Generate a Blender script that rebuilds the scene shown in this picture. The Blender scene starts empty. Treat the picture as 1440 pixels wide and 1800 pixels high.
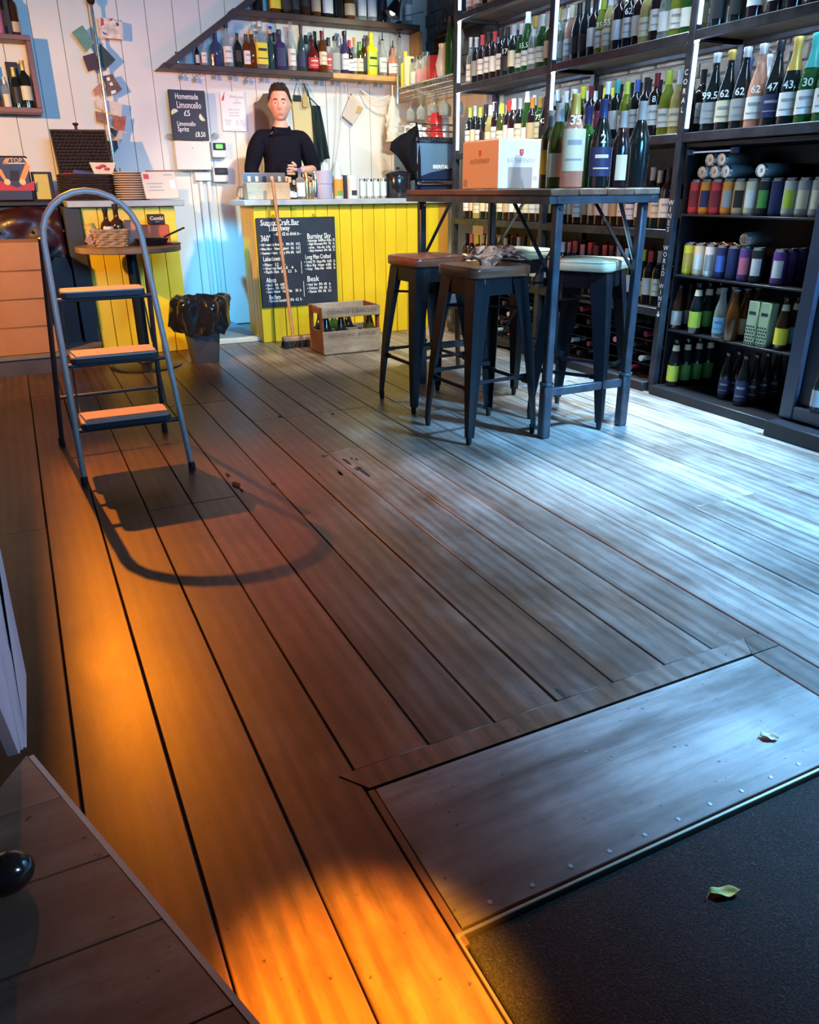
import bpy, bmesh, math, random
from mathutils import Vector, Matrix, noise
rnd = random.Random(7)
C = bpy.context.scene.collection
PI = math.pi
# ---------------------------------------------------------------- camera
FPX, YAW, PIT, ROL, EYE = 1338.26, 0.453378, 0.399357, -0.0072571, 1.1
_cy, _sy, _cp, _sp = math.cos(YAW), math.sin(YAW), math.cos(PIT), math.sin(PIT)
_f = Vector((_sy*_cp, _cy*_cp, -_sp)); _r = Vector((_cy, -_sy, 0)); _u = _r.cross(_f)
_cr, _sr = math.cos(ROL), math.sin(ROL)
R2 = _r*_cr + _u*_sr; U2 = _u*_cr - _r*_sr
cd = bpy.data.cameras.new('camera'); cam = bpy.data.objects.new('camera', cd); C.objects.link(cam)
cam.matrix_world = Matrix(((R2.x, U2.x, -_f.x, 0), (R2.y, U2.y, -_f.y, 0), (R2.z, U2.z, -_f.z, EYE), (0, 0, 0, 1)))
cd.sensor_fit = 'HORIZONTAL'; cd.sensor_width = 36.0; cd.lens = FPX/1440*36.0; cd.clip_start = 0.02; cd.clip_end = 60
bpy.context.scene.camera = cam
def P(u, v, ax, val):                       # the point of the plane axis=val seen at photo pixel (u, v)
    d = R2*((u-720)/FPX) - U2*((v-900)/FPX) + _f
    o = Vector((0, 0, EYE)); t = (val-o[ax])/d[ax]
    return o + d*t
# ---------------------------------------------------------------- world, lights, exposure
sc = bpy.context.scene
w = bpy.data.worlds.new('world'); sc.world = w; w.use_nodes = True
w.node_tree.nodes['Background'].inputs[0].default_value = (0.06, 0.22, 0.60, 1)
w.node_tree.nodes['Background'].inputs[1].default_value = 0.10
sc.view_settings.view_transform = 'Standard'; sc.view_settings.look = 'None'
sc.view_settings.gamma = 1.0; sc.view_settings.exposure = 0.0; sc.view_settings.use_curve_mapping = False
def light(name, kind, loc, power, col, aim=None, size=0.1, sy=None, spot=None, blend=0.3, spread=None):
    d = bpy.data.lights.new(name, kind); d.energy = power; d.color = col
    if kind == 'AREA':
        d.size = size
        if spread: d.spread = math.radians(spread)
        if sy: d.shape = 'RECTANGLE'; d.size_y = sy
    else:
        d.shadow_soft_size = size
    if kind == 'SPOT': d.spot_size = math.radians(spot); d.spot_blend = blend
    o = bpy.data.objects.new(name, d); C.objects.link(o); o.location = loc
    if aim is not None: o.rotation_euler = (Vector(aim)-Vector(loc)).to_track_quat('-Z', 'Y').to_euler()
    return o
WARM = (1.0, 0.50, 0.20); ORANGE = (1.0, 0.24, 0.02); ORANGE2 = (1.0, 0.25, 0.01); COOL = (0.30, 0.66, 1.0); WHITE = (0.86, 0.93, 1.0)
light('warm_wall_lamp', 'SPOT', (-1.55, 3.8, 1.95), 560, (1.0, 0.50, 0.11), (0.5, 7.0, 1.5), 0.04, spot=94, blend=0.5)
light('orange_floor_lamp', 'SPOT', (0.05, 5.0, 2.25), 480, (1.0, 0.25, 0.005), (0.34, 2.2, 0), 0.010, spot=50, blend=0.8)
light('orange_door_lamp', 'SPOT', (0.75, -0.2, 2.4), 5200, (1.0, 0.38, 0.01), (0.27, 0.69, 0), 0.03, spot=11.5, blend=1.0)
light('cool_door_light', 'SPOT', (3.10, 1.05, 2.75), 1950, (0.17, 0.49, 0.90), (3.46, 1.2, 0), 0.12, spot=104, blend=0.35)
light('white_aisle_light', 'AREA', (3.12, 3.5, 2.85), 60, (0.70, 0.92, 1.0), (2.85, 3.2, 0), 0.12, 1.4, spread=64)
light('cool_shop_window', 'AREA', (1.2, -0.9, 2.3), 30, (0.12, 0.52, 1.0), (1.4, 7.0, 1.5), 2.4, 0.8, spread=50)
light('cool_bench_fill', 'AREA', (1.5, -0.5, 1.5), 1.1, (0.55, 0.70, 1.0), (-0.1, 1.05, 0.6), 0.4, 0.4, spread=22)  # added fill for the slatted panel; no window stands here
light('cyan_doorway_fill', 'SPOT', (1.0, 4.6, 2.8), 760, (0.03, 0.52, 1.0), (1.70, 6.9, 0.36), 0.05, spot=17, blend=0.5)  # added fill tinting the bar doorway cyan; no fitting there
light('bar_ceiling_spot', 'SPOT', (2.35, 3.6, 2.75), 400, (1.0, 1.0, 0.80), (2.45, 6.1, 0.4), 0.08, spot=66, blend=0.6)
light('bar_back_spot', 'SPOT', (3.0, 6.1, 2.36), 30, (1.0, 0.95, 0.66), (2.75, 6.95, 1.6), 0.04, spot=120, blend=0.7)
light('red_face_fill', 'POINT', (1.72, 5.95, 1.75), 9.0, (1.0, 0.06, 0.06), None, 0.05)  # added red glow for the bar worker's face; there is no sign
light('orange_table_spot', 'SPOT', (0.4, 3.9, 2.3), 190, (1.0, 0.36, 0.10), (2.1, 3.7, 1.05), 0.05, spot=34, blend=0.7)
light('table_end_spot', 'SPOT', (1.9, 0.8, 2.7), 230, (0.80, 0.92, 1.0), (2.30, 3.3, 1.15), 0.05, spot=24, blend=0.6)
light('front_warm_fill', 'SPOT', (-0.5, 0.8, 2.7), 62, (1.0, 0.56, 0.42), (0.25, 4.2, 0.75), 0.05, spot=30, blend=0.8)  # added pinkish fill warming the ladder and boxes
# ---------------------------------------------------------------- materials
MATS = {}
def _nt(name):
    m = bpy.data.materials.new(name); m.use_nodes = True
    return m, m.node_tree, m.node_tree.nodes['Principled BSDF']
def mat(name, col, rough=0.5, metal=0.0, spec=0.5, emit=None, es=1.0, coat=0.0, var=0.0, vs=(8, 8, 8), bump=0.0, bs=60.0):
    if name in MATS: return MATS[name]
    m, nt, b = _nt(name)
    b.inputs['Base Color'].default_value = (*col, 1); b.inputs['Roughness'].default_value = rough
    b.inputs['Metallic'].default_value = metal; b.inputs['Specular IOR Level'].default_value = spec
    b.inputs['Coat Weight'].default_value = coat; b.inputs['Coat Roughness'].default_value = 0.1
    if emit: b.inputs['Emission Color'].default_value = (*emit, 1); b.inputs['Emission Strength'].default_value = es
    if var or bump:
        tc = nt.nodes.new('ShaderNodeTexCoord'); mp = nt.nodes.new('ShaderNodeMapping'); mp.inputs['Scale'].default_value = vs
        nt.links.new(tc.outputs['Object'], mp.inputs[0])
        n = nt.nodes.new('ShaderNodeTexNoise'); n.inputs['Scale'].default_value = 1.0; n.inputs['Detail'].default_value = 5
        nt.links.new(mp.outputs[0], n.inputs['Vector'])
        if var:
            r = nt.nodes.new('ShaderNodeValToRGB')
            r.color_ramp.elements[0].position = 0.3; r.color_ramp.elements[1].position = 0.7
            r.color_ramp.elements[0].color = tuple(max(0, c*(1-var)) for c in col)+(1,)
            r.color_ramp.elements[1].color = tuple(min(1, c*(1+var)) for c in col)+(1,)
            nt.links.new(n.outputs['Fac'], r.inputs[0]); nt.links.new(r.outputs[0], b.inputs['Base Color'])
        if bump:
            n2 = nt.nodes.new('ShaderNodeTexNoise'); n2.inputs['Scale'].default_value = bs; n2.inputs['Detail'].default_value = 3
            nt.links.new(tc.outputs['Object'], n2.inputs['Vector'])
            bp = nt.nodes.new('ShaderNodeBump'); bp.inputs['Strength'].default_value = bump; bp.inputs['Distance'].default_value = 0.01
            nt.links.new(n2.outputs['Fac'], bp.inputs['Height']); nt.links.new(bp.outputs[0], b.inputs['Normal'])
    MATS[name] = m; return m
def glass(name, col, a=0.35, rough=0.05):
    """thin coloured glass: tinted see-through mixed with a glossy coloured skin"""
    if name in MATS: return MATS[name]
    m, nt, b = _nt(name)
    b.inputs['Base Color'].default_value = (*col, 1); b.inputs['Roughness'].default_value = rough; b.inputs['Coat Weight'].default_value = 0.6
    t = nt.nodes.new('ShaderNodeBsdfTransparent'); t.inputs[0].default_value = (*[min(1, c*0.6+0.35) for c in col], 1)
    mx = nt.nodes.new('ShaderNodeMixShader'); lw = nt.nodes.new('ShaderNodeLayerWeight'); lw.inputs[0].default_value = 0.35
    mr = nt.nodes.new('ShaderNodeMapRange'); mr.inputs['To Min'].default_value = a; mr.inputs['To Max'].default_value = min(1, a+0.5)
    nt.links.new(lw.outputs['Facing'], mr.inputs[0]); nt.links.new(mr.outputs[0], mx.inputs[0])
    nt.links.new(t.outputs[0], mx.inputs[1]); nt.links.new(b.outputs[0], mx.inputs[2])
    nt.links.new(mx.outputs[0], nt.nodes['Material Output'].inputs[0])
    MATS[name] = m; return m
def wood(name, dark, mid, light_, axis=1, rough=(0.28, 0.55), grain=22.0, wear=1.0, coat=0.0, tread=None):
    """worn timber: long grain along one axis, blotches of rubbed-off varnish, specks and a little relief"""
    if name in MATS: return MATS[name]
    m, nt, b = _nt(name); N = nt.nodes.new; L = nt.links.new
    tc = N('ShaderNodeTexCoord'); oi = N('ShaderNodeObjectInfo')
    add = N('ShaderNodeVectorMath'); add.operation = 'ADD'
    sc_ = N('ShaderNodeVectorMath'); sc_.operation = 'SCALE'; sc_.inputs[0].default_value = (7, 13, 5)
    L(oi.outputs['Random'], sc_.inputs['Scale']); L(tc.outputs['Object'], add.inputs[0]); L(sc_.outputs[0], add.inputs[1])
    mp = N('ShaderNodeMapping'); s = [grain]*3; s[axis] = grain*0.06; mp.inputs['Scale'].default_value = s
    L(add.outputs[0], mp.inputs[0])
    dist = N('ShaderNodeTexNoise'); dist.inputs['Scale'].default_value = 2.0; L(add.outputs[0], dist.inputs['Vector'])
    n1 = N('ShaderNodeTexNoise'); n1.inputs['Scale'].default_value = 1.0; n1.inputs['Detail'].default_value = 8; n1.inputs['Roughness'].default_value = 0.72; n1.inputs['Distortion'].default_value = 1.4
    L(mp.outputs[0], n1.inputs['Vector'])
    wv = N('ShaderNodeTexWave'); wv.wave_type = 'BANDS'; wv.bands_direction = 'X' if axis != 0 else 'Y'
    wv.inputs['Scale'].default_value = 0.11; wv.inputs['Distortion'].default_value = 7; wv.inputs['Detail'].default_value = 2; wv.inputs['Detail Scale'].default_value = 0.9
    L(mp.outputs[0], wv.inputs['Vector'])
    mixg = N('ShaderNodeMix'); mixg.inputs[0].default_value = 0.20
    L(n1.outputs['Fac'], mixg.inputs[2]); L(wv.outputs['Fac'], mixg.inputs[3])
    r1 = N('ShaderNodeValToRGB'); e = r1.color_ramp.elements
    e[0].position = 0.22; e[0].color = (*dark, 1); e[1].position = 0.78; e[1].color = (*mid, 1)
    L(mixg.outputs[0], r1.inputs[0])
    n2 = N('ShaderNodeTexNoise'); n2.inputs['Scale'].default_value = 3.1; n2.inputs['Detail'].default_value = 8; n2.inputs['Roughness'].default_value = 0.68
    mp2 = N('ShaderNodeMapping'); s2 = [1.6]*3; s2[axis] = 0.75; mp2.inputs['Scale'].default_value = s2; L(tc.outputs['Object'], mp2.inputs[0]); L(mp2.outputs[0], n2.inputs['Vector'])
    r2 = N('ShaderNodeValToRGB'); r2.color_ramp.elements[0].position = 0.47; r2.color_ramp.elements[1].position = 0.62
    L(n2.outputs['Fac'], r2.inputs[0])
    ml = N('ShaderNodeMath'); ml.operation = 'MULTIPLY'; ml.inputs[1].default_value = wear; L(r2.outputs[0], ml.inputs[0])
    src = ml.outputs[0]
    if tread:  # paler towards +x, with a border broken up by noise
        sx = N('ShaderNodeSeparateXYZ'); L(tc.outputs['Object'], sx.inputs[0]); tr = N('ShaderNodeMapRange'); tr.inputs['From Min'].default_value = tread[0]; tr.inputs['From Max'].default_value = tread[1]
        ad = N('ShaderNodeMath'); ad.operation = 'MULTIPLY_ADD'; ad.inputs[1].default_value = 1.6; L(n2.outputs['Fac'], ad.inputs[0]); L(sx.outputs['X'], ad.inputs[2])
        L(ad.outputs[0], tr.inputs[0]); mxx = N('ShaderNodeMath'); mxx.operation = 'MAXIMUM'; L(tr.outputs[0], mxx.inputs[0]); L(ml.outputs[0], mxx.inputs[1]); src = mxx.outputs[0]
    g1 = N('ShaderNodeMapRange'); g1.inputs['From Min'].default_value = 0.36; g1.inputs['From Max'].default_value = 0.60; g1.inputs['To Min'].default_value = 0.55; L(mixg.outputs[0], g1.inputs[0])
    mp3 = N('ShaderNodeMapping'); s3 = [10.0]*3; s3[axis] = 1.1; mp3.inputs['Scale'].default_value = s3; L(add.outputs[0], mp3.inputs[0])
    n3 = N('ShaderNodeTexNoise'); n3.inputs['Scale'].default_value = 1.0; n3.inputs['Detail'].default_value = 6; n3.inputs['Roughness'].default_value = 0.7; L(mp3.outputs[0], n3.inputs['Vector'])
    g3 = N('ShaderNodeMapRange'); g3.inputs['From Min'].default_value = 0.34; g3.inputs['From Max'].default_value = 0.52; g3.inputs['To Min'].default_value = 0.30; L(n3.outputs['Fac'], g3.inputs[0])
    g2 = N('ShaderNodeMath'); g2.operation = 'MULTIPLY'; L(g1.outputs[0], g2.inputs[0]); L(g3.outputs[0], g2.inputs[1])
    ml2 = N('ShaderNodeMath'); ml2.operation = 'MULTIPLY'; L(src, ml2.inputs[0]); L(g2.outputs[0], ml2.inputs[1])
    mx = N('ShaderNodeMix'); mx.data_type = 'RGBA'; L(ml2.outputs[0], mx.inputs[0]); L(r1.outputs[0], mx.inputs[6]); mx.inputs[7].default_value = (*light_, 1)
    sp = N('ShaderNodeTexNoise'); sp.inputs['Scale'].default_value = 75; sp.inputs['Detail'].default_value = 2; L(tc.outputs['Object'], sp.inputs['Vector'])
    rs = N('ShaderNodeValToRGB'); rs.color_ramp.elements[0].position = 0.255; rs.color_ramp.elements[0].color = (0.25, 0.25, 0.25, 1); rs.color_ramp.elements[1].position = 0.30; rs.color_ramp.elements[1].color = (1, 1, 1, 1)
    L(sp.outputs['Fac'], rs.inputs[0])
    mm = N('ShaderNodeMix'); mm.data_type = 'RGBA'; mm.blend_type = 'MULTIPLY'; mm.inputs[0].default_value = 1; L(mx.outputs[2], mm.inputs[6]); L(rs.outputs[0], mm.inputs[7])
    nb = N('ShaderNodeTexNoise'); nb.inputs['Scale'].default_value = 1.9; nb.inputs['Detail'].default_value = 5; nb.inputs['Roughness'].default_value = 0.62; L(tc.outputs['Object'], nb.inputs['Vector'])
    rb = N('ShaderNodeValToRGB'); rb.color_ramp.elements[0].position = 0.38; rb.color_ramp.elements[0].color = (0.42, 0.40, 0.38, 1); rb.color_ramp.elements[1].position = 0.58; rb.color_ramp.elements[1].color = (1, 1, 1, 1); L(nb.outputs['Fac'], rb.inputs[0])
    m4 = N('ShaderNodeMix'); m4.data_type = 'RGBA'; m4.blend_type = 'MULTIPLY'; m4.inputs[0].default_value = 0.75; L(mm.outputs[2], m4.inputs[6]); L(rb.outputs[0], m4.inputs[7]); mm = m4
    hv = N('ShaderNodeHueSaturation'); mr = N('ShaderNodeMapRange'); mr.inputs['To Min'].default_value = 0.72; mr.inputs['To Max'].default_value = 1.22
    L(oi.outputs['Random'], mr.inputs[0]); L(mr.outputs[0], hv.inputs['Value']); L(mm.outputs[2], hv.inputs['Color']); L(hv.outputs[0], b.inputs['Base Color'])
    rr = N('ShaderNodeMapRange'); rr.inputs['To Min'].default_value = rough[0]; rr.inputs['To Max'].default_value = rough[1]
    L(n2.outputs['Fac'], rr.inputs[0]); L(rr.outputs[0], b.inputs['Roughness'])
    bp = N('ShaderNodeBump'); bp.inputs['Strength'].default_value = 0.08; bp.inputs['Distance'].default_value = 0.003; L(mixg.outputs[0], bp.inputs['Height']); L(bp.outputs[0], b.inputs['Normal'])
    b.inputs['Coat Weight'].default_value = coat; b.inputs['Coat Roughness'].default_value = 0.3
    MATS[name] = m; return m
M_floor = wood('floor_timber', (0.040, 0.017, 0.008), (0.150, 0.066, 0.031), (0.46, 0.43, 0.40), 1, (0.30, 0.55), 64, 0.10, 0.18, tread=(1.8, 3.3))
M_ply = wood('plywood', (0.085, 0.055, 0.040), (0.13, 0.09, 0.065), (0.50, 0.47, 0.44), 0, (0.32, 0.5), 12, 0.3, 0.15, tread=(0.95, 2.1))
M_bench = wood('bench_timber', (0.13, 0.075, 0.05), (0.24, 0.15, 0.10), (0.36, 0.27, 0.21), 0, (0.45, 0.7), 30, 0.8)
M_wall = mat('white_paint', (0.78, 0.76, 0.72), 0.55, var=0.05, vs=(2, 2, 2))
M_gap = mat('dark_gap', (0.012, 0.010, 0.010), 0.9)
M_yel = mat('yellow_paint', (0.78, 0.56, 0.015), 0.45, var=0.08, vs=(5, 5, 2))
M_zinc = mat('grey_worktop', (0.42, 0.44, 0.47), 0.35, var=0.12, vs=(9, 9, 9))
M_black = mat('black_steel', (0.018, 0.020, 0.028), 0.38, 0.6, coat=0.2)
M_steel = mat('raw_steel', (0.10, 0.115, 0.15), 0.42, 0.8, var=0.35, vs=(14, 14, 9))
M_shelfrail = mat('shelf_steel', (0.055, 0.058, 0.075), 0.45, 0.6, var=0.4, vs=(12, 12, 12))
M_chrome = mat('chrome', (0.75, 0.76, 0.78), 0.15, 1.0)
M_alu = mat('ladder_aluminium', (0.58, 0.45, 0.42), 0.45, 0.15)
M_paper = mat('white_paper', (0.86, 0.86, 0.88), 0.7)
M_ink = mat('dark_ink', (0.03, 0.03, 0.05), 0.8)
M_chalk = mat('chalk', (0.88, 0.90, 0.92), 0.9)
M_slate = mat('chalkboard', (0.016, 0.022, 0.040), 0.55, var=0.4, vs=(5, 5, 5))
M_cardb = mat('brown_cardboard', (0.36, 0.165, 0.09), 0.8, var=0.1, vs=(6, 6, 6))
M_shelfwood = wood('dark_shelf_wood', (0.035, 0.016, 0.012), (0.085, 0.035, 0.022), (0.12, 0.06, 0.04), 0, (0.4, 0.6), 24, 0.4)
M_shelfwood_lit = wood('lit_shelf_wood', (0.42, 0.22, 0.07), (0.62, 0.36, 0.13), (0.70, 0.45, 0.20), 0, (0.4, 0.6), 24, 0.4)  # shelf wood with the bar lamp's light put into its honey colour
M_redwood = wood('red_brown_wood', (0.16, 0.045, 0.02), (0.30, 0.09, 0.04), (0.36, 0.14, 0.07), 0, (0.35, 0.55), 24, 0.4)
M_shelfbrd = wood('shelf_board', (0.10, 0.06, 0.04), (0.22, 0.14, 0.09), (0.30, 0.22, 0.16), 1, (0.4, 0.6), 22, 0.5)
M_rubber = mat('black_rubber', (0.012, 0.012, 0.014), 0.7)
# ---------------------------------------------------------------- object helpers
def tag(o, label=None, cat=None, group=None, kind=None):
    if label: o['label'] = label
    if cat: o['category'] = cat
    if group: o['group'] = group
    if kind: o['kind'] = kind
    return o
def root(name, loc, label=None, cat=None, group=None, rz=0.0, kind=None):
    o = bpy.data.objects.new(name, None); C.objects.link(o); o.location = loc; o.rotation_euler = (0, 0, rz); o.empty_display_size = 0.1
    return tag(o, label, cat, group, kind)
def wloc(o):
    v = Vector((0, 0, 0))
    while o is not None: v += Vector(o.location); o = o.parent
    return v
def link(name, me, parent=None):
    o = bpy.data.objects.new(name, me); C.objects.link(o); o.parent = parent
    return o
class MB:
    def __init__(s): s.v = []; s.f = []; s.m = []; s.mi = 0
    def add(s, vs, fs, mi=None):
        k = len(s.v); s.v += [tuple(v) for v in vs]; s.f += [tuple(i+k for i in f) for f in fs]; s.m += [s.mi if mi is None else mi]*len(fs); return s
    def box(s, x0, x1, y0, y1, z0, z1, b=0.0, mi=None):
        return s.obox(((x0+x1)/2, (y0+y1)/2, (z0+z1)/2), ((abs(x1-x0)/2, 0, 0), (0, abs(y1-y0)/2, 0), (0, 0, abs(z1-z0)/2)), b, mi)
    def obox(s, c, ax, b=0.0, mi=None):
        c = Vector(c); A = [Vector(a) for a in ax]
        if A[0].cross(A[1]).dot(A[2]) < 0: A[2] = -A[2]
        if b <= 0:
            vs = [c+A[0]*i+A[1]*j+A[2]*k for i in (-1, 1) for j in (-1, 1) for k in (-1, 1)]
            return s.add(vs, [(0, 1, 3, 2), (4, 6, 7, 5), (0, 4, 5, 1), (2, 3, 7, 6), (0, 2, 6, 4), (1, 5, 7, 3)], mi)
        L = [a.length for a in A]; U = [a.normalized() for a in A]; b = min(b, *[l*0.9 for l in L])
        idx = {}; vs = []
        for i in (-1, 1):
            for j in (-1, 1):
                for k in (-1, 1):
                    for q in range(3):
                        d = [L[0], L[1], L[2]]
                        for t in range(3):
                            if t != q: d[t] -= b
                        idx[i, j, k, q] = len(vs); vs.append(c+U[0]*d[0]*i+U[1]*d[1]*j+U[2]*d[2]*k)
        fs = []
        for q in range(3):
            a, e = (q+1) % 3, (q+2) % 3
            for sg in (-1, 1):
                lp = []
                for (ia, ie) in ((-1, -1), (1, -1), (1, 1), (-1, 1)):
                    t = [0, 0, 0]; t[q] = sg; t[a] = ia; t[e] = ie; lp.append(idx[t[0], t[1], t[2], q])
                fs.append(tuple(lp) if sg > 0 else tuple(reversed(lp)))
        for q in range(3):
            a, e = (q+1) % 3, (q+2) % 3
            for ia in (-1, 1):
                for ie in (-1, 1):
                    def g(sq, w):
                        t = [0, 0, 0]; t[q] = sq; t[a] = ia; t[e] = ie; return idx[t[0], t[1], t[2], w]
                    lp = (g(-1, a), g(1, a), g(1, e), g(-1, e))
                    fs.append(lp if ia*ie < 0 else tuple(reversed(lp)))
        for i in (-1, 1):
            for j in (-1, 1):
                for k in (-1, 1):
                    lp = (idx[i, j, k, 0], idx[i, j, k, 1], idx[i, j, k, 2])
                    fs.append(lp if i*j*k > 0 else tuple(reversed(lp)))
        return s.add(vs, fs, mi)
    def bar(s, p, q, w, t, up=(0, 0, 1), b=0.0, mi=None):
        p = Vector(p); q = Vector(q); d = q-p; u = d.normalized(); side = u.cross(Vector(up))
        if side.length < 1e-4: side = u.cross(Vector((1, 0, 0)))
        side.normalize(); n = side.cross(u)
        return s.obox((p+q)/2, (d/2, side*w/2, n*t/2), b, mi)
    def tube(s, pts, r, n=8, closed=False, caps=True, mi=None):
        pts = [Vector(p) for p in pts]; m = len(pts); rr = r if isinstance(r, (list, tuple)) else [r]*m
        ref = None; k0 = len(s.v)
        for i, p in enumerate(pts):
            if closed: t = pts[(i+1) % m]-pts[i-1]
            else: t = pts[min(i+1, m-1)]-pts[max(i-1, 0)]
            t = t.normalized() if t.length > 1e-9 else Vector((0, 0, 1))
            if ref is None: ref = t.orthogonal().normalized()
            ref = (ref-t*ref.dot(t)); ref = ref.normalized() if ref.length > 1e-6 else t.orthogonal().normalized()
            bi = t.cross(ref)
            for j in range(n):
                a = 2*PI*j/n; s.v.append(tuple(p+(ref*math.cos(a)+bi*math.sin(a))*rr[i]))
        mm = s.mi if mi is None else mi
        for i in range(m if closed else m-1):
            a0 = k0+i*n; a1 = k0+((i+1) % m)*n
            for j in range(n):
                j2 = (j+1) % n; s.f.append((a0+j, a0+j2, a1+j2, a1+j)); s.m.append(mm)
        if caps and not closed:
            s.f.append(tuple(k0+j for j in reversed(range(n)))); s.m.append(mm)
            s.f.append(tuple(k0+(m-1)*n+j for j in range(n))); s.m.append(mm)
        return s
    def lathe(s, prof, n=14, c=(0, 0, 0), sq=None, a0=0.0, a1=None, mi=None, flip=False):
        """spin (r, z) pairs about z; sq squares the section; a0..a1 spins only an arc"""
        k0 = len(s.v); full = a1 is None; cols = n if full else n+1
        for (r, z) in prof:
            for j in range(cols):
                a = a0+(2*PI if full else a1-a0)*j/n
                x, y = math.cos(a), math.sin(a)
                if sq: k = (abs(x)**sq+abs(y)**sq)**(-1.0/sq); x *= k; y *= k
                s.v.append((c[0]+x*r, c[1]+y*r, c[2]+z))
        mm = s.mi if mi is None else mi
        for i in range(len(prof)-1):
            for j in range(n):
                j2 = (j+1) % cols; q = (k0+i*cols+j, k0+i*cols+j2, k0+(i+1)*cols+j2, k0+(i+1)*cols+j)
                s.f.append(tuple(reversed(q)) if flip else q); s.m.append(mm)
        if full:
            if prof[0][0] > 1e-6: s.f.append(tuple(k0+j for j in reversed(range(n)))); s.m.append(mm)
            if prof[-1][0] > 1e-6: s.f.append(tuple(k0+(len(prof)-1)*n+j for j in range(n))); s.m.append(mm)
        return s
    def prism(s, poly, o, a, b, d, mi=None):
        """extrude the outline poly (pairs in directions a, b from o) by the vector d"""
        o, a, b, d = Vector(o), Vector(a), Vector(b), Vector(d); n = len(poly)
        ar = sum(poly[i][0]*poly[(i+1) % n][1]-poly[(i+1) % n][0]*poly[i][1] for i in range(n))
        if (a.cross(b).dot(d) < 0) == (ar > 0): pass
        else: poly = list(reversed(poly))
        vs = [o+a*x+b*y for x, y in poly]+[o+a*x+b*y+d for x, y in poly]
        fs = [tuple(range(n)), tuple(reversed(range(n, 2*n)))]+[(i, i+n, (i+1) % n+n, (i+1) % n) for i in range(n)]
        return s.add(vs, fs, mi)
    def sphere(s, c, r, n=10, m=8, sc=(1, 1, 1), mi=None):
        pr = [(math.sin(PI*i/m)*r, -math.cos(PI*i/m)*r) for i in range(m+1)]
        k = len(s.v); s.lathe(pr, n, (0, 0, 0), mi=mi)
        for i in range(k, len(s.v)):
            v = s.v[i]; s.v[i] = (c[0]+v[0]*sc[0], c[1]+v[1]*sc[1], c[2]+v[2]*sc[2])
        return s
    def mesh(s, name, mats, off=None, smooth=True, ang=0.7):
        me = bpy.data.meshes.new(name)
        vs = s.v if off is None else [(v[0]-off[0], v[1]-off[1], v[2]-off[2]) for v in s.v]
        me.from_pydata(vs, [], s.f)
        ms = mats if isinstance(mats, (list, tuple)) else [mats]
        for m in ms: me.materials.append(m)
        if len(ms) > 1: me.polygons.foreach_set('material_index', s.m)
        if smooth: me.shade_smooth(); me.set_sharp_from_angle(angle=ang)
        me.update(); return me
    def build(s, name, mats, parent=None, world=True, smooth=True, ang=0.7):
        off = wloc(parent) if (parent is not None and world) else None
        return link(name, s.mesh(name, mats, off, smooth, ang), parent)
    def thing(s, name, mats, label, cat, group=None, base=None, **k):
        """a one-mesh thing: its origin is put at its base"""
        if base is None:
            xs = [v[0] for v in s.v]; ys = [v[1] for v in s.v]; zs = [v[2] for v in s.v]
            base = ((min(xs)+max(xs))/2, (min(ys)+max(ys))/2, min(zs))
        o = link(name, s.mesh(name, mats, base, **k)); o.location = base
        return tag(o, label, cat, group)
def struct(o): o['kind'] = 'structure'; return o
def txt(s, size, loc, parent, m, face='-y', name='lettering', align='LEFT', rz=0.0, roll=0.0, world=True, bold=0.0, fit=None):
    c = bpy.data.curves.new(name, 'FONT'); c.body = s; c.size = size; c.align_x = align; c.align_y = 'CENTER'; c.resolution_u = 2
    c.offset = bold; c.materials.append(m)
    o = bpy.data.objects.new(name, c); C.objects.link(o); o.parent = parent
    if fit: o['fit'] = fit
    l = Vector(loc)
    if parent is not None and world: l = l-wloc(parent)
    o.location = l
    base = {'-y': Matrix.Rotation(PI/2, 4, 'X'), '-x': Matrix.Rotation(-PI/2, 4, 'Z') @ Matrix.Rotation(PI/2, 4, 'X')}[face]
    mrot = Matrix.Rotation(rz, 4, 'Z') @ base @ Matrix.Rotation(roll, 4, 'Z')
    o.rotation_euler = mrot.to_euler(); return o
def copy_tree(o, parent=None):
    c = o.copy(); C.objects.link(c); c.parent = parent
    for ch in list(o.children): copy_tree(ch, c)
    return c
ORD = ['first', 'second', 'third', 'fourth', 'fifth', 'sixth', 'seventh', 'eighth', 'ninth', 'tenth', 'eleventh', 'twelfth', 'thirteenth', 'fourteenth', 'fifteenth', 'sixteenth', 'seventeenth', 'eighteenth', 'nineteenth', 'twentieth']
def rrect(hw, hh, r, n=4):
    out = []
    for cx, cy, a in ((hw-r, hh-r, 0), (-hw+r, hh-r, PI/2), (-hw+r, -hh+r, PI), (hw-r, -hh+r, 1.5*PI)):
        for i in range(n+1): t = a+PI/2*i/n; out.append((cx+r*math.cos(t), cy+r*math.sin(t)))
    return out
# ================================================================ THE ROOM
WY = 7.0                                     # back wall
WX = 3.60                                    # right-hand wall behind the shelving
floor = MB().box(-2.3, 3.9, -1.6, 7.1, -0.12, -0.035).build('floor', M_gap); struct(floor)
seams = [-2.28]+[-2.09+0.168*i for i in range(12)]+[-0.076, 0.098, 0.271, 0.4365, 0.611, 0.778, 0.947, 1.113, 1.277, 1.438, 1.609, 1.774, 1.937, 2.104, 2.272, 2.44, 2.608, 2.776, 2.944, 3.112, 3.28, 3.448, 3.62]
PANEL = (0.437, 1.505, 0.745, 1.10)          # smooth board let into the floor: x0, x1, y0, y1
def plank(x0, x1, y0, y1):
    g = 0.0011+rnd.random()*0.0009; dz = rnd.uniform(-0.0012, 0.0012)
    MB().box(x0+g, x1-g, y0+0.001, y1-0.001, -0.034, dz, 0.0025).build('plank', M_floor, floor)
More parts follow.
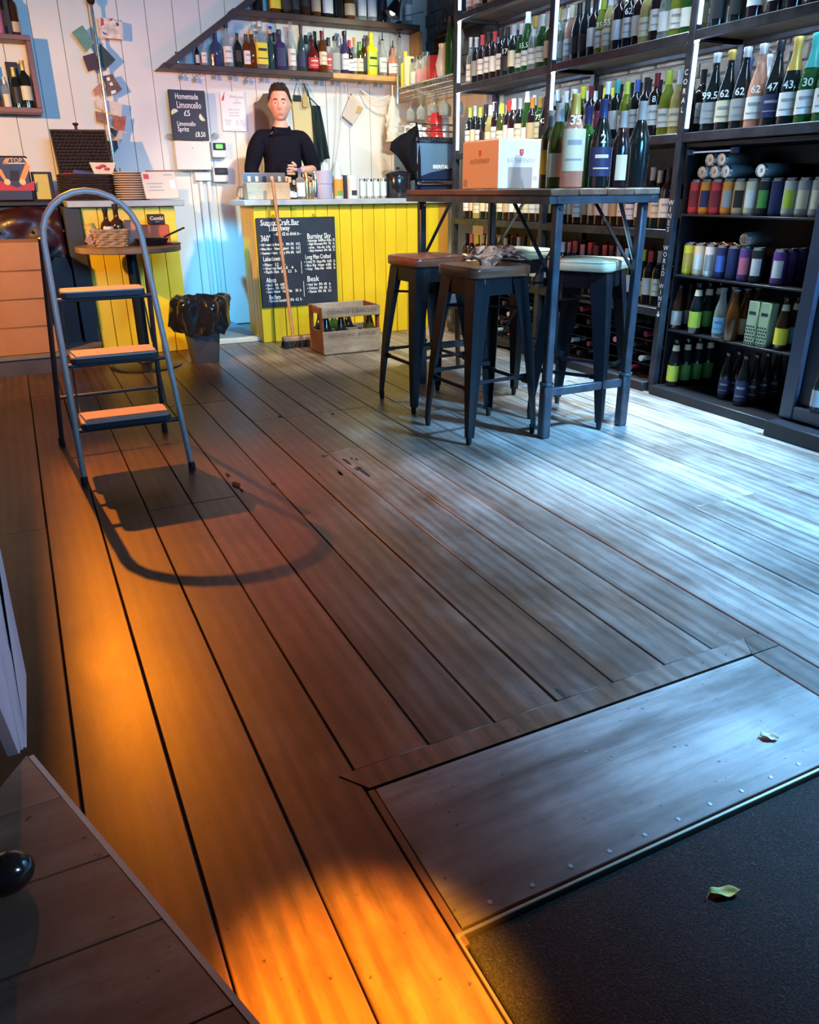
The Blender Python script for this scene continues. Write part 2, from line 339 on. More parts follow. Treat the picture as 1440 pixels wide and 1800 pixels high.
for i in range(len(seams)-1):
    a, b = seams[i], seams[i+1]
    lo = -1.5
    if 0.43 < a and b < 1.5: lo = 1.165
    elif a < 1.5 < b: lo = 1.165
    cuts = [lo]
    if a > 0.9: cuts.append(3.80)
    else: cuts.append(3.70+rnd.choice((-1.5, 1.2, 0.6, -0.9)))
    if abs(a-1.113) < 0.01: cuts.append(3.147)
    if lo < 0 and a < 0.4: cuts.append(rnd.uniform(0.1, 0.25))
    if a > 1.7: cuts.append(rnd.choice((1.9, 2.5, 0.9)))
    cuts.append(6.92)
    cuts = sorted(set(cuts))
    for y0, y1 in zip(cuts, cuts[1:]):
        if y1-y0 > 0.05: plank(a, b, y0, y1)
# margin pieces round the recess: cross strip, side strips and the smooth board with its screws
strip = MB()
strip.prism([(0.402, 1.163), (1.548, 1.163), (1.508, 1.103), (0.444, 1.103)], (0, 0, -0.03), (1, 0, 0), (0, 1, 0), (0, 0, 0.0325))
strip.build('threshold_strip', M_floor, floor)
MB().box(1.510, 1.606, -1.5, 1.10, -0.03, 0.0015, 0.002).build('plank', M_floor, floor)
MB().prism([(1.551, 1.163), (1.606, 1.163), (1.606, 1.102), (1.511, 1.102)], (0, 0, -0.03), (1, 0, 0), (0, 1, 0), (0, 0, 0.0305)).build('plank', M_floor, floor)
MB().box(0.4375, 0.452, 0.72, 1.098, -0.03, 0.001, 0.001).build('edge_strip', M_floor, floor)
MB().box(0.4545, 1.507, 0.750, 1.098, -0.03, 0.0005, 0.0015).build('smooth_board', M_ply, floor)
scr = mat('screw_head', (0.35, 0.36, 0.38), 0.35, 0.8)
for i in range(12):
    x = 0.52+i*0.083; MB().lathe([(0.005, 0), (0.0045, 0.0012), (0.0015, 0.0016), (0, 0.001)], 10, (x, 0.766+0.005*rnd.random(), 0.0006)).build('screw', scr, floor)
for u, v in ((1075, 1330), (1030, 1322), (1185, 1312), (1207, 1310), (1105, 1245), (1130, 1245)):
    p = P(u, v, 2, 0); MB().lathe([(0.004, 0), (0.003, 0.001), (0, 0.0008)], 8, (p.x, p.y, 0.0006)).build('screw', scr, floor)
# dark worn holes in the boards
M_hole = mat('floor_gouge', (0.014, 0.009, 0.007), 0.9)
for u, v, l, wd in tuple((560+rnd.uniform(0, 75), 800+rnd.uniform(0, 38), rnd.uniform(0.02, 0.07), rnd.uniform(0.003, 0.009)) for _ in range(12))+((400, 835, 0.05, 0.010), (425, 862, 0.04, 0.008), (480, 850, 0.04, 0.012), (415, 852, 0.10, 0.018), (640, 830, 0.16, 0.012), (492, 733, 0.05, 0.012), (585, 728, 0.03, 0.01), (985, 1218, 0.045, 0.007), (610, 812, 0.10, 0.01)):
    p = P(u, v, 2, 0); n = 9
    poly = [(math.cos(2*PI*i/n)*wd*rnd.uniform(0.5, 1.1), math.sin(2*PI*i/n)*l/2*rnd.uniform(0.6, 1.1)) for i in range(n)]
    MB().prism(poly, (p.x, p.y, 0.0012), (1, 0, 0), (0, 1, 0), (0, 0, 0.0005)).build('gouge', M_hole, floor)
# entrance mat in its brass frame
mt, nt, b_ = _nt('mat_pile')
tc = nt.nodes.new('ShaderNodeTexCoord'); n1 = nt.nodes.new('ShaderNodeTexNoise'); n1.inputs['Scale'].default_value = 260; n1.inputs['Detail'].default_value = 4
n2 = nt.nodes.new('ShaderNodeTexNoise'); n2.inputs['Scale'].default_value = 14; n2.inputs['Detail'].default_value = 5
nt.links.new(tc.outputs['Object'], n1.inputs['Vector']); nt.links.new(tc.outputs['Object'], n2.inputs['Vector'])
mm = nt.nodes.new('ShaderNodeMath'); mm.operation = 'MULTIPLY_ADD'; mm.inputs[1].default_value = 0.25; nt.links.new(n2.outputs['Fac'], mm.inputs[0]); nt.links.new(n1.outputs['Fac'], mm.inputs[2])
cr = nt.nodes.new('ShaderNodeValToRGB'); cr.color_ramp.elements[0].position = 0.5; cr.color_ramp.elements[0].color = (0.005, 0.004, 0.004, 1); cr.color_ramp.elements[1].position = 0.85; cr.color_ramp.elements[1].color = (0.032, 0.024, 0.020, 1)
nt.links.new(mm.outputs[0], cr.inputs[0]); nt.links.new(cr.outputs[0], b_.inputs['Base Color']); b_.inputs['Roughness'].default_value = 0.95
bp = nt.nodes.new('ShaderNodeBump'); bp.inputs['Strength'].default_value = 0.6; bp.inputs['Distance'].default_value = 0.006; nt.links.new(n1.outputs['Fac'], bp.inputs['Height']); nt.links.new(bp.outputs[0], b_.inputs['Normal'])
t = root('door_mat', (0.97, 0.1, -0.03), 'dark brown bristle entrance mat sunk in the floor', 'mat')
MB().box(0.449, 1.50, -1.2, 0.733, -0.034, -0.006, 0.003).build('pile', mt, t)
fib = MB()
for i in range(2600):
    x = rnd.uniform(0.455, 1.49); y = rnd.uniform(-0.1, 0.728); a = rnd.uniform(0, PI); l = rnd.uniform(0.004, 0.011)
    fib.add([(x, y, -0.006), (x+math.cos(a)*l, y+math.sin(a)*l, -0.006+rnd.uniform(0.001, 0.004)), (x+0.0007, y+0.0007, -0.006)], [(0, 1, 2)])
o = fib.build('loose_fibres', mat('mat_fibre', (0.12, 0.10, 0.08), 0.8), t, smooth=False); o['kind'] = 'stuff'
M_brass = mat('brass_edging', (0.62, 0.55, 0.42), 0.3, 0.9)
MB().box(0.437, 1.508, 0.737, 0.7435, -0.03, 0.002, 0.001).build('frame_edge', M_brass, t)
MB().box(0.437, 0.443, -1.2, 0.737, -0.03, 0.002, 0.001).build('frame_edge', M_brass, t)
# walls
wb = MB().box(-2.3, 3.75, WY+0.008, WY+0.15, -0.1, 3.0).build('wall_back', mat('groove_backing', (0.20, 0.19, 0.18), 0.8)); struct(wb)  # grey backing slab showing through the gaps between boards
x = -2.28; k = 0
while x < WX:
    x1 = min(x+0.205, WX+0.02)
    MB().box(x+0.0016, x1-0.0016, WY+rnd.uniform(-0.001, 0.001), WY+0.025, 0.0, 2.9, 0.003).build('board', M_wall, wb); x = x1
MB().box(1.12, 1.62, WY-0.018, WY, 0.0, 0.10, 0.004).build('baseboard_back', M_wall, None)['kind'] = 'structure'
wr = MB().box(WX+0.02, WX+0.15, -1.6, 7.1, -0.1, 3.0).build('wall_right', mat('grey_plaster', (0.26, 0.27, 0.28), 0.7, var=0.1)); struct(wr)
M_brick = mat('stone_brick', (0.40, 0.32, 0.26), 0.85, var=0.3, vs=(9, 9, 9), bump=0.4, bs=30)
bm_ = MB().obox((0, 0, 0), ((0.011, 0, 0), (0, 0.112, 0), (0, 0, 0.0345)), 0.006).mesh('brick', M_brick)
for r in range(13):
    for c in range(14):
        y = 1.9+c*0.235+(0.117 if r % 2 else 0); z = 1.36+r*0.079
        o = link('brick', bm_, wr); o.location = (WX+0.012, y, z+0.035); o.scale = (1, rnd.uniform(0.97, 1.0), rnd.uniform(0.94, 1.02))
M_tile = mat('black_tile', (0.010, 0.012, 0.018), 0.18, coat=0.4)
tm = MB().obox((0, 0, 0), ((0.008, 0, 0), (0, 0.096, 0), (0, 0, 0.0465)), 0.003).mesh('tile', M_tile)
for r in range(7):
    for c in range(6):
        o = link('tile', tm, wr); o.location = (WX+0.012, 5.84+c*0.2+(0.1 if r % 2 else 0), 1.98+r*0.098)
MB().box(WX, WX+0.02, 5.7, 7.0, 0, 1.93).build('panel', M_wall, wr)
wl = MB().box(-2.45, -2.3, -1.6, 7.1, -0.1, 3.0).build('wall_left', mat('dim_plaster', (0.20, 0.17, 0.15), 0.8)); struct(wl)
ce = MB().box(-2.45, 3.75, -1.6, 7.1, 2.95, 3.05).build('ceiling', mat('dim_ceiling', (0.16, 0.15, 0.15), 0.8)); struct(ce)
pdl = root('pendant_lamp', (-1.55, 3.8, 1.98), 'dark cone pendant lamp over the seating at the far left', 'lamp')
MB().lathe([(0.25, 1.985), (0.20, 2.06), (0.07, 2.16), (0.03, 2.20), (0, 2.20)], 28, (-1.55, 3.8, 0)).build('lamp_shade', M_black, pdl); MB().tube([(-1.55, 3.8, 2.2), (-1.55, 3.8, 2.95)], 0.006, 6).build('flex', M_black, pdl)
st = MB().box(1.115, 1.63, 6.04, 6.11, 0.0, 0.034, 0.004).build('trim_doorway', M_wall); struct(st)
MB().box(1.115, 1.63, 6.11, 6.99, 0.0, 0.030).build('floor_lino', mat('pale_lino', (0.16, 0.24, 0.32), 0.5))['kind'] = 'structure'
fx_ = root('added_spot_fitting', (0.05, 5.05, 2.28), 'unseen black spot fitting, added with a shading plate above the step ladder', 'lamp')  # unseen fitting, added so its plate cuts the orange light on the left
MB().lathe([(0.05, 0.0), (0.055, 0.10), (0.03, 0.14), (0, 0.14)], 16, (0.05, 5.02, 2.285)).build('housing', M_black, fx_); MB().box(0.039, 0.043, 4.72, 5.03, 2.06, 2.40).build('shading_plate', M_black, fx_); MB().tube([(0.05, 5.02, 2.42), (0.05, 5.02, 2.95)], 0.008, 6).build('stem', M_black, fx_)
# ================================================================ LEFT COUNTER
def yellow_boards(t, x0, x1, y, z0, z1, wd=0.098, face='-y'):
    x = x0
    while x < x1-0.01:
        xe = min(x+wd, x1)
        if face == '-y': MB().box(x+0.0018, xe-0.0018, y, y+0.016, z0, z1, 0.003).build('board', M_yel, t)
        else: MB().box(y, y+0.016, x+0.0018, xe-0.0018, z0, z1, 0.003).build('board', M_yel, t)
        x = xe
t = root('back_bar_counter', (0.75, 6.4, 0), 'yellow boarded counter with grey worktop behind the round table', 'counter')
MB().box(0.36, 1.125, 5.90, 6.99, 1.012, 1.052, 0.004).build('worktop', M_zinc, t)
MB().box(0.44, 1.048, 5.966, 6.95, 0.0, 1.012).build('carcass', mat('dark_yellow', (0.35, 0.22, 0.02), 0.6), t)
yellow_boards(t, 0.44, 1.064, 5.95, 0.0, 1.010, 0.104)
yellow_boards(t, 5.966, 6.95, 1.048, 0.0, 1.010, 0.104, 'x')
MB().box(0.33, 0.437, 5.93, 6.9, 0.0, 1.011, 0.004).build('end_panel', mat('charcoal_paint', (0.035, 0.035, 0.045), 0.6), t)
# dark cabinet further left
t = root('dark_sideboard', (-0.45, 6.6, 0), 'dark sideboard against the white wall behind the cardboard boxes', 'cabinet')
M_dk = mat('dark_cabinet', (0.020, 0.018, 0.022), 0.6)
MB().box(-1.4, 0.32, 6.25, 6.98, 0.0, 1.02, 0.006).build('body', M_dk, t)
MB().box(-1.42, 0.33, 6.22, 6.99, 1.02, 1.05, 0.005).build('top', M_dk, t)
# ================================================================ BAR COUNTER
t = root('bar_counter', (2.4, 6.3, 0), 'bright yellow boarded bar counter with pale grey worktop', 'counter')
MB().box(1.555, 3.30, 5.90, 6.36, 1.006, 1.045, 0.004).build('worktop', M_zinc, t)
MB().box(1.66, 3.28, 5.97, 6.30, 0.0, 1.005).build('carcass', MATS['dark_yellow'], t)
x = 1.630; 
yellow_boards(t, 1.630, 3.19, 5.953, 0.0, 1.004, 0.0975)
yellow_boards(t, 5.969, 6.33, 1.630, 0.0, 1.004, 0.09, 'x')
MB().box(3.19, 3.28, 5.95, 5.98, 0.0, 1.004, 0.003).build('corner_post', mat('ochre_paint', (0.50, 0.24, 0.03), 0.5), t)
# ================================================================ STEEL WINE SHELVING (right wall)
UP = [5.735, 4.53, 3.335, 2.10]              # uprights along the wall
SX0, SX1 = 3.2, 3.585
LV = {'top': 2.285, 'upper': 1.822, 'middle': 1.366, 'lower': 0.895, 'bottom': 0.475}
M_led = mat('led_strip', (0.6, 0.75, 1.0), 0.4, emit=(0.36, 0.60, 1.0), es=2.6)
M_ledspot = mat('led_point', (1, 1, 1), 0.4, emit=(0.80, 0.92, 1.0), es=160.0)
shelf = root('wine_shelving', (3.4, 4.0, 0), 'tall black steel wine shelving with LED lit uprights on right wall', 'shelving')
for y in UP:
    MB().box(SX0, SX0+0.042, y-0.022, y+0.022, 0.0, 2.75, 0.003).build('upright', M_shelfrail, shelf)
    MB().box(SX1-0.04, SX1, y-0.02, y+0.02, 0.0, 2.75, 0.003).build('upright', M_shelfrail, shelf)
for bay in range(3):
    y1, y0 = UP[bay]-0.022, UP[bay+1]+0.022
    for nm, z in LV.items():
        if bay == 2 and nm in ('lower', 'bottom'): continue
        MB().box(SX0+0.002, SX0+0.032, y0, y1, z-0.045, z, 0.003).build('front_rail', M_shelfrail, shelf)
        MB().box(SX1-0.03, SX1-0.002, y0, y1, z-0.045, z, 0.003).build('rear_rail', M_shelfrail, shelf)
        MB().box(SX0+0.033, SX1-0.031, y0, y1, z-0.022, z-0.002, 0.002).build('shelf_board', M_shelfbrd, shelf)
        for y in (UP[bay], UP[bay+1]): MB().box(SX0+0.043, SX1-0.041, y-0.015, y+0.015, z-0.04, z-0.005, 0.002).build('side_rail', M_shelfrail, shelf)
for i, y in enumerate(UP[:3]):
    for z0, z1 in ((1.385, 1.765), (1.845, 2.225), (2.31, 2.7)):
        MB().box(SX0+0.006, SX0+0.03, y-0.032, y-0.0225, z0, z1, 0.002).build('light_strip', M_led, shelf)
        MB().sphere((SX0+0.02, y-0.03, z1+0.012), 0.0075).build('light_point', M_ledspot, shelf)
        if i: MB().sphere((SX0+0.02, y+0.03, z1+0.012), 0.006).build('light_point', M_ledspot, shelf)
for bay in range(3):                           # the strips under the boards that light the bottles
    y1, y0 = UP[bay]-0.1, UP[bay+1]+0.1
    for z in (LV['upper'], LV['top']):
        MB().box(SX0+0.036, SX0+0.046, y0, y1, z-0.031, z-0.023, 0.001).build('light_strip', mat('led_under', (0.8, 0.9, 1), 0.4, emit=(0.55, 0.78, 1.0), es=85.0), shelf)
for y, s in ((UP[2], 'ESPRESSO'),): pass
def upright_text(s, z0, dz):
    for i, ch in enumerate(s):
        if ch != ' ': txt(ch, 0.036, (SX0-0.001, UP[2]+0.001, z0-i*dz), shelf, M_chalk, '-x', align='CENTER')
upright_text('WORLD WINE', 0.800, 0.0335)
upright_text('WINES', 1.03, 0.0335)
upright_text('CORAL', 1.64, 0.042)
a = MB().bar((SX0-0.0012, UP[2], 0.462), (SX0-0.0012, UP[2], 0.435), 0.004, 0.001, (1, 0, 0))
a.bar((SX0-0.0012, UP[2], 0.432), (SX0-0.0012, UP[2]+0.011, 0.446), 0.004, 0.001, (1, 0, 0)); a.bar((SX0-0.0012, UP[2], 0.432), (SX0-0.0012, UP[2]-0.011, 0.446), 0.004, 0.001, (1, 0, 0))
a.build('chalk_arrow', M_chalk, shelf)
# plinth
MB().box(SX0-0.03, SX1, UP[2]+0.03, UP[0], 0.0, 0.055, 0.004).build('plinth', M_dk, shelf)
# ================================================================ BOTTLES
PROF = {
 'bordeaux': [(0.030, 0), (0.0375, 0.004), (0.0375, 0.185), (0.034, 0.205), (0.020, 0.222), (0.0145, 0.235), (0.0135, 0.290), (0.0155, 0.292), (0.0155, 0.300)],
 'burgundy': [(0.032, 0), (0.0405, 0.004), (0.0405, 0.150), (0.037, 0.175), (0.026, 0.210), (0.0165, 0.238), (0.0138, 0.288), (0.0155, 0.290), (0.0155, 0.298)],
 'flute': [(0.030, 0), (0.0365, 0.004), (0.0365, 0.150), (0.033, 0.190), (0.024, 0.245), (0.0155, 0.300), (0.0138, 0.328), (0.0150, 0.330), (0.0150, 0.338)],
 'champagne': [(0.034, 0), (0.0435, 0.005), (0.0435, 0.145), (0.039, 0.175), (0.027, 0.220), (0.0178, 0.258), (0.0148, 0.300), (0.0165, 0.303), (0.0165, 0.312)],
 'spirit': [(0.031, 0), (0.0365, 0.004), (0.0365, 0.170), (0.033, 0.190), (0.018, 0.208), (0.0140, 0.222), (0.0140, 0.262), (0.0155, 0.264), (0.0155, 0.272)],
 'squat': [(0.040, 0), (0.046, 0.005), (0.046, 0.115), (0.040, 0.145), (0.020, 0.165), (0.0155, 0.178), (0.0155, 0.215), (0.017, 0.217), (0.017, 0.225)],
 'slim': [(0.026, 0), (0.031, 0.004), (0.031, 0.165), (0.028, 0.185), (0.016, 0.208), (0.0125, 0.225), (0.0125, 0.295), (0.0140, 0.297), (0.0140, 0.305)],
 'square': [(0.036, 0), (0.040, 0.004), (0.040, 0.170), (0.036, 0.185), (0.018, 0.195), (0.0145, 0.205), (0.0145, 0.238), (0.0160, 0.240), (0.0160, 0.248)],
 'beer': [(0.026, 0), (0.0305, 0.004), (0.0305, 0.120), (0.027, 0.145), (0.0165, 0.185), (0.0132, 0.215), (0.0132, 0.226), (0.0140, 0.228), (0.0140, 0.234)],
 'mini': [(0.018, 0), (0.021, 0.003), (0.021, 0.062), (0.018, 0.072), (0.0095, 0.080), (0.0085, 0.100), (0.0095, 0.101), (0.0095, 0.106)],
}
BODY = {'bordeaux': (0.055, 0.15), 'burgundy': (0.04, 0.125), 'flute': (0.04, 0.125), 'champagne': (0.035, 0.125), 'spirit': (0.03, 0.14), 'squat': (0.025, 0.10), 'slim': (0.03, 0.135), 'square': (0.025, 0.15), 'beer': (0.025, 0.10), 'mini': (0.012, 0.05)}
GL = {
 'dark': lambda: mat('glass_dark', (0.010, 0.014, 0.016), 0.07, coat=0.6),
 'wine': lambda: mat('glass_red_wine', (0.020, 0.010, 0.014), 0.07, coat=0.6),
 'green': lambda: glass('glass_green', (0.03, 0.13, 0.03), 0.55),
 'olive': lambda: glass('glass_olive', (0.07, 0.09, 0.015), 0.72),
 'lime': lambda: glass('glass_lime', (0.32, 0.38, 0.04), 0.5),
 'clear': lambda: glass('glass_clear', (0.75, 0.80, 0.80), 0.16),
 'straw': lambda: glass('glass_straw', (0.70, 0.58, 0.22), 0.45),
 'rose': lambda: glass('glass_rose', (0.85, 0.42, 0.30), 0.45),
 'amber': lambda: glass('glass_amber', (0.16, 0.05, 0.012), 0.65),
 'brown': lambda: mat('glass_brown', (0.045, 0.018, 0.008), 0.08, coat=0.6),
 'blue': lambda: glass('glass_blue', (0.08, 0.12, 0.30), 0.4),
 'purple': lambda: glass('glass_purple', (0.07, 0.05, 0.20), 0.65),
 'yellow': lambda: mat('glass_yellow', (0.92, 0.80, 0.02), 0.25, coat=0.4),
 'redliq': lambda: glass('glass_red', (0.18, 0.02, 0.02), 0.6),
 'teal': lambda: glass('glass_teal', (0.06, 0.15, 0.17), 0.4),
}
COL = {'white': (0.80, 0.81, 0.82), 'cream': (0.76, 0.68, 0.50), 'tan': (0.60, 0.44, 0.28), 'grey': (0.34, 0.36, 0.38), 'black': (0.02, 0.02, 0.025), 'red': (0.62, 0.05, 0.06),
       'pink': (0.72, 0.20, 0.28), 'orange': (0.80, 0.28, 0.04), 'gold': (0.62, 0.42, 0.10), 'silver': (0.55, 0.57, 0.60), 'lime': (0.50, 0.66, 0.08), 'teal': (0.05, 0.38, 0.36),
       'blue': (0.08, 0.16, 0.52), 'maroon': (0.20, 0.02, 0.04), 'yellow': (0.85, 0.75, 0.05), 'green': (0.10, 0.36, 0.08), 'sky': (0.20, 0.48, 0.70), 'navy': (0.02, 0.03, 0.12), 'purple': (0.16, 0.06, 0.30)}
def paint(c): return mat('label_'+c, COL[c], 0.55)
def foil(c): return mat('foil_'+c, COL[c], 0.32, 0.25 if c in ('gold', 'silver') else 0.0)
MC = {}
def radius_at(pr, z):
    for (r0, z0), (r1, z1) in zip(pr, pr[1:]):
        if z0 <= z <= z1: return r0+(r1-r0)*(z-z0)/max(1e-6, z1-z0)
    return pr[-1][0]
def m_body(kind, gl):
    k = ('b', kind, gl)
    if k not in MC: MC[k] = MB().lathe(PROF[kind], 14, sq=5 if kind == 'square' else None).mesh('glass_body', GL[gl](), ang=0.9)
    return MC[k]
def m_label(kind, c, lo, hi, arc=1.25, c2=None):
    k = ('l', kind, c, lo, hi, arc, c2)
    if k not in MC:
        r = PROF[kind][2][0]+0.0009; b = MB(); sq = 5 if kind == 'square' else None
        b.lathe([(r-0.0012, lo), (r, lo), (r, hi), (r-0.0012, hi)], 9, sq=sq, a0=-PI/2-arc, a1=-PI/2+arc)
        if c2:
            h = hi-lo; b.lathe([(r+0.0003, lo+h*0.62), (r+0.0006, lo+h*0.62), (r+0.0006, lo+h*0.74), (r+0.0003, lo+h*0.74)], 7, sq=sq, a0=-PI/2-arc*0.5, a1=-PI/2+arc*0.5, mi=1)
            b.lathe([(r+0.0003, lo+h*0.25), (r+0.0006, lo+h*0.25), (r+0.0006, lo+h*0.30), (r+0.0003, lo+h*0.30)], 7, sq=sq, a0=-PI/2-arc*0.6, a1=-PI/2+arc*0.6, mi=1)
            MC[k] = b.mesh('label', [paint(c), paint(c2)], ang=0.9)
        else: MC[k] = b.mesh('label', paint(c), ang=0.9)
    return MC[k]
def m_cap(kind, c, style='capsule'):
    k = ('c', kind, c, style)
    if k not in MC:
        pr = PROF[kind]; top = pr[-1][1]; b = MB()
        if style == 'capsule':
            z0 = top-0.062 if kind != 'mini' else top-0.018
            b.lathe([(radius_at(pr, z0)+0.0012, z0), (radius_at(pr, top-0.012)+0.0014, top-0.012), (pr[-1][0]+0.0014, top-0.008), (pr[-1][0]+0.0012, top+0.0015), (0, top+0.002)], 12)
        elif style == 'stopper':
            b.lathe([(pr[-1][0]+0.002, top-0.004), (pr[-1][0]+0.003, top+0.001), (pr[-1][0]+0.003, top+0.026), (pr[-1][0]-0.002, top+0.030), (0, top+0.030)], 12)
        elif style == 'crown':
            b.lathe([(pr[-1][0]+0.003, top-0.003), (pr[-1][0]+0.0012, top+0.003), (0, top+0.0045)], 14)
        elif style == 'foil':
            z0 = top-0.105
            b.lathe([(radius_at(pr, z0)+0.0014, z0), (radius_at(pr, z0+0.04)+0.0014, z0+0.04), (0.0165, top-0.028), (0.0190, top-0.018), (0.0185, top+0.002), (0.021, top+0.010), (0.019, top+0.020), (0, top+0.024)], 12)
        elif style == 'muselet':
            b.lathe([(0.017, top-0.022), (0.019, top-0.016), (0.017, top), (0.0205, top+0.008), (0.0185, top+0.019), (0, top+0.023)], 12)
        elif style == 'pourer':
            b.lathe([(pr[-1][0]+0.001, top-0.002), (0.012, top+0.006), (0.0055, top+0.010), (0.0042, top+0.055), (0, top+0.056)], 10)
        MC[k] = b.mesh('cap', foil(c), ang=0.6)
    return MC[k]
def bottle(name, kind, gl, lab, cap, loc, label, group, rz=0.0, cat='bottle', lo=None, hi=None, arc=1.25, style='capsule', c2=None, s=1.0, price=None, neck=None):
    o = link(name, m_body(kind, gl)); o.location = loc; o.rotation_euler = (0, 0, rz); o.scale = (s, s, s)
    tag(o, label, cat, group)
    if lab:
        l0, h0 = BODY[kind]
        link('label', m_label(kind, lab, lo if lo is not None else l0, hi if hi is not None else h0, arc, c2), o)
    if neck: link('neck_label', MC.setdefault(('n', kind, neck), MB().lathe([(radius_at(PROF[kind], PROF[kind][-1][1]*0.76)+0.001, PROF[kind][-1][1]*0.76), (radius_at(PROF[kind], PROF[kind][-1][1]*0.88)+0.001, PROF[kind][-1][1]*0.88)], 12).mesh('neck_label', paint(neck))), o)
    if cap: link('cap', m_cap(kind, cap, style), o)
    if price:
        z = (hi if hi is not None else BODY[kind][1])+0.026; r = radius_at(PROF[kind], z)
        txt(price, 0.042, (0, -r-0.004, z), o, M_chalk, '-y', 'price_mark', 'CENTER', world=False, bold=0.0006)
    return o
# kind, glass, label, cap, wording
WINE = {
 'a': ('bordeaux', 'wine', 'white', 'black', 'dark red wine bottle, white label, black capsule'),
 'b': ('bordeaux', 'wine', 'white', 'red', 'dark wine bottle with white label and red capsule'),
 'c': ('bordeaux', 'dark', 'cream', 'silver', 'dark wine bottle, cream label, silver capsule'),
 'd': ('burgundy', 'green', 'white', 'white', 'green wine bottle, white label, white capsule'),
 'e': ('burgundy', 'rose', 'white', 'cream', 'pink wine bottle, white label, cream capsule'),
 'f': ('flute', 'green', 'white', 'white', 'tall green bottle with white capsule'),
 'g': ('burgundy', 'lime', 'white', 'lime', 'yellow-green wine bottle with lime capsule'),
 'h': ('bordeaux', 'dark', 'grey', 'silver', 'black bottle, grey label, silver capsule'),
 'i': ('burgundy', 'dark', 'black', 'black', 'black bottle with black label'),
 'j': ('burgundy', 'clear', 'white', 'gold', 'clear wine bottle, white label, gold capsule'),
 'k': ('bordeaux', 'wine', 'tan', 'orange', 'dark wine bottle, tan label, orange capsule'),
 'l': ('bordeaux', 'dark', 'white', 'lime', 'dark wine bottle, white label, lime capsule'),
 'm': ('bordeaux', 'dark', 'white', 'teal', 'dark bottle, white label, teal capsule'),
 'n': ('bordeaux', 'dark', 'white', 'blue', 'dark bottle, white label, blue capsule'),
 'o': ('bordeaux', 'wine', 'white', 'maroon', 'dark wine bottle, white label, maroon capsule'),
 'p': ('burgundy', 'straw', 'cream', 'white', 'straw coloured wine bottle, cream label'),
 'q': ('flute', 'blue', None, 'blue', 'tall blue glass bottle'),
 'r': ('bordeaux', 'wine', 'white', 'pink', 'dark wine bottle, white label, pink capsule'),
 's': ('slim', 'clear', 'white', 'silver', 'slim clear bottle, white label'),
 't': ('bordeaux', 'green', 'cream', 'gold', 'green bottle, cream label, gold capsule'),
 'u': ('burgundy', 'wine', 'white', 'white', 'dark burgundy bottle, white label, white capsule'),
 'v': ('burgundy', 'olive', 'cream', 'yellow', 'olive green bottle, cream label, yellow capsule'),
}
BAYN = ['far bay', 'middle bay', 'near bay']
def wine_row(bay, level, codes, x, back=False, prices=None, jit=0.006, y0=None, y1=None, z=None, lower=0.0, names='bottle'):
    ya = UP[bay]-0.075 if y0 is None else y0; yb = UP[bay+1]+0.06 if y1 is None else y1
    n = len(codes); zz = LV[level] if z is None else z
    for i, c in enumerate(codes):
        if c == ' ': continue
        k, g, l, cp, words_ = WINE[c]
        y = ya+(yb-ya)*(i/(n-1) if n > 1 else 0)
        row = 'in the rear row' if back else 'in the front row'
        lab = f"{words_}, {ORD[i]} {'behind on' if back else 'along'} {BAYN[bay]} {level} shelf"
        bottle('wine_bottle', k, g, l, cp, (x+rnd.uniform(-jit, jit), y+rnd.uniform(-jit, jit)*0.6, zz+0.0005), lab, f'wine bottles on the {BAYN[bay]} {level} shelf',
               -PI/2+0.55+rnd.uniform(-0.25, 0.25), s=rnd.uniform(0.98, 1.05), c2='grey' if l in ('white', 'cream') and rnd.random() < 0.6 else None, price=(prices or {}).get(i))
XF, XB = SX0+0.095, SX0+0.235
#  front rows, far end first
wine_row(0, 'top', 'jjapjtpcjapj', XF)
wine_row(0, 'upper', 'shbabaicdfjdtj', XF, prices={6: '17', 9: '15.5'})
wine_row(0, 'upper', 'hcahafdffdfd', XB+0.02, True)
wine_row(0, 'middle', 'lclipavbucfktiu', XF, prices={0: '5', 12: '75', 13: '42'})
wine_row(0, 'middle', 'dfdsfdrfrdfdf', XB+0.02, True)
wine_row(0, 'lower', 'acpccuckaacaak', XF)
wine_row(0, 'lower', 'oabocraoabca', XB+0.02, True)
wine_row(0, 'bottom', 'arvcpahcauacba', XF)
wine_row(0, 'bottom', 'obraobraob', XB+0.02, True)
wine_row(1, 'upper', 'eiiagpaaapajgdp', XF, prices={4: '35', 5: '55', 7: '62'})
wine_row(1, 'upper', 'dfpafjdufgdfjf', XB+0.02, True)
wine_row(1, 'middle', 'duvoaumgnaogpi', XF, prices={13: '7', 10: '8'})
wine_row(1, 'middle', 'ddvvaaaaamnlam', XB+0.02, True)
wine_row(1, 'lower', 'acauhcaakouaccao', XF)
wine_row(1, 'lower', 'aorbobroaobr', XB+0.02, True)
wine_row(1, 'bottom', 'hurbrbobocpavbck', XF)
wine_row(1, 'bottom', 'borbobrobor', XB+0.02, True)
wine_row(2, 'upper', 'iiaroaaoiaa', XF, z=LV['upper'])
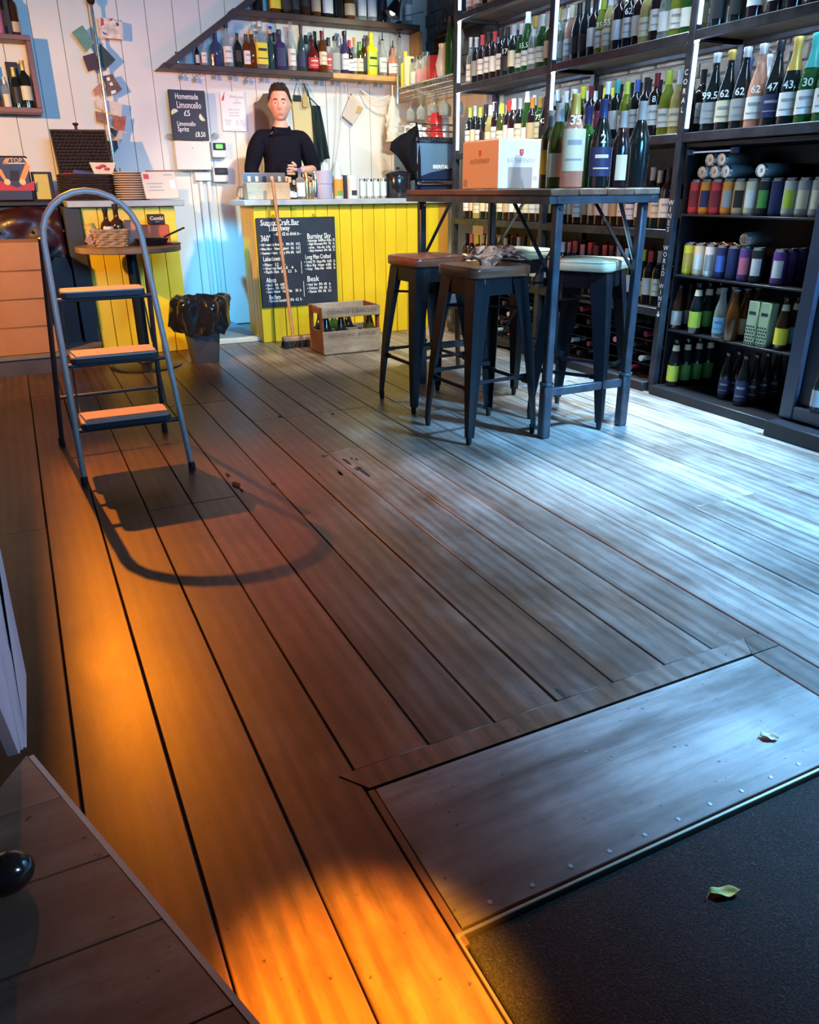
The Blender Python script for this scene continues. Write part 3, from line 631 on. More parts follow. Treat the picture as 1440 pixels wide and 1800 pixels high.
CH = [('champagne', 'dark', 'grey', 'silver', 'muselet', '99.5', 'black champagne bottle marked 99.5, grey label'),
      ('champagne', 'dark', 'cream', 'gold', 'muselet', '62', 'dark champagne bottle marked 62, pale cream label'),
      ('champagne', 'dark', 'grey', 'silver', 'muselet', '62', 'dark champagne bottle marked 62, dull grey label'),
      ('champagne', 'rose', 'white', 'silver', 'muselet', '62', 'pink champagne bottle with tall white label'),
      ('champagne', 'dark', 'navy', 'black', 'muselet', '47', 'black champagne bottle marked 47, navy label'),
      ('champagne', 'dark', 'white', 'gold', 'foil', '43.', 'champagne bottle with yellow foil marked 43'),
      ('champagne', 'green', 'white', 'teal', 'foil', '30', 'green champagne bottle with teal foil marked 30'),
      ('champagne', 'green', 'white', 'cream', 'foil', '28', 'green champagne bottle with cream foil marked 28'),
      ('champagne', 'green', 'white', 'blue', 'foil', '28', 'green champagne bottle with blue foil at end of row')]
for i, (k, g, l, c, stl, pr, wd) in enumerate(CH):
    bottle('champagne_bottle', k, g, l, c, (XF, 3.235-i*0.0935, LV['middle']+0.0005), wd+', near bay middle shelf', 'champagne bottles on the near bay middle shelf', -PI/2+0.5, style=stl, price=pr, s=1.06, c2='grey')
for i in range(6):
    bottle('champagne_bottle', 'champagne', 'dark', 'grey', ('blue', 'silver', 'black')[i % 3], (XB+0.03, 3.19-i*0.13, LV['middle']+0.0005), f'dark champagne bottle, {("blue", "silver", "black")[i % 3]} foil, {ORD[i]} behind on near bay middle shelf', 'champagne bottles on the near bay middle shelf', -PI/2+0.5, style='foil')
# bottles lying in the rack under the bottom shelf
rack = root('wine_rack', (3.4, 4.2, 0.055), 'dark wire rack of lying wine bottles under the shelving', 'rack')
for r in range(5):
    for xx in (SX0+0.07, SX1-0.09): MB().tube([(xx, UP[2]+0.05, 0.062+r*0.0705), (xx, UP[0]-0.05, 0.062+r*0.0705)], 0.003, 6).build('rod', M_shelfrail, rack)
capc = ['maroon', 'black', 'pink', 'black', 'silver', 'black', 'red', 'black', 'maroon', 'black', 'silver']
kk = 0
for r in range(5):
    for i in range(13):
        y = 5.58-i*0.17-(0.085 if r % 2 else 0)
        if abs(y-UP[1]) < 0.06 or y < UP[2]+0.08: continue
        c = capc[(kk*7+r*3) % 11]; kk += 1
        if (i+r) % 6 == 5: continue
        bay = 0 if y > UP[1] else 1
        o = bottle('wine_bottle', 'bordeaux', 'wine', None, c, (SX0+0.325+rnd.uniform(-0.012, 0.012), y, 0.065+r*0.0705+0.039), f'dark wine bottle lying flat, {c} capsule, {ORD[i]} along rack row {("one", "two", "three", "four", "five")[r]} from floor', 'lying wine bottles in the rack')
        o.rotation_euler = (0, -PI/2, 0)
# ================================================================ DRINKS FRIDGES IN THE NEAR BAY
M_fr = mat('fridge_black', (0.012, 0.013, 0.020), 0.45)
M_frb = mat('fridge_blue_grey', (0.045, 0.052, 0.085), 0.4, coat=0.2)
fr = root('drinks_fridge', (3.4, 2.87, 0), 'open black drinks fridge of cans and beers under the champagne shelf', 'fridge')
FX = 3.225; FY0, FY1 = 2.44, 3.305
MB().box(FX-0.06, SX1, FY0, FY1, 0.0, 0.05, 0.004).build('plinth', M_fr, fr)
MB().box(SX1-0.02, SX1, FY0, FY1, 0.05, 1.295).build('back_panel', M_fr, fr)
MB().box(FX+0.02, SX1, FY1-0.012, FY1, 0.05, 1.295).build('side_panel', M_fr, fr)
MB().box(FX+0.02, SX1, FY0, FY0+0.012, 0.05, 1.295).build('side_panel', M_fr, fr)
MB().box(FX, SX1, FY0, FY1, 1.295, 1.318, 0.004).build('top_panel', M_fr, fr)
FZ = (0.052, 0.368, 0.664, 0.975)
for z in FZ[1:]:
    MB().box(FX+0.01, SX1-0.03, FY0+0.014, FY1-0.014, z-0.010, z, 0.002).build('shelf', M_fr, fr)
tb = MB(); tb.tube([(FX+0.01, 3.265, 1.272), (FX+0.01, 2.99, 1.272)], 0.004, 8)
tb.build('light_tube', mat('tube_glow', (0.8, 0.85, 1), 0.3, emit=(0.55, 0.65, 0.95), es=0.35), fr)
for y in (3.275, 2.985): MB().lathe([(0.0, -0.012), (0.022, -0.012), (0.022, 0.012), (0, 0.012)], 8, (FX+0.01, y, 1.272)).build('tube_bracket', M_frb, fr)
f2 = root('glass_door_fridge', (3.34, 2.05, 0), 'second dark fridge with blue-grey door frame beside the beers', 'fridge')
MB().box(3.20, SX1, 1.75, 2.425, 0.0, 1.28, 0.006).build('cabinet', M_fr, f2)
MB().box(3.08, 3.58, 1.75, 2.425, 0.0, 0.075, 0.006).build('plinth', M_fr, f2)
MB().box(3.165, 3.195, 2.35, 2.425, 0.085, 1.27, 0.006).build('door_stile', M_frb, f2)
MB().box(3.165, 3.195, 1.75, 1.80, 0.085, 1.27, 0.006).build('door_stile', M_frb, f2)
MB().box(3.165, 3.195, 1.80, 2.35, 0.085, 0.15, 0.006).build('door_rail', M_frb, f2)
MB().box(3.165, 3.195, 1.80, 2.35, 1.21, 1.27, 0.006).build('door_rail', M_frb, f2)
MB().tube([(3.16, 2.36, 0.86), (3.15, 2.30, 0.80), (3.15, 2.22, 0.815), (3.16, 2.12, 0.90)], 0.004, 6).build('door_cable', M_chalk, f2)
bottle('beer_bottle', 'beer', 'dark', 'grey', 'silver', (3.176, 2.24, 0.152), 'dark beer bottle with grey label at the blue-grey fridge door', 'fridge beers', -PI/2+0.5, style='crown')
# cans
CANP = [(0.0, 0.003), (0.024, 0.003), (0.027, 0.0), (0.0325, 0.010), (0.0330, 0.014), (0.0330, 0.150), (0.0325, 0.154)]
def can_mesh(c, c2):
    k = ('can', c, c2)
    if k not in MC:
        MC[k] = [MB().lathe(CANP, 16).mesh('can_body', paint(c), ang=0.5),
                 MB().lathe([(0.0326, 0.1535), (0.0270, 0.165), (0.0275, 0.168), (0.0255, 0.168), (0.0245, 0.164), (0, 0.1645)], 16).mesh('can_end', mat('can_metal', (0.70, 0.72, 0.74), 0.25, 0.9), ang=0.5),
                 MB().bar((-0.009, 0, 0.166), (0.009, 0, 0.166), 0.012, 0.0015).mesh('pull_tab', mat('can_tab', (0.45, 0.46, 0.48), 0.3, 0.9)),
                 None if not c2 else MB().lathe([(0.0331, 0.035), (0.0334, 0.035), (0.0334, 0.115), (0.0331, 0.115)], 8, a0=-PI/2-0.8, a1=-PI/2+0.7).mesh('print_panel', paint(c2), ang=0.5)]
    return MC[k]
def can(c, c2, loc, label, group, rz=-PI/2+0.5, rot=None):
    m = can_mesh(c, c2); o = link('beer_can', m[0]); o.location = loc; o.rotation_euler = rot or (0, 0, rz)
    tag(o, label, 'can', group)
    link('can_end', m[1], o); link('pull_tab', m[2], o)
    if m[3]: link('print_panel', m[3], o)
    return o
CX = 3.285
row1 = [('red', 'maroon', 'first red can with dark diagonal print'), ('orange', 'navy', 'orange and navy can with barcode'), ('red', 'maroon', 'second red can with dark print'), ('orange', 'grey', 'orange can with grey scene'),
        ('tan', 'black', 'tan can with scribbled black print'), ('cream', 'white', 'cream can with white panel'), ('black', 'green', 'black can with green top print'), ('navy', None, 'plain navy can'),
        ('silver', 'lime', 'silver can with lime print'), ('grey', 'cream', 'pale grey-green can, last but one'), ('grey', 'cream', 'pale grey-green can at row end')]
for i, (c, c2, wd) in enumerate(row1): can(c, c2, (CX, 3.252-i*0.0735, FZ[3]+0.001), wd+' on the top fridge shelf', 'cans on the top fridge shelf')
row2 = [('yellow', 'gold', 'bright yellow can'), ('cream', 'white', 'cream can with white panel'), ('white', 'grey', 'white can with grey panel'), ('navy', 'blue', 'navy can with blue panel'), ('navy', None, 'plain dark navy can'), ('purple', 'pink', 'purple can with pink print'), ('black', 'white', 'black can with white barcode panel')]
for i, (c, c2, wd) in enumerate(row2): can(c, c2, (CX, 3.240-i*0.0755, FZ[2]+0.001), wd+' on the second fridge shelf', 'cans on the second fridge shelf')
for i in range(4): can('purple', 'white' if i == 0 else 'navy', (CX+0.0+i*0.07, 2.66, FZ[2]+0.001), f'purple can, {ORD[i]} in the file running back on second fridge shelf', 'cans on the second fridge shelf')
for j in range(3):
    for i in range(1, 3): can(('cream', 'white', 'navy')[j], None, (CX+i*0.07, 3.165-j*0.0755, FZ[2]+0.001), f'{("cream", "white", "navy")[j]} can, {ORD[i]} deep on second fridge shelf', 'cans on the second fridge shelf')
def lying(y, z, label, group): can('grey', None, (CX+0.135, y, z), label, group, rot=(0, -PI/2, 0))
zt = FZ[3]+0.169+0.0335
for i, y in enumerate((3.20, 3.118, 3.045)): lying(y, zt, f'silver can lying on the top row of cans, {ORD[i]} of lower three', 'lying cans in the fridge')
for i, y in enumerate((3.158, 3.081)): lying(y, zt+0.057, f'silver can lying on other cans, {ORD[i]} of upper two', 'lying cans in the fridge')
lying(2.83, zt, 'silver can lying alone on the top row of cans', 'lying cans in the fridge')
can('navy', None, (CX+0.29, 2.83, zt), 'dark can lying end to end behind a silver can', 'lying cans in the fridge', rot=(0, -PI/2, 0))
can('navy', None, (CX+0.29, 3.045, zt), 'dark can lying behind the lower three silver cans', 'lying cans in the fridge', rot=(0, -PI/2, 0))
lying(2.865, FZ[2]+0.169+0.0335, 'silver can lying on the second row of cans', 'lying cans in the fridge')
# beer bottles
def beer(gl, lab, loc, wd, neck=None, lo=None, hi=None, cap='black', s=1.0, c2=None):
    return bottle('beer_bottle', 'beer', gl, lab, cap, loc, wd, 'fridge beers', -PI/2+0.45, style='crown', neck=neck, lo=lo, hi=hi, s=s, c2=c2)
z = FZ[1]+0.001
for i in range(2): beer('brown', 'grey', (3.275+i*0.075, 3.265, z), f'brown beer with dull grey label, {("front", "behind")[i]}, far end of third fridge shelf', s=1.02)
for i in range(3): beer('dark', 'lime' if i == 0 else 'green', (3.26+i*0.078, 3.115, z), f'dark beer with round pale label, {ORD[i]} in file on third fridge shelf', 'cream', 0.03, 0.105, s=1.12)
for i in range(2): beer('clear', 'sky', (3.27+i*0.078, 2.955, z), f'clear beer bottle with sky blue label, {("front", "behind")[i]}, third fridge shelf', s=1.08, c2='blue' if i == 0 else None, cap='silver')
for i in range(3): beer('amber', 'tan' if i else None, (3.265+i*0.078, 2.868, z), f'pale brown beer bottle, {ORD[i]} in file on third fridge shelf', s=1.08, cap='silver')
for i in range(2):
    t = root('drink_carton', (3.275, 2.735-i*0.072, z), f'pale green tall carton with dotted lower half, {("far", "near")[i]} one of pair', 'carton', 'pale cartons in the fridge', -PI/2+PI/2)
    MB().box(-0.03, 0.03, -0.031, 0.031, 0, 0.215, 0.004).build('carton_body', mat('carton_green', (0.42, 0.55, 0.36), 0.6), t, world=False)
    d = MB()
    for a in range(4):
        for b in range(6):
            d.lathe([(0.0, 0), (0.0055, 0), (0.0055, 0.0006), (0, 0.0006)], 7)
            for q in range(len(d.v)-28, len(d.v)):
                v = d.v[q]; d.v[q] = (-0.0302-v[2], -0.022+a*0.0147+v[0]+(0.004 if b % 2 else -0.003), 0.012+b*0.016+v[1])
    d.build('printed_dots', M_ink, t, world=False)
    MB().box(-0.0306, -0.030, -0.02, 0.02, 0.15, 0.165).build('lettering_band', M_ink, t, world=False)
for i in range(4): beer('brown', ('yellow', 'sky', 'navy', 'navy')[i], (3.28+i*0.078, 2.575, z), f'dark beer, {("yellow", "pale blue", "navy", "navy")[i]} label, {ORD[i]} in near file of third fridge shelf', 'cream', s=1.05)
z = FZ[0]+0.001
for i in range(4): beer('dark', 'lime' if i == 0 else 'green', (3.27+i*0.08, 3.235-i*0.008, z), f'dark beer with green oval label, {ORD[i]} in far file on bottom fridge shelf', 'cream', 0.025, 0.105, s=1.12)
for i in range(2): beer('dark', 'navy', (3.30+i*0.08, 2.885, z), f'dark beer with navy label, {("front", "behind")[i]}, middle of bottom fridge shelf', s=1.05, c2='grey')
for i in range(4): beer('dark', 'navy' if i == 0 else 'black', (3.27+i*0.08, 2.745, z), f'dark beer with round blue label, {ORD[i]} in near file of bottom fridge shelf', s=1.10, lo=0.02, hi=0.115, c2='grey')
t = MB()
n = 12
for i in range(n):
    for j in range(6):
        t.v.append((3.30+0.14*j/5+rnd.uniform(-0.01, 0.01), 2.86-0.21*i/(n-1), 1.32+0.035*math.sin(PI*j/5)*rnd.uniform(0.3, 1.1)+0.004))
for i in range(n-1):
    for j in range(5): q = i*6+j; t.f.append((q, q+1, q+7, q+6)); t.m.append(0)
t.thing('crumpled_bag', mat('white_plastic', (0.75, 0.78, 0.80), 0.3), 'crumpled white plastic bag lying on top of the black fridge', 'bag')
# ================================================================ HIGH TABLE
tb = root('high_table', (2.345, 3.5, 0), 'high narrow plank table on dark steel legs by the stools', 'table')
TX0, TX1, TY0, TY1, TZ = 2.045, 2.645, 2.83, 4.22, 1.105
M_tt = wood('table_planks', (0.10, 0.05, 0.03), (0.21, 0.11, 0.07), (0.34, 0.27, 0.22), 1, (0.35, 0.6), 24, 0.6)
for i in range(4):
    MB().box(TX0+0.15*i+0.0015, TX0+0.15*(i+1)-0.0015, TY0, TY1, TZ-0.030+(0.002 if i % 2 else 0), TZ+(0.0 if i % 2 else -0.001), 0.005).build('plank', M_tt, tb)
for x in (TX0+0.02, TX1-0.02): MB().box(x-0.02, x+0.02, TY0+0.005, TY1-0.005, TZ-0.062, TZ-0.031, 0.003).build('frame_rail', M_steel, tb)
for y in (TY0+0.022, TY1-0.022): MB().box(TX0+0.04, TX1-0.04, y-0.018, y+0.018, TZ-0.062, TZ-0.031, 0.003).build('frame_rail', M_steel, tb)
LX = (2.122, 2.592); LY = (2.878, 4.165)
for x in LX:
    for y in LY:
        lg = MB().box(x-0.020, x+0.020, y-0.020, y+0.020, 0.26, TZ-0.062, 0.006).build('leg', M_steel, tb)
        MB().box(x-0.024, x+0.024, y-0.024, y+0.024, 0.0, 0.262, 0.006).build('leg_sleeve', M_steel, lg)
        MB().lathe([(0.032, 0.258), (0.034, 0.262), (0.032, 0.268), (0.020, 0.270)], 12, (x, y, 0)).build('collar', M_steel, lg)
        MB().lathe([(0.009, 0), (0.009, 0.01), (0, 0.012)], 8, (x, y-0.022, TZ-0.085)).build('bolt_head', M_chrome, lg)
for y in LY: MB().box(LX[0]+0.024, LX[1]-0.024, y-0.012, y+0.012, 0.20, 0.240, 0.004).build('foot_rail', M_steel, tb)
for y, s in ((LY[0], 1), (LY[1], -1)):
    for x in LX:
        MB().bar((x, y+0.02*s, 0.74), (x, y+0.34*s, TZ-0.06), 0.006, 0.018, (1, 0, 0)).build('brace', M_black, tb)
MB().bar((LX[1]-0.022, LY[0], 0.80), (LX[1]-0.13, LY[0], TZ-0.06), 0.018, 0.006, (0, 1, 0)).build('brace', M_chrome, tb)
MB().tube([(LX[0]+0.02, LY[0]+0.05, 0.86), (LX[0]+0.02, LY[0]+0.42, 0.44)], 0.005, 6).build('tie_rod', M_black, tb)
# on the table: the wine carton
BX = (2.175, 2.435, 3.45, 3.80, TZ+0.001, TZ+0.222)
t = root('wine_carton', (2.305, 3.62, TZ+0.001), 'large white wine box, left side tinted orange-lit, printed with a red shield on the table', 'box')
M_bw = mat('white_card', (0.80, 0.82, 0.86), 0.6); M_bwarm = mat('orange_lit_card', (0.66, 0.42, 0.24), 0.7)  # second tone is the white card with orange light put into its colour
MB().box(*BX, 0.003).build('carton_body', [M_bw], t)
MB().box(BX[0]-0.0012, BX[0]-0.0002, BX[2]+0.004, BX[3]-0.004, BX[4]+0.004, BX[5]-0.004).build('side_lit_tone', M_bwarm, t)
for (a, b) in ((BX[2]+0.002, BX[2]+0.172), (BX[2]+0.178, BX[3]-0.002)): MB().box(BX[0]+0.002, BX[1]-0.002, a, b, BX[5], BX[5]+0.003, 0.001).build('flap', M_bwarm, t)
M_shield = mat('shield_red', (0.62, 0.06, 0.07), 0.6)
sh = [(-0.012, 0.014), (0.012, 0.014), (0.012, -0.002), (0.007, -0.012), (0, -0.017), (-0.007, -0.012), (-0.012, -0.002)]
MB().prism(sh, (2.305, BX[2]-0.0008, TZ+0.164), (1, 0, 0), (0, 0, 1), (0, 0.0006, 0)).build('shield_emblem', M_shield, t)
MB().prism([(-a, b) for a, b in sh], (BX[0]-0.0018, 3.625, TZ+0.164), (0, -1, 0), (0, 0, 1), (0.0006, 0, 0)).build('shield_emblem', M_shield, t)
txt('T', 0.018, (2.305, BX[2]-0.002, TZ+0.164), t, M_bw, '-y', 'emblem_letter', 'CENTER')
txt('T', 0.018, (BX[0]-0.003, 3.625, TZ+0.164), t, M_bwarm, '-x', 'emblem_letter', 'CENTER')
M_gtxt = mat('grey_print', (0.45, 0.46, 0.50), 0.7); M_btxt = mat('brown_print', (0.40, 0.22, 0.12), 0.7)
txt('RATHFINNY', 0.030, (2.305, BX[2]-0.001, TZ+0.127), t, M_gtxt, '-y', align='CENTER')
txt('RATHFINNY', 0.034, (BX[0]-0.0025, 3.625, TZ+0.127), t, M_btxt, '-x', align='CENTER')
MB().box(2.232, 2.372, BX[2]-0.0015, BX[2]-0.0002, TZ+0.003, TZ+0.098).build('grey_print', mat('grey_flap', (0.42, 0.40, 0.42), 0.7), t)
MB().box(2.372, 2.405, BX[2]-0.0013, BX[2]-0.0002, TZ+0.003, TZ+0.088).build('side_detail', M_paper, t)
txt('75', 0.026, (2.389, BX[2]-0.002, TZ+0.045), t, M_btxt, '-y', align='CENTER')
bc = MB()
for i in range(9): bc.box(BX[0]-0.0018, BX[0]-0.0012, 3.785-i*0.0045-0.0022, 3.785-i*0.0045, TZ+0.012, TZ+0.046)
bc.build('barcode', M_btxt, t)
# bottles standing on the near end of the table
TB = [('bordeaux', 'olive', 'yellow', 'grey', (962, 3.13), 1.05, 'olive bottle with yellow label next to the wine box', {}),
      ('burgundy', 'olive', 'tan', 'silver', (977, 3.03), 1.12, 'olive green bottle, tan label, grey capsule, left on the table', {}),
      ('burgundy', 'rose', 'cream', 'gold', (1003, 2.915), 1.20, 'large pale rose bottle with big cream label at table end', {'lo': 0.055, 'hi': 0.190, 'price': '35', 'c2': 'grey'}),
      ('bordeaux', 'green', None, 'navy', (1026, 3.04), 1.10, 'green bottle with navy capsule just behind the rose bottle', {}),
      ('burgundy', 'wine', None, 'maroon', (1041, 3.14), 1.08, 'dark bottle with maroon capsule, rear of the table bottles', {}),
      ('burgundy', 'dark', 'navy', 'navy', (1051, 2.95), 1.17, 'black bottle with blue scenic label marked 2', {'price': '2', 'c2': 'cream', 'hi': 0.14}),
      ('burgundy', 'wine', 'cream', 'grey', (1086, 2.925), 1.02, 'short dark bottle with narrow pale label, grey capsule', {'arc': 0.6, 'lo': 0.03, 'hi': 0.13}),
      ('burgundy', 'dark', None, 'grey', (1117, 2.955), 1.17, 'plain black bottle nearest the table corner', {})]
for k, g, l, c, (u, y), s, wd, kw in TB:
    x = P(u, 325, 1, y).x
    bottle('wine_bottle', k, g, l, c, (x, y, TZ+0.001), wd, 'wine bottles on the high table', -0.5, s=s, **kw)
# ================================================================ BAR STOOLS
def rod_pts(p, q, n=2): return [Vector(p).lerp(Vector(q), i/(n-1)) for i in range(n)]
def make_stool(label, seat_m, loc, rz, group='metal bar stools round the table'):
    t = root('bar_stool', loc, label, 'stool', group, rz)
    HT, HB, ZT = 0.142, 0.198, 0.735
    for sx in (-1, 1):
        for sy in (-1, 1):
            b = MB(); wt, wbm, th = 0.084, 0.030, 0.004
            T = Vector((sx*HT, sy*HT, ZT)); B = Vector((sx*HB, sy*HB, 0.035)); kb = 0.012
            def ring(o, wd):
                return [o, o-Vector((sx*wd, 0, 0)), o-Vector((sx*wd, -sy*th, 0)), o-Vector((sx*th, sy*th, 0)), o-Vector((-0*sx, sy*wd, 0))-Vector((sx*th, 0, 0)), o-Vector((0, sy*wd, 0))]
            zs = [0, 0.25, 0.55, 0.8, 1.0]; rings = []
            for q in zs:
                o = T.lerp(B, q); o += Vector((-sx, -sy, 0))*kb*math.sin(PI*q)*-0.6
                rings.append(ring(o, wt+(wbm-wt)*q))
            vs = [v for r in rings for v in r]; fs = []
            for i in range(len(rings)-1):
                for j in range(6):
                    f = (i*6+j, i*6+(j+1) % 6, (i+1)*6+(j+1) % 6, (i+1)*6+j); fs.append(f if sx*sy > 0 else tuple(reversed(f)))
            fs.append(tuple(range(6))); fs.append(tuple(range((len(rings)-1)*6, len(rings)*6)))
            b.add(vs, fs); lg = b.build('leg', M_black, t, world=False)
            MB().lathe([(0.010, 0), (0.012, 0.004), (0.015, 0.045)], 10, (sx*(HB-0.012), sy*(HB-0.012), 0)).build('rubber_foot', M_rubber, lg, world=False)
    def at(z): q = (ZT-z)/(ZT-0.035); return HT+(HB-HT)*q-0.012
    for z, ax in ((0.285, 0), (0.255, 1)):
        h = at(z)
        for sg in (-1, 1):
            a, bq = (Vector((-h, sg*h, z)), Vector((h, sg*h, z))) if ax == 0 else (Vector((sg*h, -h, z)), Vector((sg*h, h, z)))
            m = MB().bar(a, bq, 0.009, 0.016)
            for e_ in (a, bq): m.bar(e_, e_.lerp(bq if e_ == a else a, 0.16), 0.016, 0.022)
            m.build('foot_rest', M_black, t, world=False)
    for sg in (-1, 1):
        MB().box(-HT+0.01, HT-0.01, sg*(HT-0.003)-0.002, sg*(HT-0.003)+0.002, 0.665, 0.738).build('apron', M_black, t, world=False)
        MB().box(sg*(HT-0.003)-0.002, sg*(HT-0.003)+0.002, -HT+0.01, HT-0.01, 0.665, 0.738).build('apron', M_black, t, world=False)
    for sg in (-1, 1): MB().bar((-0.13, sg*0.13, 0.60), (0.13, -sg*0.13, 0.60), 0.003, 0.012).build('cross_brace', M_black, t, world=False)
    MB().prism(rrect(0.150, 0.150, 0.035), (0, 0, 0.738), (1, 0, 0), (0, 1, 0), (0, 0, 0.006)).build('seat_plate', M_black, t, world=False)
    s = MB(); rings = [(0.158, 0.742), (0.163, 0.748), (0.163, 0.778), (0.158, 0.788), (0.12, 0.793), (0.05, 0.794)]
    pts = []
    for r, z in rings: pts.append([(x, y, z) for x, y in rrect(r, r, 0.045*r/0.16, 5)])
    n = len(pts[0]); s.v = [p for r in pts for p in r]
    for i in range(len(pts)-1):
        for j in range(n): s.f.append((i*n+j, i*n+(j+1) % n, (i+1)*n+(j+1) % n, (i+1)*n+j)); s.m.append(0)
    s.f.append(tuple(range((len(pts)-1)*n, len(pts)*n))); s.m.append(0); s.f.append(tuple(reversed(range(n)))); s.m.append(0)
    seat = s.build('seat', seat_m, t, world=False, ang=0.9)
    MB().tube([(x, y, 0.7835) for x, y in rrect(0.162, 0.162, 0.045, 5)], 0.0022, 5, closed=True).build('piping', seat_m, seat, world=False)
    return t
M_leather = mat('brown_leather', (0.22, 0.075, 0.035), 0.32, coat=0.35, var=0.25, vs=(9, 9, 9))
M_leather_lit = mat('lit_leather', (0.55, 0.50, 0.36), 0.30, coat=0.35, var=0.12, vs=(9, 9, 9))  # the brown leather with LED light put into a pale colour
make_stool('metal bar stool with brown seat, behind the stool holding the scarf', M_leather, (1.935, 3.745, 0), 0.05)
make_stool('nearest metal bar stool with brown seat and patterned scarf on it', M_leather, (1.918, 3.137, 0), 0.06)
make_stool('metal bar stool with seat toned LED-lit pale between the front table legs', M_leather_lit, (2.505, 3.12, 0), 0.55)
make_stool('metal bar stool with seat toned LED-lit pale half hidden under the far table end', M_leather_lit, (2.605, 3.87, 0), 0.2)
# scarf on the nearest stool
sc_b = MB(); NX, NY = 30, 16
for i in range(NX):
    for j in range(NY):
        u, v = i/(NX-1), j/(NY-1)
        x = 1.85+0.26*u; y = 3.04+0.20*v
        e = 1-((u-0.5)/0.55)**2*0.9-((v-0.5)/0.6)**2*0.7
        h = 0.075*max(0.0, e)*(0.75+0.5*noise.noise(Vector((u*5, v*5, 1.3))))+0.016*math.sin(u*16+v*5)*max(0.1, e)+0.012*noise.noise(Vector((u*14, v*12, 4)))
        z = 0.799+max(0.002, h)
        if v < 0.30 and u < 0.45: k_ = (0.30-v)/0.30*(1-u/0.45); y -= 0.085*k_; z -= 0.085*max(0, k_-0.45)/0.55; x -= 0.03*k_
        sc_b.v.append((x+0.02*noise.noise(Vector((u*6, v*6, 9))), y+0.02*noise.noise(Vector((u*6, v*6, 3))), z))
for i in range(NX-1):
    for j in range(NY-1): q = i*NY+j; sc_b.f.append((q, q+NY, q+NY+1, q+1)); sc_b.m.append(0)
msc, nt, b_ = _nt('scarf_fabric')
tc = nt.nodes.new('ShaderNodeTexCoord'); vo = nt.nodes.new('ShaderNodeTexNoise'); vo.inputs['Scale'].default_value = 11; vo.inputs['Detail'].default_value = 3; vo.inputs['Distortion'].default_value = 1.5
nt.links.new(tc.outputs['Object'], vo.inputs['Vector']); cr = nt.nodes.new('ShaderNodeValToRGB'); e = cr.color_ramp.elements; cr.color_ramp.interpolation = 'CONSTANT'
e[0].position = 0.0; e[0].color = (0.05, 0.02, 0.02, 1); e[1].position = 0.42; e[1].color = (0.32, 0.15, 0.10, 1)
q = e.new(0.53); q.color = (0.42, 0.33, 0.28, 1); q = e.new(0.58); q.color = (0.20, 0.09, 0.08, 1); q = e.new(0.66); q.color = (0.30, 0.18, 0.13, 1)
nt.links.new(vo.outputs['Fac'], cr.inputs[0]); nt.links.new(cr.outputs[0], b_.inputs['Base Color']); b_.inputs['Roughness'].default_value = 0.85
so = sc_b.thing('scarf', msc, 'crumpled brown and grey patterned scarf on the nearest stool', 'scarf')
md = so.modifiers.new('thick', 'SOLIDIFY'); md.thickness = 0.004; md.offset = 1
# low wooden stool behind
lw = root('low_stool', (2.40, 4.30, 0), 'low wooden stool with grey-blue cushion behind the bar stools', 'stool')
M_dw = mat('brown_wood', (0.16, 0.065, 0.035), 0.5)
for x, y in ((2.20, 4.12), (2.58, 4.12), (2.24, 4.52), (2.58, 4.52)):
    MB().tube([(x, y, 0), (x+(2.40-x)*0.25, y+(4.32-y)*0.25, 0.44)], [0.016, 0.022], 8).build('leg', M_dw, lw)
MB().prism(rrect(0.20, 0.20, 0.09), (2.40, 4.32, 0.44), (1, 0, 0), (0, 1, 0), (0, 0, 0.035)).build('seat', M_dw, lw)
MB().prism(rrect(0.19, 0.19, 0.09), (2.40, 4.32, 0.475), (1, 0, 0), (0, 1, 0), (0, 0, 0.045)).build('cushion', mat('blue_grey_cloth', (0.40, 0.48, 0.55), 0.7), lw)
# ================================================================ STEP LADDER
ld = root('step_ladder', (0.29, 3.5, 0), 'grey metal three-step ladder with hoop handrail on the orange-lit floor', 'ladder')
M_tread = mat('ladder_tread', (0.62, 0.50, 0.44), 0.6, var=0.06, vs=(30, 30, 30))
M_lgrey = mat('ladder_dark_tube', (0.07, 0.07, 0.085), 0.45, 0.5)
FL, FR, RL, RR = Vector((0.085, 3.21, 0)), Vector((0.517, 3.20, 0)), Vector((0.035, 3.82, 0)), Vector((0.511, 3.84, 0))
def stile(s, z):                                # front stile: leans back and narrows towards the hoop
    q = z/0.93; a = FL if s < 0 else FR; top = Vector((0.105 if s < 0 else 0.475, 3.475, 0.93)); return a.lerp(top, q)
hoop = [stile(-1, 0.0), stile(-1, 0.3), stile(-1, 0.6), stile(-1, 0.93)]
for i in range(1, 12):
    a = PI*i/12; hoop.append(Vector((0.29-0.185*math.cos(a), 3.475+0.05*math.sin(a), 0.93+0.178*math.sin(a))))
hoop += [stile(1, 0.93), stile(1, 0.6), stile(1, 0.3), stile(1, 0.0)]
MB().tube(hoop, 0.0125, 10).build('hoop_frame', M_alu, ld)
for p in (FL, FR): MB().lathe([(0.015, 0), (0.015, 0.03), (0.013, 0.032)], 10, (p.x, p.y, 0)).build('end_cap', M_lgrey, ld)
for s, r in ((-1, RL), (1, RR)):
    tp = Vector((0.098 if s < 0 else 0.488, 3.54, 0.935))
    MB().tube([r, tp], 0.011, 8).build('rear_leg', M_lgrey, ld)
    MB().lathe([(0.014, 0), (0.014, 0.035), (0.011, 0.037)], 10, (r.x, r.y, 0)).build('end_cap', M_rubber, ld)
MB().tube([RL.lerp(Vector((0.098, 3.54, 0.935)), 0.26), RR.lerp(Vector((0.488, 3.54, 0.935)), 0.26)], 0.008, 8).build('rear_crossbar', M_lgrey, ld)
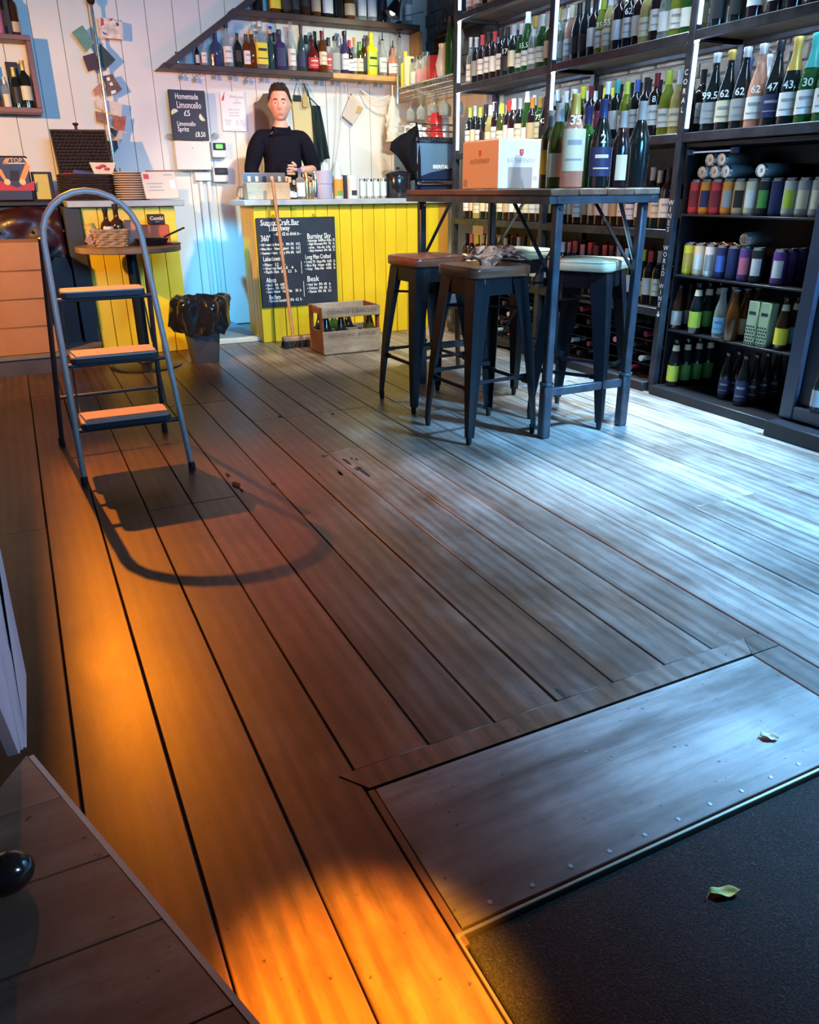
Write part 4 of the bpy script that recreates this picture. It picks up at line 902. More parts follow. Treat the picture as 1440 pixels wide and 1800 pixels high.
for z, dp in ((0.235, 0.20), (0.487, 0.19), (0.735, 0.17)):
    a, b = stile(-1, z), stile(1, z); yf = (a.y+b.y)/2-0.02
    t_ = root('tread_assembly', (0.29, yf, z)); t_.parent = ld; t_.location = Vector((0.29, yf, z))-Vector((0.29, 3.5, 0))
    hw = (b.x-a.x)/2-0.030
    MB().prism(rrect(hw, dp/2, 0.025), (0, dp/2, -0.022), (1, 0, 0), (0, 1, 0), (0, 0, 0.020)).build('tread', M_lgrey, t_, world=False)
    MB().prism(rrect(hw-0.004, dp/2-0.004, 0.022), (0, dp/2, -0.002), (1, 0, 0), (0, 1, 0), (0, 0, 0.005)).build('grip_mat', M_tread, t_, world=False)
    MB().tube([(-hw-0.03, 0.025, -0.03), (hw+0.03, 0.025, -0.03)], 0.009, 8).build('support_bar', M_lgrey, t_, world=False)
for s in (-1, 1):
    for z in (0.245, 0.50):
        MB().tube([stile(s, z)+Vector((-0.03*s, 0.15, 0)), stile(s, z+0.24)+Vector((-0.03*s, 0.13, 0))], 0.004, 6).build('link_rod', M_chrome, ld)
# ================================================================ WASTE BIN
bn = root('waste_bin', (1.066, 5.48, 0), 'small grey square bin lined with a shiny black bag', 'bin')
M_bin = mat('bin_grey', (0.07, 0.07, 0.085), 0.5); M_bag = mat('bin_bag', (0.012, 0.012, 0.016), 0.16, coat=0.5)
b = MB(); pts = []
for hw, z in ((0.083, 0), (0.086, 0.004), (0.112, 0.26)): pts.append([(1.066+x, 5.48+y, z) for x, y in rrect(hw, hw, 0.02, 3)])
n = len(pts[0]); b.v = [p for r in pts for p in r]
for i in range(2):
    for j in range(n): b.f.append((i*n+j, i*n+(j+1) % n, (i+1)*n+(j+1) % n, (i+1)*n+j)); b.m.append(0)
b.f.append(tuple(reversed(range(n)))); b.m.append(0); b.build('bin_body', M_bin, bn)
b = MB(); NA, NR = 44, 18
prof = [(0.118, 0.20), (0.165, 0.185), (0.195, 0.22), (0.20, 0.28), (0.195, 0.33), (0.19, 0.375), (0.175, 0.405), (0.15, 0.415), (0.125, 0.395), (0.105, 0.34), (0.09, 0.24), (0.0, 0.20)]
for i, (r, z) in enumerate(prof):
    for j in range(NA):
        a = 2*PI*j/NA; d = Vector((math.cos(a), math.sin(a), 0)); k = 0.06*noise.noise(Vector((d.x*2.2, d.y*2.2, z*6)))+0.03*abs(noise.noise(Vector((d.x*4, d.y*4, z*9))))-0.02*abs(noise.noise(Vector((d.x*7, d.y*7, z*14+3))))
        rr_ = max(0.0, r*(1+0.06*math.cos(a-0.6))+k*min(1, r*8)); b.v.append((1.07+d.x*rr_, 5.48+d.y*rr_, z+0.035*noise.noise(Vector((d.x*3, d.y*3, z*5+4)))*(1 if i < 9 else 0.3)+0.02))
for i in range(len(prof)-1):
    for j in range(NA): b.f.append((i*NA+j, i*NA+(j+1) % NA, (i+1)*NA+(j+1) % NA, (i+1)*NA+j)); b.m.append(0)
o = b.build('bag_liner', M_bag, bn, ang=0.75)
# ================================================================ BROOM, CRATE
br = root('broom', (1.86, 5.66, 0), 'wooden-handled broom leaning on the yellow bar', 'broom')
top = P(479, 316, 1, 5.885); ft = P(516, 602, 1, 5.66)
MB().tube([(ft.x, ft.y, 0.07), tuple(top)], 0.0125, 10).build('handle', mat('broom_pole', (0.42, 0.19, 0.10), 0.5, var=0.15, vs=(3, 3, 20)), br)
MB().box(1.70, 1.965, 5.63, 5.70, 0.045, 0.085, 0.010).build('head_block', mat('broom_block', (0.30, 0.20, 0.14), 0.6), br)
b = MB()
for i in range(26):
    for j in range(5):
        x = 1.705+i*0.0102; y = 5.637+j*0.0135; b.bar((x, y, 0.047), (x+rnd.uniform(-0.012, 0.006), y+rnd.uniform(-0.02, 0.012), 0.0), 0.008, 0.009)
o = b.build('bristles', M_rubber, br); o['kind'] = 'stuff'
cr = root('bottle_crate', (2.08, 5.38, 0), 'weathered wooden bottle crate with stencilled print beside the broom', 'crate')
M_cw = wood('crate_wood', (0.26, 0.21, 0.18), (0.42, 0.37, 0.33), (0.56, 0.53, 0.50), 0, (0.6, 0.8), 24, 0.8)
M_cred = wood('crate_red_wood', (0.14, 0.05, 0.035), (0.24, 0.09, 0.06), (0.32, 0.14, 0.10), 2, (0.6, 0.8), 24, 0.4)
X0, X1, Y0, Y1 = 1.868, 2.318, 5.225, 5.52
MB().box(X0, X1, Y0, Y0+0.014, 0.008, 0.170, 0.003).build('front_board', M_cw, cr)
MB().box(X0, X1, Y1-0.014, Y1, 0.008, 0.170, 0.003).build('rear_board', M_cw, cr)
MB().box(X0, X1, Y0, Y0+0.014, 0.265, 0.335, 0.003).build('front_top_board', M_cw, cr)
MB().box(X0, X1, Y1-0.014, Y1, 0.265, 0.335, 0.003).build('rear_top_board', M_cw, cr)
for x in (X0, X1-0.016):
    for y in (Y0+0.014, Y1-0.064): MB().box(x, x+0.016, y, y+0.05, 0.008, 0.335, 0.003).build('end_post', M_cred, cr)
    MB().box(x, x+0.016, Y0+0.064, Y1-0.064, 0.008, 0.165, 0.003).build('end_board', M_cred, cr)
    MB().box(x, x+0.016, Y0+0.064, Y1-0.064, 0.29, 0.335, 0.003).build('end_board', M_cred, cr)
MB().box(X0+0.016, X1-0.016, Y0+0.014, Y1-0.014, 0.0, 0.016).build('base_board', M_cw, cr)
MB().box(X0+0.016, X1-0.016, (Y0+Y1)/2-0.004, (Y0+Y1)/2+0.004, 0.02, 0.165).build('divider', M_cw, cr)
for i in range(1, 4): MB().box(X0+i*0.1125-0.003, X0+i*0.1125+0.003, Y0+0.016, Y1-0.016, 0.02, 0.165).build('divider', M_cw, cr)
M_sten = mat('faded_stencil', (0.09, 0.075, 0.07), 0.8)
txt('COURAGE & BARCLAY', 0.038, (2.095, Y0-0.001, 0.302), cr, M_sten, '-y', align='CENTER')
txt('BREWED AND BOTTLED', 0.034, (2.095, Y0-0.001, 0.135), cr, M_sten, '-y', align='CENTER')
spots = [(0, 0, 'dark', 'teal', 'champagne'), (1, 0, 'dark', 'black', 'champagne'), (3, 0, 'olive', None, 'champagne'), (0, 1, 'dark', 'navy', 'burgundy'), (2, 1, 'wine', 'red', 'burgundy'), (1, 1, 'green', None, 'bordeaux')]
for i, (cx, cy, g, c, k) in enumerate(spots):
    bottle('wine_bottle', k, g, None, c, (X0+0.056+cx*0.1125, Y0+0.076+cy*0.143, 0.017), f'{"empty green" if g in ("green", "olive") else "dark"} bottle, {ORD[cx]} slot, {("front", "rear")[cy]} row of wooden crate', 'bottles in the wooden crate', s=0.95)
# ================================================================ CHALKBOARD ON THE BAR
cbx0, cbx1 = P(449, 382, 1, 5.94).x, P(588, 382, 1, 5.94).x; cbz1, cbz0 = P(520, 382, 1, 5.94).z, P(520, 537, 1, 5.94).z
CW, CH_ = cbx1-cbx0, cbz1-cbz0
cbd = root('beer_chalkboard', ((cbx0+cbx1)/2, 5.945, cbz0), 'large navy chalkboard listing takeaway beers on the yellow bar', 'chalkboard')
MB().box(cbx0, cbx1, 5.934, 5.952, cbz0, cbz1, 0.004).build('board_panel', M_slate, cbd)
for fx in (0.22, 0.73): MB().tube([(cbx0+CW*fx-0.012, 5.944, cbz1-0.004), (cbx0+CW*fx-0.006, 5.944, cbz1+0.02), (cbx0+CW*fx+0.006, 5.944, cbz1+0.02), (cbx0+CW*fx+0.012, 5.944, cbz1-0.004)], 0.002, 6).build('hanging_loop', M_black, cbd)
LN = [("Sussex Craft Bar", .05, .055, .056), ("Take Away", .14, .115, .052), ("- Add £2 to drink in -", .21, .178, .034), ("360°", .04, .225, .060), ("• All I want is Brewed    IPA 5%   4.5", .02, .292, .026), ("• Mea Nutt   New England   5%   5.5", .02, .338, .026), ("• Session Hero   Hazy IPA 4%   4.0", .025, .385, .026),
      ("Lakedown", .05, .45, .046), ("• Pilsner   5.2      4-", .04, .515, .030), ("• American Red   4.8     4-", .045, .555, .030), ("• Pacific Rim   IPA   5.2    5-", .05, .597, .030), ("Abyss", .07, .69, .050), ("• Ghost   IPA   4.8%", .055, .745, .027), ("• Session   IPA   4.2%", .06, .783, .027), ("• Dark Matter   Hazy Pale     5%  5-", .06, .823, .027), ("Bedlam", .09, .885, .046), ("• Session Sunshine   IPA  4.2  5-", .08, .928, .030),
      ("Burning Sky", .625, .215, .056), ("- Saisonage  Bourbon Rose  75", .62, .262, .025), ("- High Mountain IPA  7%   5-", .625, .300, .025), ("- Arise    Pale Ale  4.4%   4.5", .63, .340, .025), ("- Easy Answers  IPA  6%   5-", .635, .375, .025), ("Long Man Crafted", .585, .447, .046), ("• Crafty 75  Hazy IPA  4.6%   5-", .57, .502, .026), ("• Blue Sky  Hope  4.8%   5-", .575, .542, .026), ("• Azzy   Pale Ale   4.0%   5-", .58, .582, .026), ("Beak", .595, .70, .058), ("• Hud  Bar  IPA  6%   6-", .585, .765, .027), ("• Children  IPA  6%   7-", .59, .808, .027), ("• Parade  IPA  6%   5.5", .60, .848, .027)]
ENDS = {"Sussex Craft Bar": .53, "Take Away": .41, "- Add £2 to drink in -": .55, "360°": .16, "Lakedown": .26, "Abyss": .195, "Bedlam": .235, "Burning Sky": .93, "Long Man Crafted": .92, "Beak": .75, "• Pilsner   5.2      4-": .33, "• American Red   4.8     4-": .43, "• Pacific Rim   IPA   5.2    5-": .47, "• Ghost   IPA   4.8%": .30, "• Session   IPA   4.2%": .30}
for s, fx, fy, sz in LN:
    en = ENDS.get(s, .515 if fx < .5 else (.985 if fy < .6 else .91))
    txt(s, sz, (cbx0+CW*fx, 5.9325, cbz1-CH_*fy), cbd, M_chalk, '-y', 'chalk_writing', bold=0.0006, fit=CW*(en-fx))
for fx, a, b in ((.525, .275, .40), (.53, .49, .63), (.545, .72, .90)): MB().box(cbx0+CW*fx, cbx0+CW*fx+0.003, 5.9328, 5.934, cbz1-CH_*b, cbz1-CH_*a).build('chalk_line', M_chalk, cbd)
for fx, fy, l in ((.11, .082, .12), (.40, .082, .08), (.15, .142, .10)): MB().box(cbx0+CW*fx, cbx0+CW*fx+l, 5.9328, 5.934, cbz1-CH_*fy, cbz1-CH_*fy+0.003).build('chalk_line', M_chalk, cbd)
# ================================================================ BACK WALL FITTINGS
YB = 6.985
def wx(u, v, y=YB): p = P(u, v, 1, y); return p.x, p.z
# tall chalkboard over the white meter cupboard
x0, z1 = wx(294, 157, 6.9); x1, _ = wx(359, 160, 6.9); _, z0 = wx(340, 247, 6.9)
c2 = root('limoncello_chalkboard', ((x0+x1)/2, 6.9, z0), 'small black chalkboard advertising homemade limoncello above the white cupboard', 'chalkboard')
MB().box(x0, x1, 6.888, 6.902, z0, z1, 0.003).build('board_panel', M_slate, c2)
w_ = x1-x0; h_ = z1-z0
for s, fx, fy, sz in (("Homemade", .17, .13, .058), ("Limoncello", .19, .30, .066), ("£5", .36, .46, .056), ("Limoncello", .15, .67, .046), ("Spritz", .15, .78, .048), ("£8.50", .62, .88, .052)): txt(s, sz, (x0+w_*fx, 6.8865, z1-h_*fy), c2, M_chalk, '-y', 'chalk_writing', bold=0.0005, fit=w_*{"Homemade": .62, "£5": .17, "Spritz": .31, "£8.50": .28}.get(s, .66 if fy < .5 else .50))
M_lem = mat('lemon_slice', (0.70, 0.74, 0.50), 0.6)
for fx, fy, a in ((.13, .46, 0.5), (.88, .52, 2.2)):
    poly = [(0.030*math.cos(PI*i/10), 0.030*math.sin(PI*i/10)) for i in range(11)]; ca, sa = math.cos(a), math.sin(a)
    MB().prism([(x*ca-y*sa, x*sa+y*ca) for x, y in poly], (x0+w_*fx, 6.8868, z1-h_*fy), (1, 0, 0), (0, 0, 1), (0, 0.001, 0)).build('lemon_drawing', M_lem, c2)
mc = root('meter_cupboard', ((x0+x1)/2, 6.95, z0-0.23), 'white metal meter cupboard on the wall under the black chalkboard', 'cupboard')
_, zb = wx(340, 299, 6.9)
MB().box(x0+0.005, x1, 6.895, 6.998, zb, z0-0.004, 0.004).build('cupboard_body', M_wall, mc)
MB().box(x0+0.008, x1-0.003, 6.889, 6.894, zb+0.004, z0-0.008, 0.002).build('door', M_wall, mc)
MB().lathe([(0.006, 0), (0.006, 0.004), (0, 0.005)], 8, ((x0+x1)/2, 6.889, z0-0.06)).build('lock', M_chrome, mc)
M_white = mat('white_plastic_box', (0.74, 0.75, 0.76), 0.45)
for u0, v0, u1, v1, lit, wd in ((371, 249, 399, 277, True, 'upper white meter with lit green display'), (374, 293, 403, 320, False, 'lower white meter with dark display')):
    a, zt = wx(u0, v0, 6.93); b_, zl = wx(u1, v1, 6.93)
    m_ = root('wall_meter', ((a+b_)/2, 6.96, zl), wd+' beside the meter cupboard', 'meter')
    MB().box(a, b_, 6.93, 6.998, zl, zt, 0.005).build('meter_body', M_white, m_)
    MB().box(a+0.012, b_-0.004, 6.922, 6.931, zt-0.062, zt-0.008, 0.006).build('display_frame', M_ink, m_)
    MB().box(a+0.035, b_-0.03, 6.9195, 6.9225, zt-0.050, zt-0.020, 0.002).build('display', mat('green_screen', (0.1, 0.8, 0.1), 0.4, emit=(0.10, 1.0, 0.06), es=2.5) if lit else M_fr, m_)
a, zt = wx(352, 302, 6.95)
cd_ = root('cable_trunking', (a, 6.98, 0), 'white vertical pipe trunking running down wall below the cupboard', 'trunking')
for u in (352, 366): xx = wx(u, 305, 6.97)[0]; MB().box(xx-0.016, xx+0.016, 6.965, 6.998, 0.03, zb-0.002, 0.006).build('trunking_pipe', M_white, cd_)
MB().box(wx(344, 320, 6.95)[0], wx(372, 320, 6.95)[0], 6.945, 6.998, wx(350, 318, 6.95)[1], zb-0.01, 0.005).build('junction_box', M_white, cd_)
for u, v, wd in ((298, 240, 'left of'), (380, 238, 'right of')):
    a, z_ = wx(u, v, 6.95); MB().sphere((a, 6.965, z_), 0.030, 10, 7, (1, 0.9, 0.8)).thing('clear_lamp', glass('glass_clear', (0.75, 0.80, 0.80), 0.16), f'small clear bulkhead lamp {wd} the black chalkboard', 'lamp')
# welcome notice
a, zt = wx(386, 160); b_, zl = wx(434, 231)
n_ = root('wall_notice', ((a+b_)/2, YB, zl), 'white printed notice starting Welcome to on the white wall', 'notice')
MB().box(a, b_, YB-0.003, YB, zl, zt).build('paper_sheet', M_paper, n_)
M_lg = mat('pale_print', (0.42, 0.42, 0.47), 0.8)
for s, fx, fy, sz in (("Welcome", .68, .13, .030), ("to", .68, .20, .022), ("Lewes", .68, .27, .026), ("drink indoors", .52, .45, .018), ("food menu", .52, .53, .018), ("drink menu", .52, .60, .018), ("Wednesday", .24, .72, .013), ("Thursday", .24, .76, .013), ("Friday", .24, .80, .013), ("Saturday", .24, .84, .013), ("4pm - 10pm", .72, .72, .013), ("4pm - 10pm", .72, .76, .013), ("12pm - 11pm", .72, .80, .013), ("12pm - 11pm", .72, .84, .013), ("see you at the bar", .55, .95, .012)):
    txt(s, sz, (a+(b_-a)*fx, YB-0.0045, zt-(zt-zl)*fy), n_, M_lg, '-y', 'printed_line', 'CENTER')
ca, sa = math.cos(-0.35), math.sin(-0.35)
bt = [(-.008, -.03), (.008, -.03), (.008, .0), (.003, .012), (.003, .035), (-.003, .035), (-.003, .012), (-.008, 0)]
MB().prism([(x*ca-y*sa, x*sa+y*ca) for x, y in bt], (a+(b_-a)*.13, YB-0.0035, zt-(zt-zl)*.14), (1, 0, 0), (0, 0, 1), (0, 0.0005, 0)).build('bottle_emblem', M_shield, n_)
# ---------------------------------------------------------------- triangular bottle shelf
ts = root('stair_shelf', (2.3, 6.9, 1.97), 'dark wood bottle shelving following the sloping stair line above the bar', 'shelf')
YF = 6.82
ax_, az_ = wx(277, 121, YF); bx_, bz_ = wx(697, 145, YF); zsh = 1.972
xm = wx(586, 135, YF)[0]
MB().box(ax_+0.05, xm, YF, 6.998, zsh, zsh+0.042, 0.004).build('lower_board', M_shelfwood, ts)
MB().box(xm, 3.33, YF, 6.998, zsh, zsh+0.042, 0.004).build('lower_board', M_shelfwood_lit, ts)  # same board carried on in the lit tone
dx, dz = wx(441, -8, YF)
d_ = Vector((dx-ax_, 0, dz-zsh)).normalized(); nrm = Vector((-d_.z, 0, d_.x))
tt = 0.95; b = MB(); p0 = Vector((ax_, YF, zsh)); p1 = p0+d_*tt
b.prism([(0, 0), (0.068, -0.046), (tt, -0.046), (tt, 0)], p0, d_, nrm, (0, 6.998-YF, 0)); b.build('sloping_board', M_shelfwood, ts)
zu = wx(500, 34, YF)[1]
ux0 = ax_+(zu-zsh)*d_.x/d_.z+0.05
MB().box(ux0, 3.46, YF, 6.998, zu, zu+0.046, 0.004).build('upper_board', M_shelfwood, ts)
MB().box(3.44, 3.48, YF, 6.998, zsh+0.043, zu-0.001, 0.004).build('end_panel', M_shelfwood_lit, ts)
# (u, kind, glass, label, cap, style, scale, rz, extra, wording)
SP = [(330, 'mini', 'clear', None, None, None, 1.0, 'small clear glass flask at narrow end'), (349, 'slim', 'dark', 'silver', 'black', 'capsule', .54, 'narrow black and silver bottle'), (361, 'spirit', 'clear', 'white', 'black', 'stopper', .64, 'clear bottle, black stopper, low white label'),
      (383, 'squat', 'blue', None, 'silver', 'stopper', 1.05, 'squat blue bottle with tall silver stopper'), (403, 'spirit', 'clear', 'white', 'black', 'stopper', 1.0, 'clear gin style bottle, white framed label'), (421, 'bordeaux', 'dark', 'black', 'black', 'capsule', .80, 'plain black liqueur bottle'), (436, 'spirit', 'amber', 'white', 'black', 'capsule', .86, 'small bottle, pale label, black cap'),
      (446, 'squat', 'amber', None, 'tan', 'stopper', 1.08, 'round amber bottle with cork stopper'), (461, 'square', 'clear', 'yellow', 'silver', 'stopper', 1.20, 'big square clear bottle, yellow label'), (478, 'spirit', 'teal', None, 'tan', 'stopper', .95, 'teal tinted bottle with cork'), (494, 'square', 'purple', 'navy', 'black', 'stopper', 1.03, 'dark purple square bottle, black stopper'),
      (514, 'slim', 'clear', 'white', 'black', 'stopper', 1.15, 'tall frosted white bottle, black stopper'), (532, 'slim', 'teal', 'navy', 'black', 'capsule', 1.08, 'tall teal-black bottle, long black cap'), (551, 'squat', 'redliq', 'red', 'black', 'stopper', 1.05, 'round bottle with red diamond label'), (568, 'bordeaux', 'amber', 'cream', 'maroon', 'capsule', 1.0, 'tall whisky bottle, cream label, maroon cap'),
      (579, 'spirit', 'clear', 'red', 'black', 'capsule', .95, 'clear bottle with bold red label'), (590, 'square', 'clear', 'grey', 'black', 'stopper', .98, 'square clear ribbed bottle, black stopper'), (607, 'spirit', 'purple', 'white', 'black', 'stopper', 1.05, 'purple bottle with small white label'), (616, 'slim', 'wine', 'white', 'red', 'capsule', .82, 'dark bottle with red capsule and white label'),
      (624, 'slim', 'clear', 'white', 'orange', 'capsule', .90, 'slim bottle, tall white label, orange cap'), (633, 'spirit', 'olive', 'cream', 'green', 'capsule', .86, 'olive bottle with cream label'), (641, 'spirit', 'brown', 'black', 'black', 'capsule', 1.0, 'brown bottle, black capsule'), (653, 'square', 'yellow', 'lime', 'yellow', 'stopper', 1.15, 'bright yellow square bottle with scrawled print'),
      (673, 'spirit', 'clear', 'white', 'black', 'pourer', 1.0, 'clear bottle, white label, thin black pourer'), (691, 'squat', 'rose', 'white', 'black', 'pourer', .98, 'squat bottle of orange liquid, pourer'), (703, 'slim', 'clear', None, 'black', 'pourer', 1.0, 'tall plain clear bottle, black pourer')]
for i, (u, k, g, l, c, stl, s, wd) in enumerate(SP):
    y = 6.885 if i % 2 == 0 or s > 1.1 else 6.90
    bottle('spirit_bottle', k, g, l, c, (wx(u, 120, y)[0], y, zsh+0.0435), wd+' on the lower sloping shelf', 'bottles on the lower sloping shelf', rnd.uniform(-0.15, 0.15), style=stl or 'capsule', s=s, c2='grey' if l in ('white', 'cream') else ('black' if l in ('yellow', 'lime') else ('white' if l == 'red' else None)))
for i, (u, wd) in enumerate(((313, 'tiny silver shot measure'), (375, 'copper jigger in front of blue bottle'))):
    xx, _ = wx(u, 120, 6.86); MB().lathe([(0.016, 0), (0.017, 0.002), (0.009, 0.035), (0.020, 0.078), (0.019, 0.078), (0.007, 0.037), (0, 0.036)], 12, (xx, 6.85, zsh+0.0425)).thing('jigger', M_chrome if i == 0 else mat('copper', (0.70, 0.35, 0.20), 0.25, 1.0), wd+' on lower sloping shelf', 'jigger')
for i, (u, g, c, k) in enumerate(((556, 'dark', 'black', 'slim'), (540, 'clear', 'black', 'spirit'), (598, 'clear', 'silver', 'spirit'), (486, 'clear', 'black', 'spirit'))):
    bottle('spirit_bottle', k, g, None, c, (wx(u, 118, 6.955)[0], 6.955, zsh+0.0435), f'{"dark slim" if g == "dark" else "plain clear"} bottle, {ORD[i]} in rear row of lower sloping shelf', 'bottles on the lower sloping shelf')
SU = [(455, 'spirit', 'dark', None, 'black', 'dark bottle'), (484, 'square', 'amber', 'yellow', 'black', 'yellow labelled bottle'), (503, 'squat', 'dark', 'black', 'black', 'black squat bottle'), (520, 'spirit', 'dark', 'black', 'silver', 'black bottle, silver cap'), (537, 'bordeaux', 'brown', 'black', 'black', 'brown bottle'), (556, 'spirit', 'amber', 'tan', 'gold', 'amber bottle'),
      (575, 'square', 'dark', 'white', 'black', 'dark bottle with big white label'), (596, 'spirit', 'dark', None, 'black', 'plain dark bottle'), (614, 'squat', 'amber', 'tan', 'black', 'amber bottle, tan label'), (636, 'spirit', 'clear', 'white', 'red', 'clear bottle, round red print'), (654, 'spirit', 'clear', 'white', 'black', 'clear bottle, white label'), (672, 'bordeaux', 'dark', 'black', 'black', 'tall black bottle'), (718, 'slim', 'clear', 'white', 'silver', 'slim pale bottle')]
for i, (u, k, g, l, c, wd) in enumerate(SU):
    bottle('spirit_bottle', k, g, l, c, (wx(u, 30, 6.89)[0], 6.89, zu+0.0475), f'{wd}, {ORD[i]} along the upper sloping shelf', 'bottles on the upper sloping shelf', rnd.uniform(-0.2, 0.2), s=1.1)
# badge and card stuck on the wall over the bottles
a, z_ = wx(449, 52); q = MB().lathe([(0, 0), (0.034, 0), (0.034, 0.003), (0, 0.003)], 20)
q.v = [(a+v[0], YB-v[2], z_+v[1]) for v in q.v]; q.f = [tuple(reversed(f)) for f in q.f]
bd = root('round_badge', (a, YB, z_), 'round blue and white badge stuck above the bottles', 'badge'); q.build('disc', mat('badge_blue', COL['sky'], 0.5), bd); MB().box(a-0.032, a+0.032, YB-0.0045, YB-0.003, z_-0.010, z_+0.006).build('white_band', M_paper, bd)
a, z_ = wx(475, 54); bd = root('blue_card', (a, YB, z_), 'small white card with blue panel stuck above the bottles', 'card'); MB().box(a-0.018, a+0.018, YB-0.003, YB, z_-0.045, z_+0.045).build('card_sheet', M_paper, bd); MB().box(a-0.013, a+0.013, YB-0.0045, YB-0.003, z_-0.04, z_+0.032).build('blue_panel', mat('deep_blue', (0.01, 0.03, 0.45), 0.4), bd)
# black spot lamp on the shelf end
sl = root('spot_lamp', (3.05, 6.70, 2.40), 'black metal cone spot lamp clipped to the upper shelf', 'lamp')
c_ = P(690, 22, 1, 6.70); b = MB().lathe([(0.014, 0.10), (0.034, 0.085), (0.045, 0.04), (0.065, -0.02), (0.062, -0.02), (0.040, 0.04), (0.0, 0.07)], 16)
rm = Matrix.Rotation(0.5, 4, 'Y'); b.v = [tuple(rm @ Vector(v)+c_) for v in b.v]; b.f = [tuple(reversed(f)) for f in b.f]; b.build('lamp_shade', M_black, sl)
MB().sphere(tuple(c_+rm @ Vector((0, 0, 0.005))), 0.025).build('bulb', mat('warm_bulb', (1, 1, 1), 0.3, emit=(1.0, 0.93, 0.75), es=14.0), sl)
MB().tube([tuple(c_+Vector((0.04, 0, 0.09))), tuple(c_+Vector((0.10, 0.03, 0.13))), tuple(c_+Vector((0.12, 0.11, 0.05)))], 0.006, 6).build('arm', M_black, sl)
MB().tube([tuple(c_+Vector((0.12, 0.11, 0.05))), (c_.x+0.12, 6.83, zu+0.05)], 0.006, 6).build('arm', M_black, sl); MB().box(c_.x+0.10, c_.x+0.14, 6.80, 6.86, zu-0.012, zu-0.001, 0.003).build('clamp', M_black, sl); MB().box(c_.x+0.10, c_.x+0.14, 6.80, 6.86, zu+0.047, zu+0.058, 0.003).build('clamp', M_black, sl)
MB().tube([tuple(c_+Vector((0.12, 0.06, -0.01))), tuple(c_+Vector((0.30, 0.02, 0.03)))], 0.004, 6).build('steel_rod', M_chrome, sl)
# star fairy lights along the shelf
M_star = mat('star_light', (0.20, 0.27, 0.28), 0.5); fl_ = root('star_garland', (2.2, 6.95, 1.93), 'string of small unlit star lights under the bottle shelf', 'garland')
us = [318, 342, 376, 405, 432, 460, 513, 556, 585, 610, 632, 660]; wire = []
for i, u in enumerate(us):
    v = 136+9*(u-318)/342+4*math.sin(i*1.9); a, z_ = wx(u, v, 6.955); wire.append((a, 6.965, z_+0.02)); wire.append((a+0.08, 6.965, z_+0.055))
    poly = [((0.024 if k % 2 == 0 else 0.012)*math.sin(PI*k/5), (0.024 if k % 2 == 0 else 0.012)*math.cos(PI*k/5)) for k in range(10)]
    MB().prism(poly, (a, 6.945, z_), (1, 0, 0), (0, 0, 1), (0, 0.010, 0)).build('star', M_star, fl_)
MB().tube(wire, 0.003, 5).build('wire', M_star, fl_)
# hanging boards, aprons, pinned card, pendant flex
def hang(name, pts, y, th, m, label, cat, extra=None):
    t = root(name, (P(*pts[0], 1, y).x, y, min(P(*p, 1, y).z for p in pts)), label, cat); q = [P(*p, 1, y) for p in pts]
    MB().prism([(p.x, p.z) for p in q], (0, y-th, 0), (1, 0, 0), (0, 0, 1), (0, th, 0)).build(extra or 'panel', m, t); return t
M_cutb = mat('cutting_board_wood', (0.10, 0.055, 0.04), 0.5)
t = hang('serving_board', [(447, 180), (453, 178), (459, 172), (462, 165), (474, 164), (500, 170), (503, 250), (449, 250)], 6.97, 0.02, M_cutb, 'dark wooden serving board hanging behind the person', 'board', 'board_panel')
t = hang('clipboard', [(513, 177), (545, 179), (553, 262), (521, 258)], 6.965, 0.008, mat('tan_card_board', (0.62, 0.50, 0.25), 0.6), 'tan clipboard hanging on the wall beside the person', 'clipboard', 'board_panel')
MB().box(wx(515, 172, 6.955)[0], wx(529, 172, 6.955)[0], 6.945, 6.956, wx(515, 178, 6.955)[1], wx(515, 167, 6.955)[1], 0.003).build('clip', M_black, t)
MB().tube([tuple(P(516, 170, 1, 6.96)), tuple(P(522, 145, 1, 6.97)), tuple(P(528, 168, 1, 6.96))], 0.003, 5).build('hanging_cord', M_black, t)
t = hang('paper_tag', [(531, 165), (540, 168), (543, 189), (533, 188)], 6.93, 0.004, mat('tan_tag', (0.50, 0.36, 0.14), 0.7), 'small brown paper tag hung over the tan clipboard', 'tag', 'tag_sheet')
MB().tube([tuple(P(536, 168, 1, 6.935)), tuple(P(531, 146, 1, 6.97))], 0.002, 5).build('string', M_black, t)
ap = root('hanging_apron', (2.48, 6.95, 1.2), 'dark green-black apron hanging from a hook beside the clipboard', 'apron'); b = MB(); NXa, NZa = 14, 12
for j in range(NZa):
    f = j/(NZa-1); pl = P(547+6*f, 185+100*f, 1, 6.95); pr_ = P(562+16*f, 186+95*f, 1, 6.95)
    for i in range(NXa): g = i/(NXa-1); q = pl.lerp(pr_, g); b.v.append((q.x, 6.955-0.02*(0.4+f)*math.sin(g*13+f*1.5)-0.01*f, q.z+(0.012*math.sin(g*9) if j == NZa-1 else 0)))
for j in range(NZa-1):
    for i in range(NXa-1): q = j*NXa+i; b.f.append((q, q+NXa, q+NXa+1, q+1)); b.m.append(0)
o = b.build('cloth', mat('apron_cloth', (0.010, 0.026, 0.028), 0.8), ap); md = o.modifiers.new('thick', 'SOLIDIFY'); md.thickness = 0.006
MB().tube([tuple(P(548, 190, 1, 6.95)), tuple(P(541, 160, 1, 6.96)), tuple(P(534, 146, 1, 6.975)), tuple(P(541, 168, 1, 6.955)), tuple(P(563, 190, 1, 6.95))], 0.005, 6).build('strap', MATS['apron_cloth'], ap)
t = hang('pinned_card', [(617, 164), (639, 189), (620, 219), (601, 203)], 6.965, 0.004, mat('pinkish_paper', (0.70, 0.56, 0.46), 0.7), 'pale pink card pinned like a diamond on the wall', 'card', 'card_sheet')
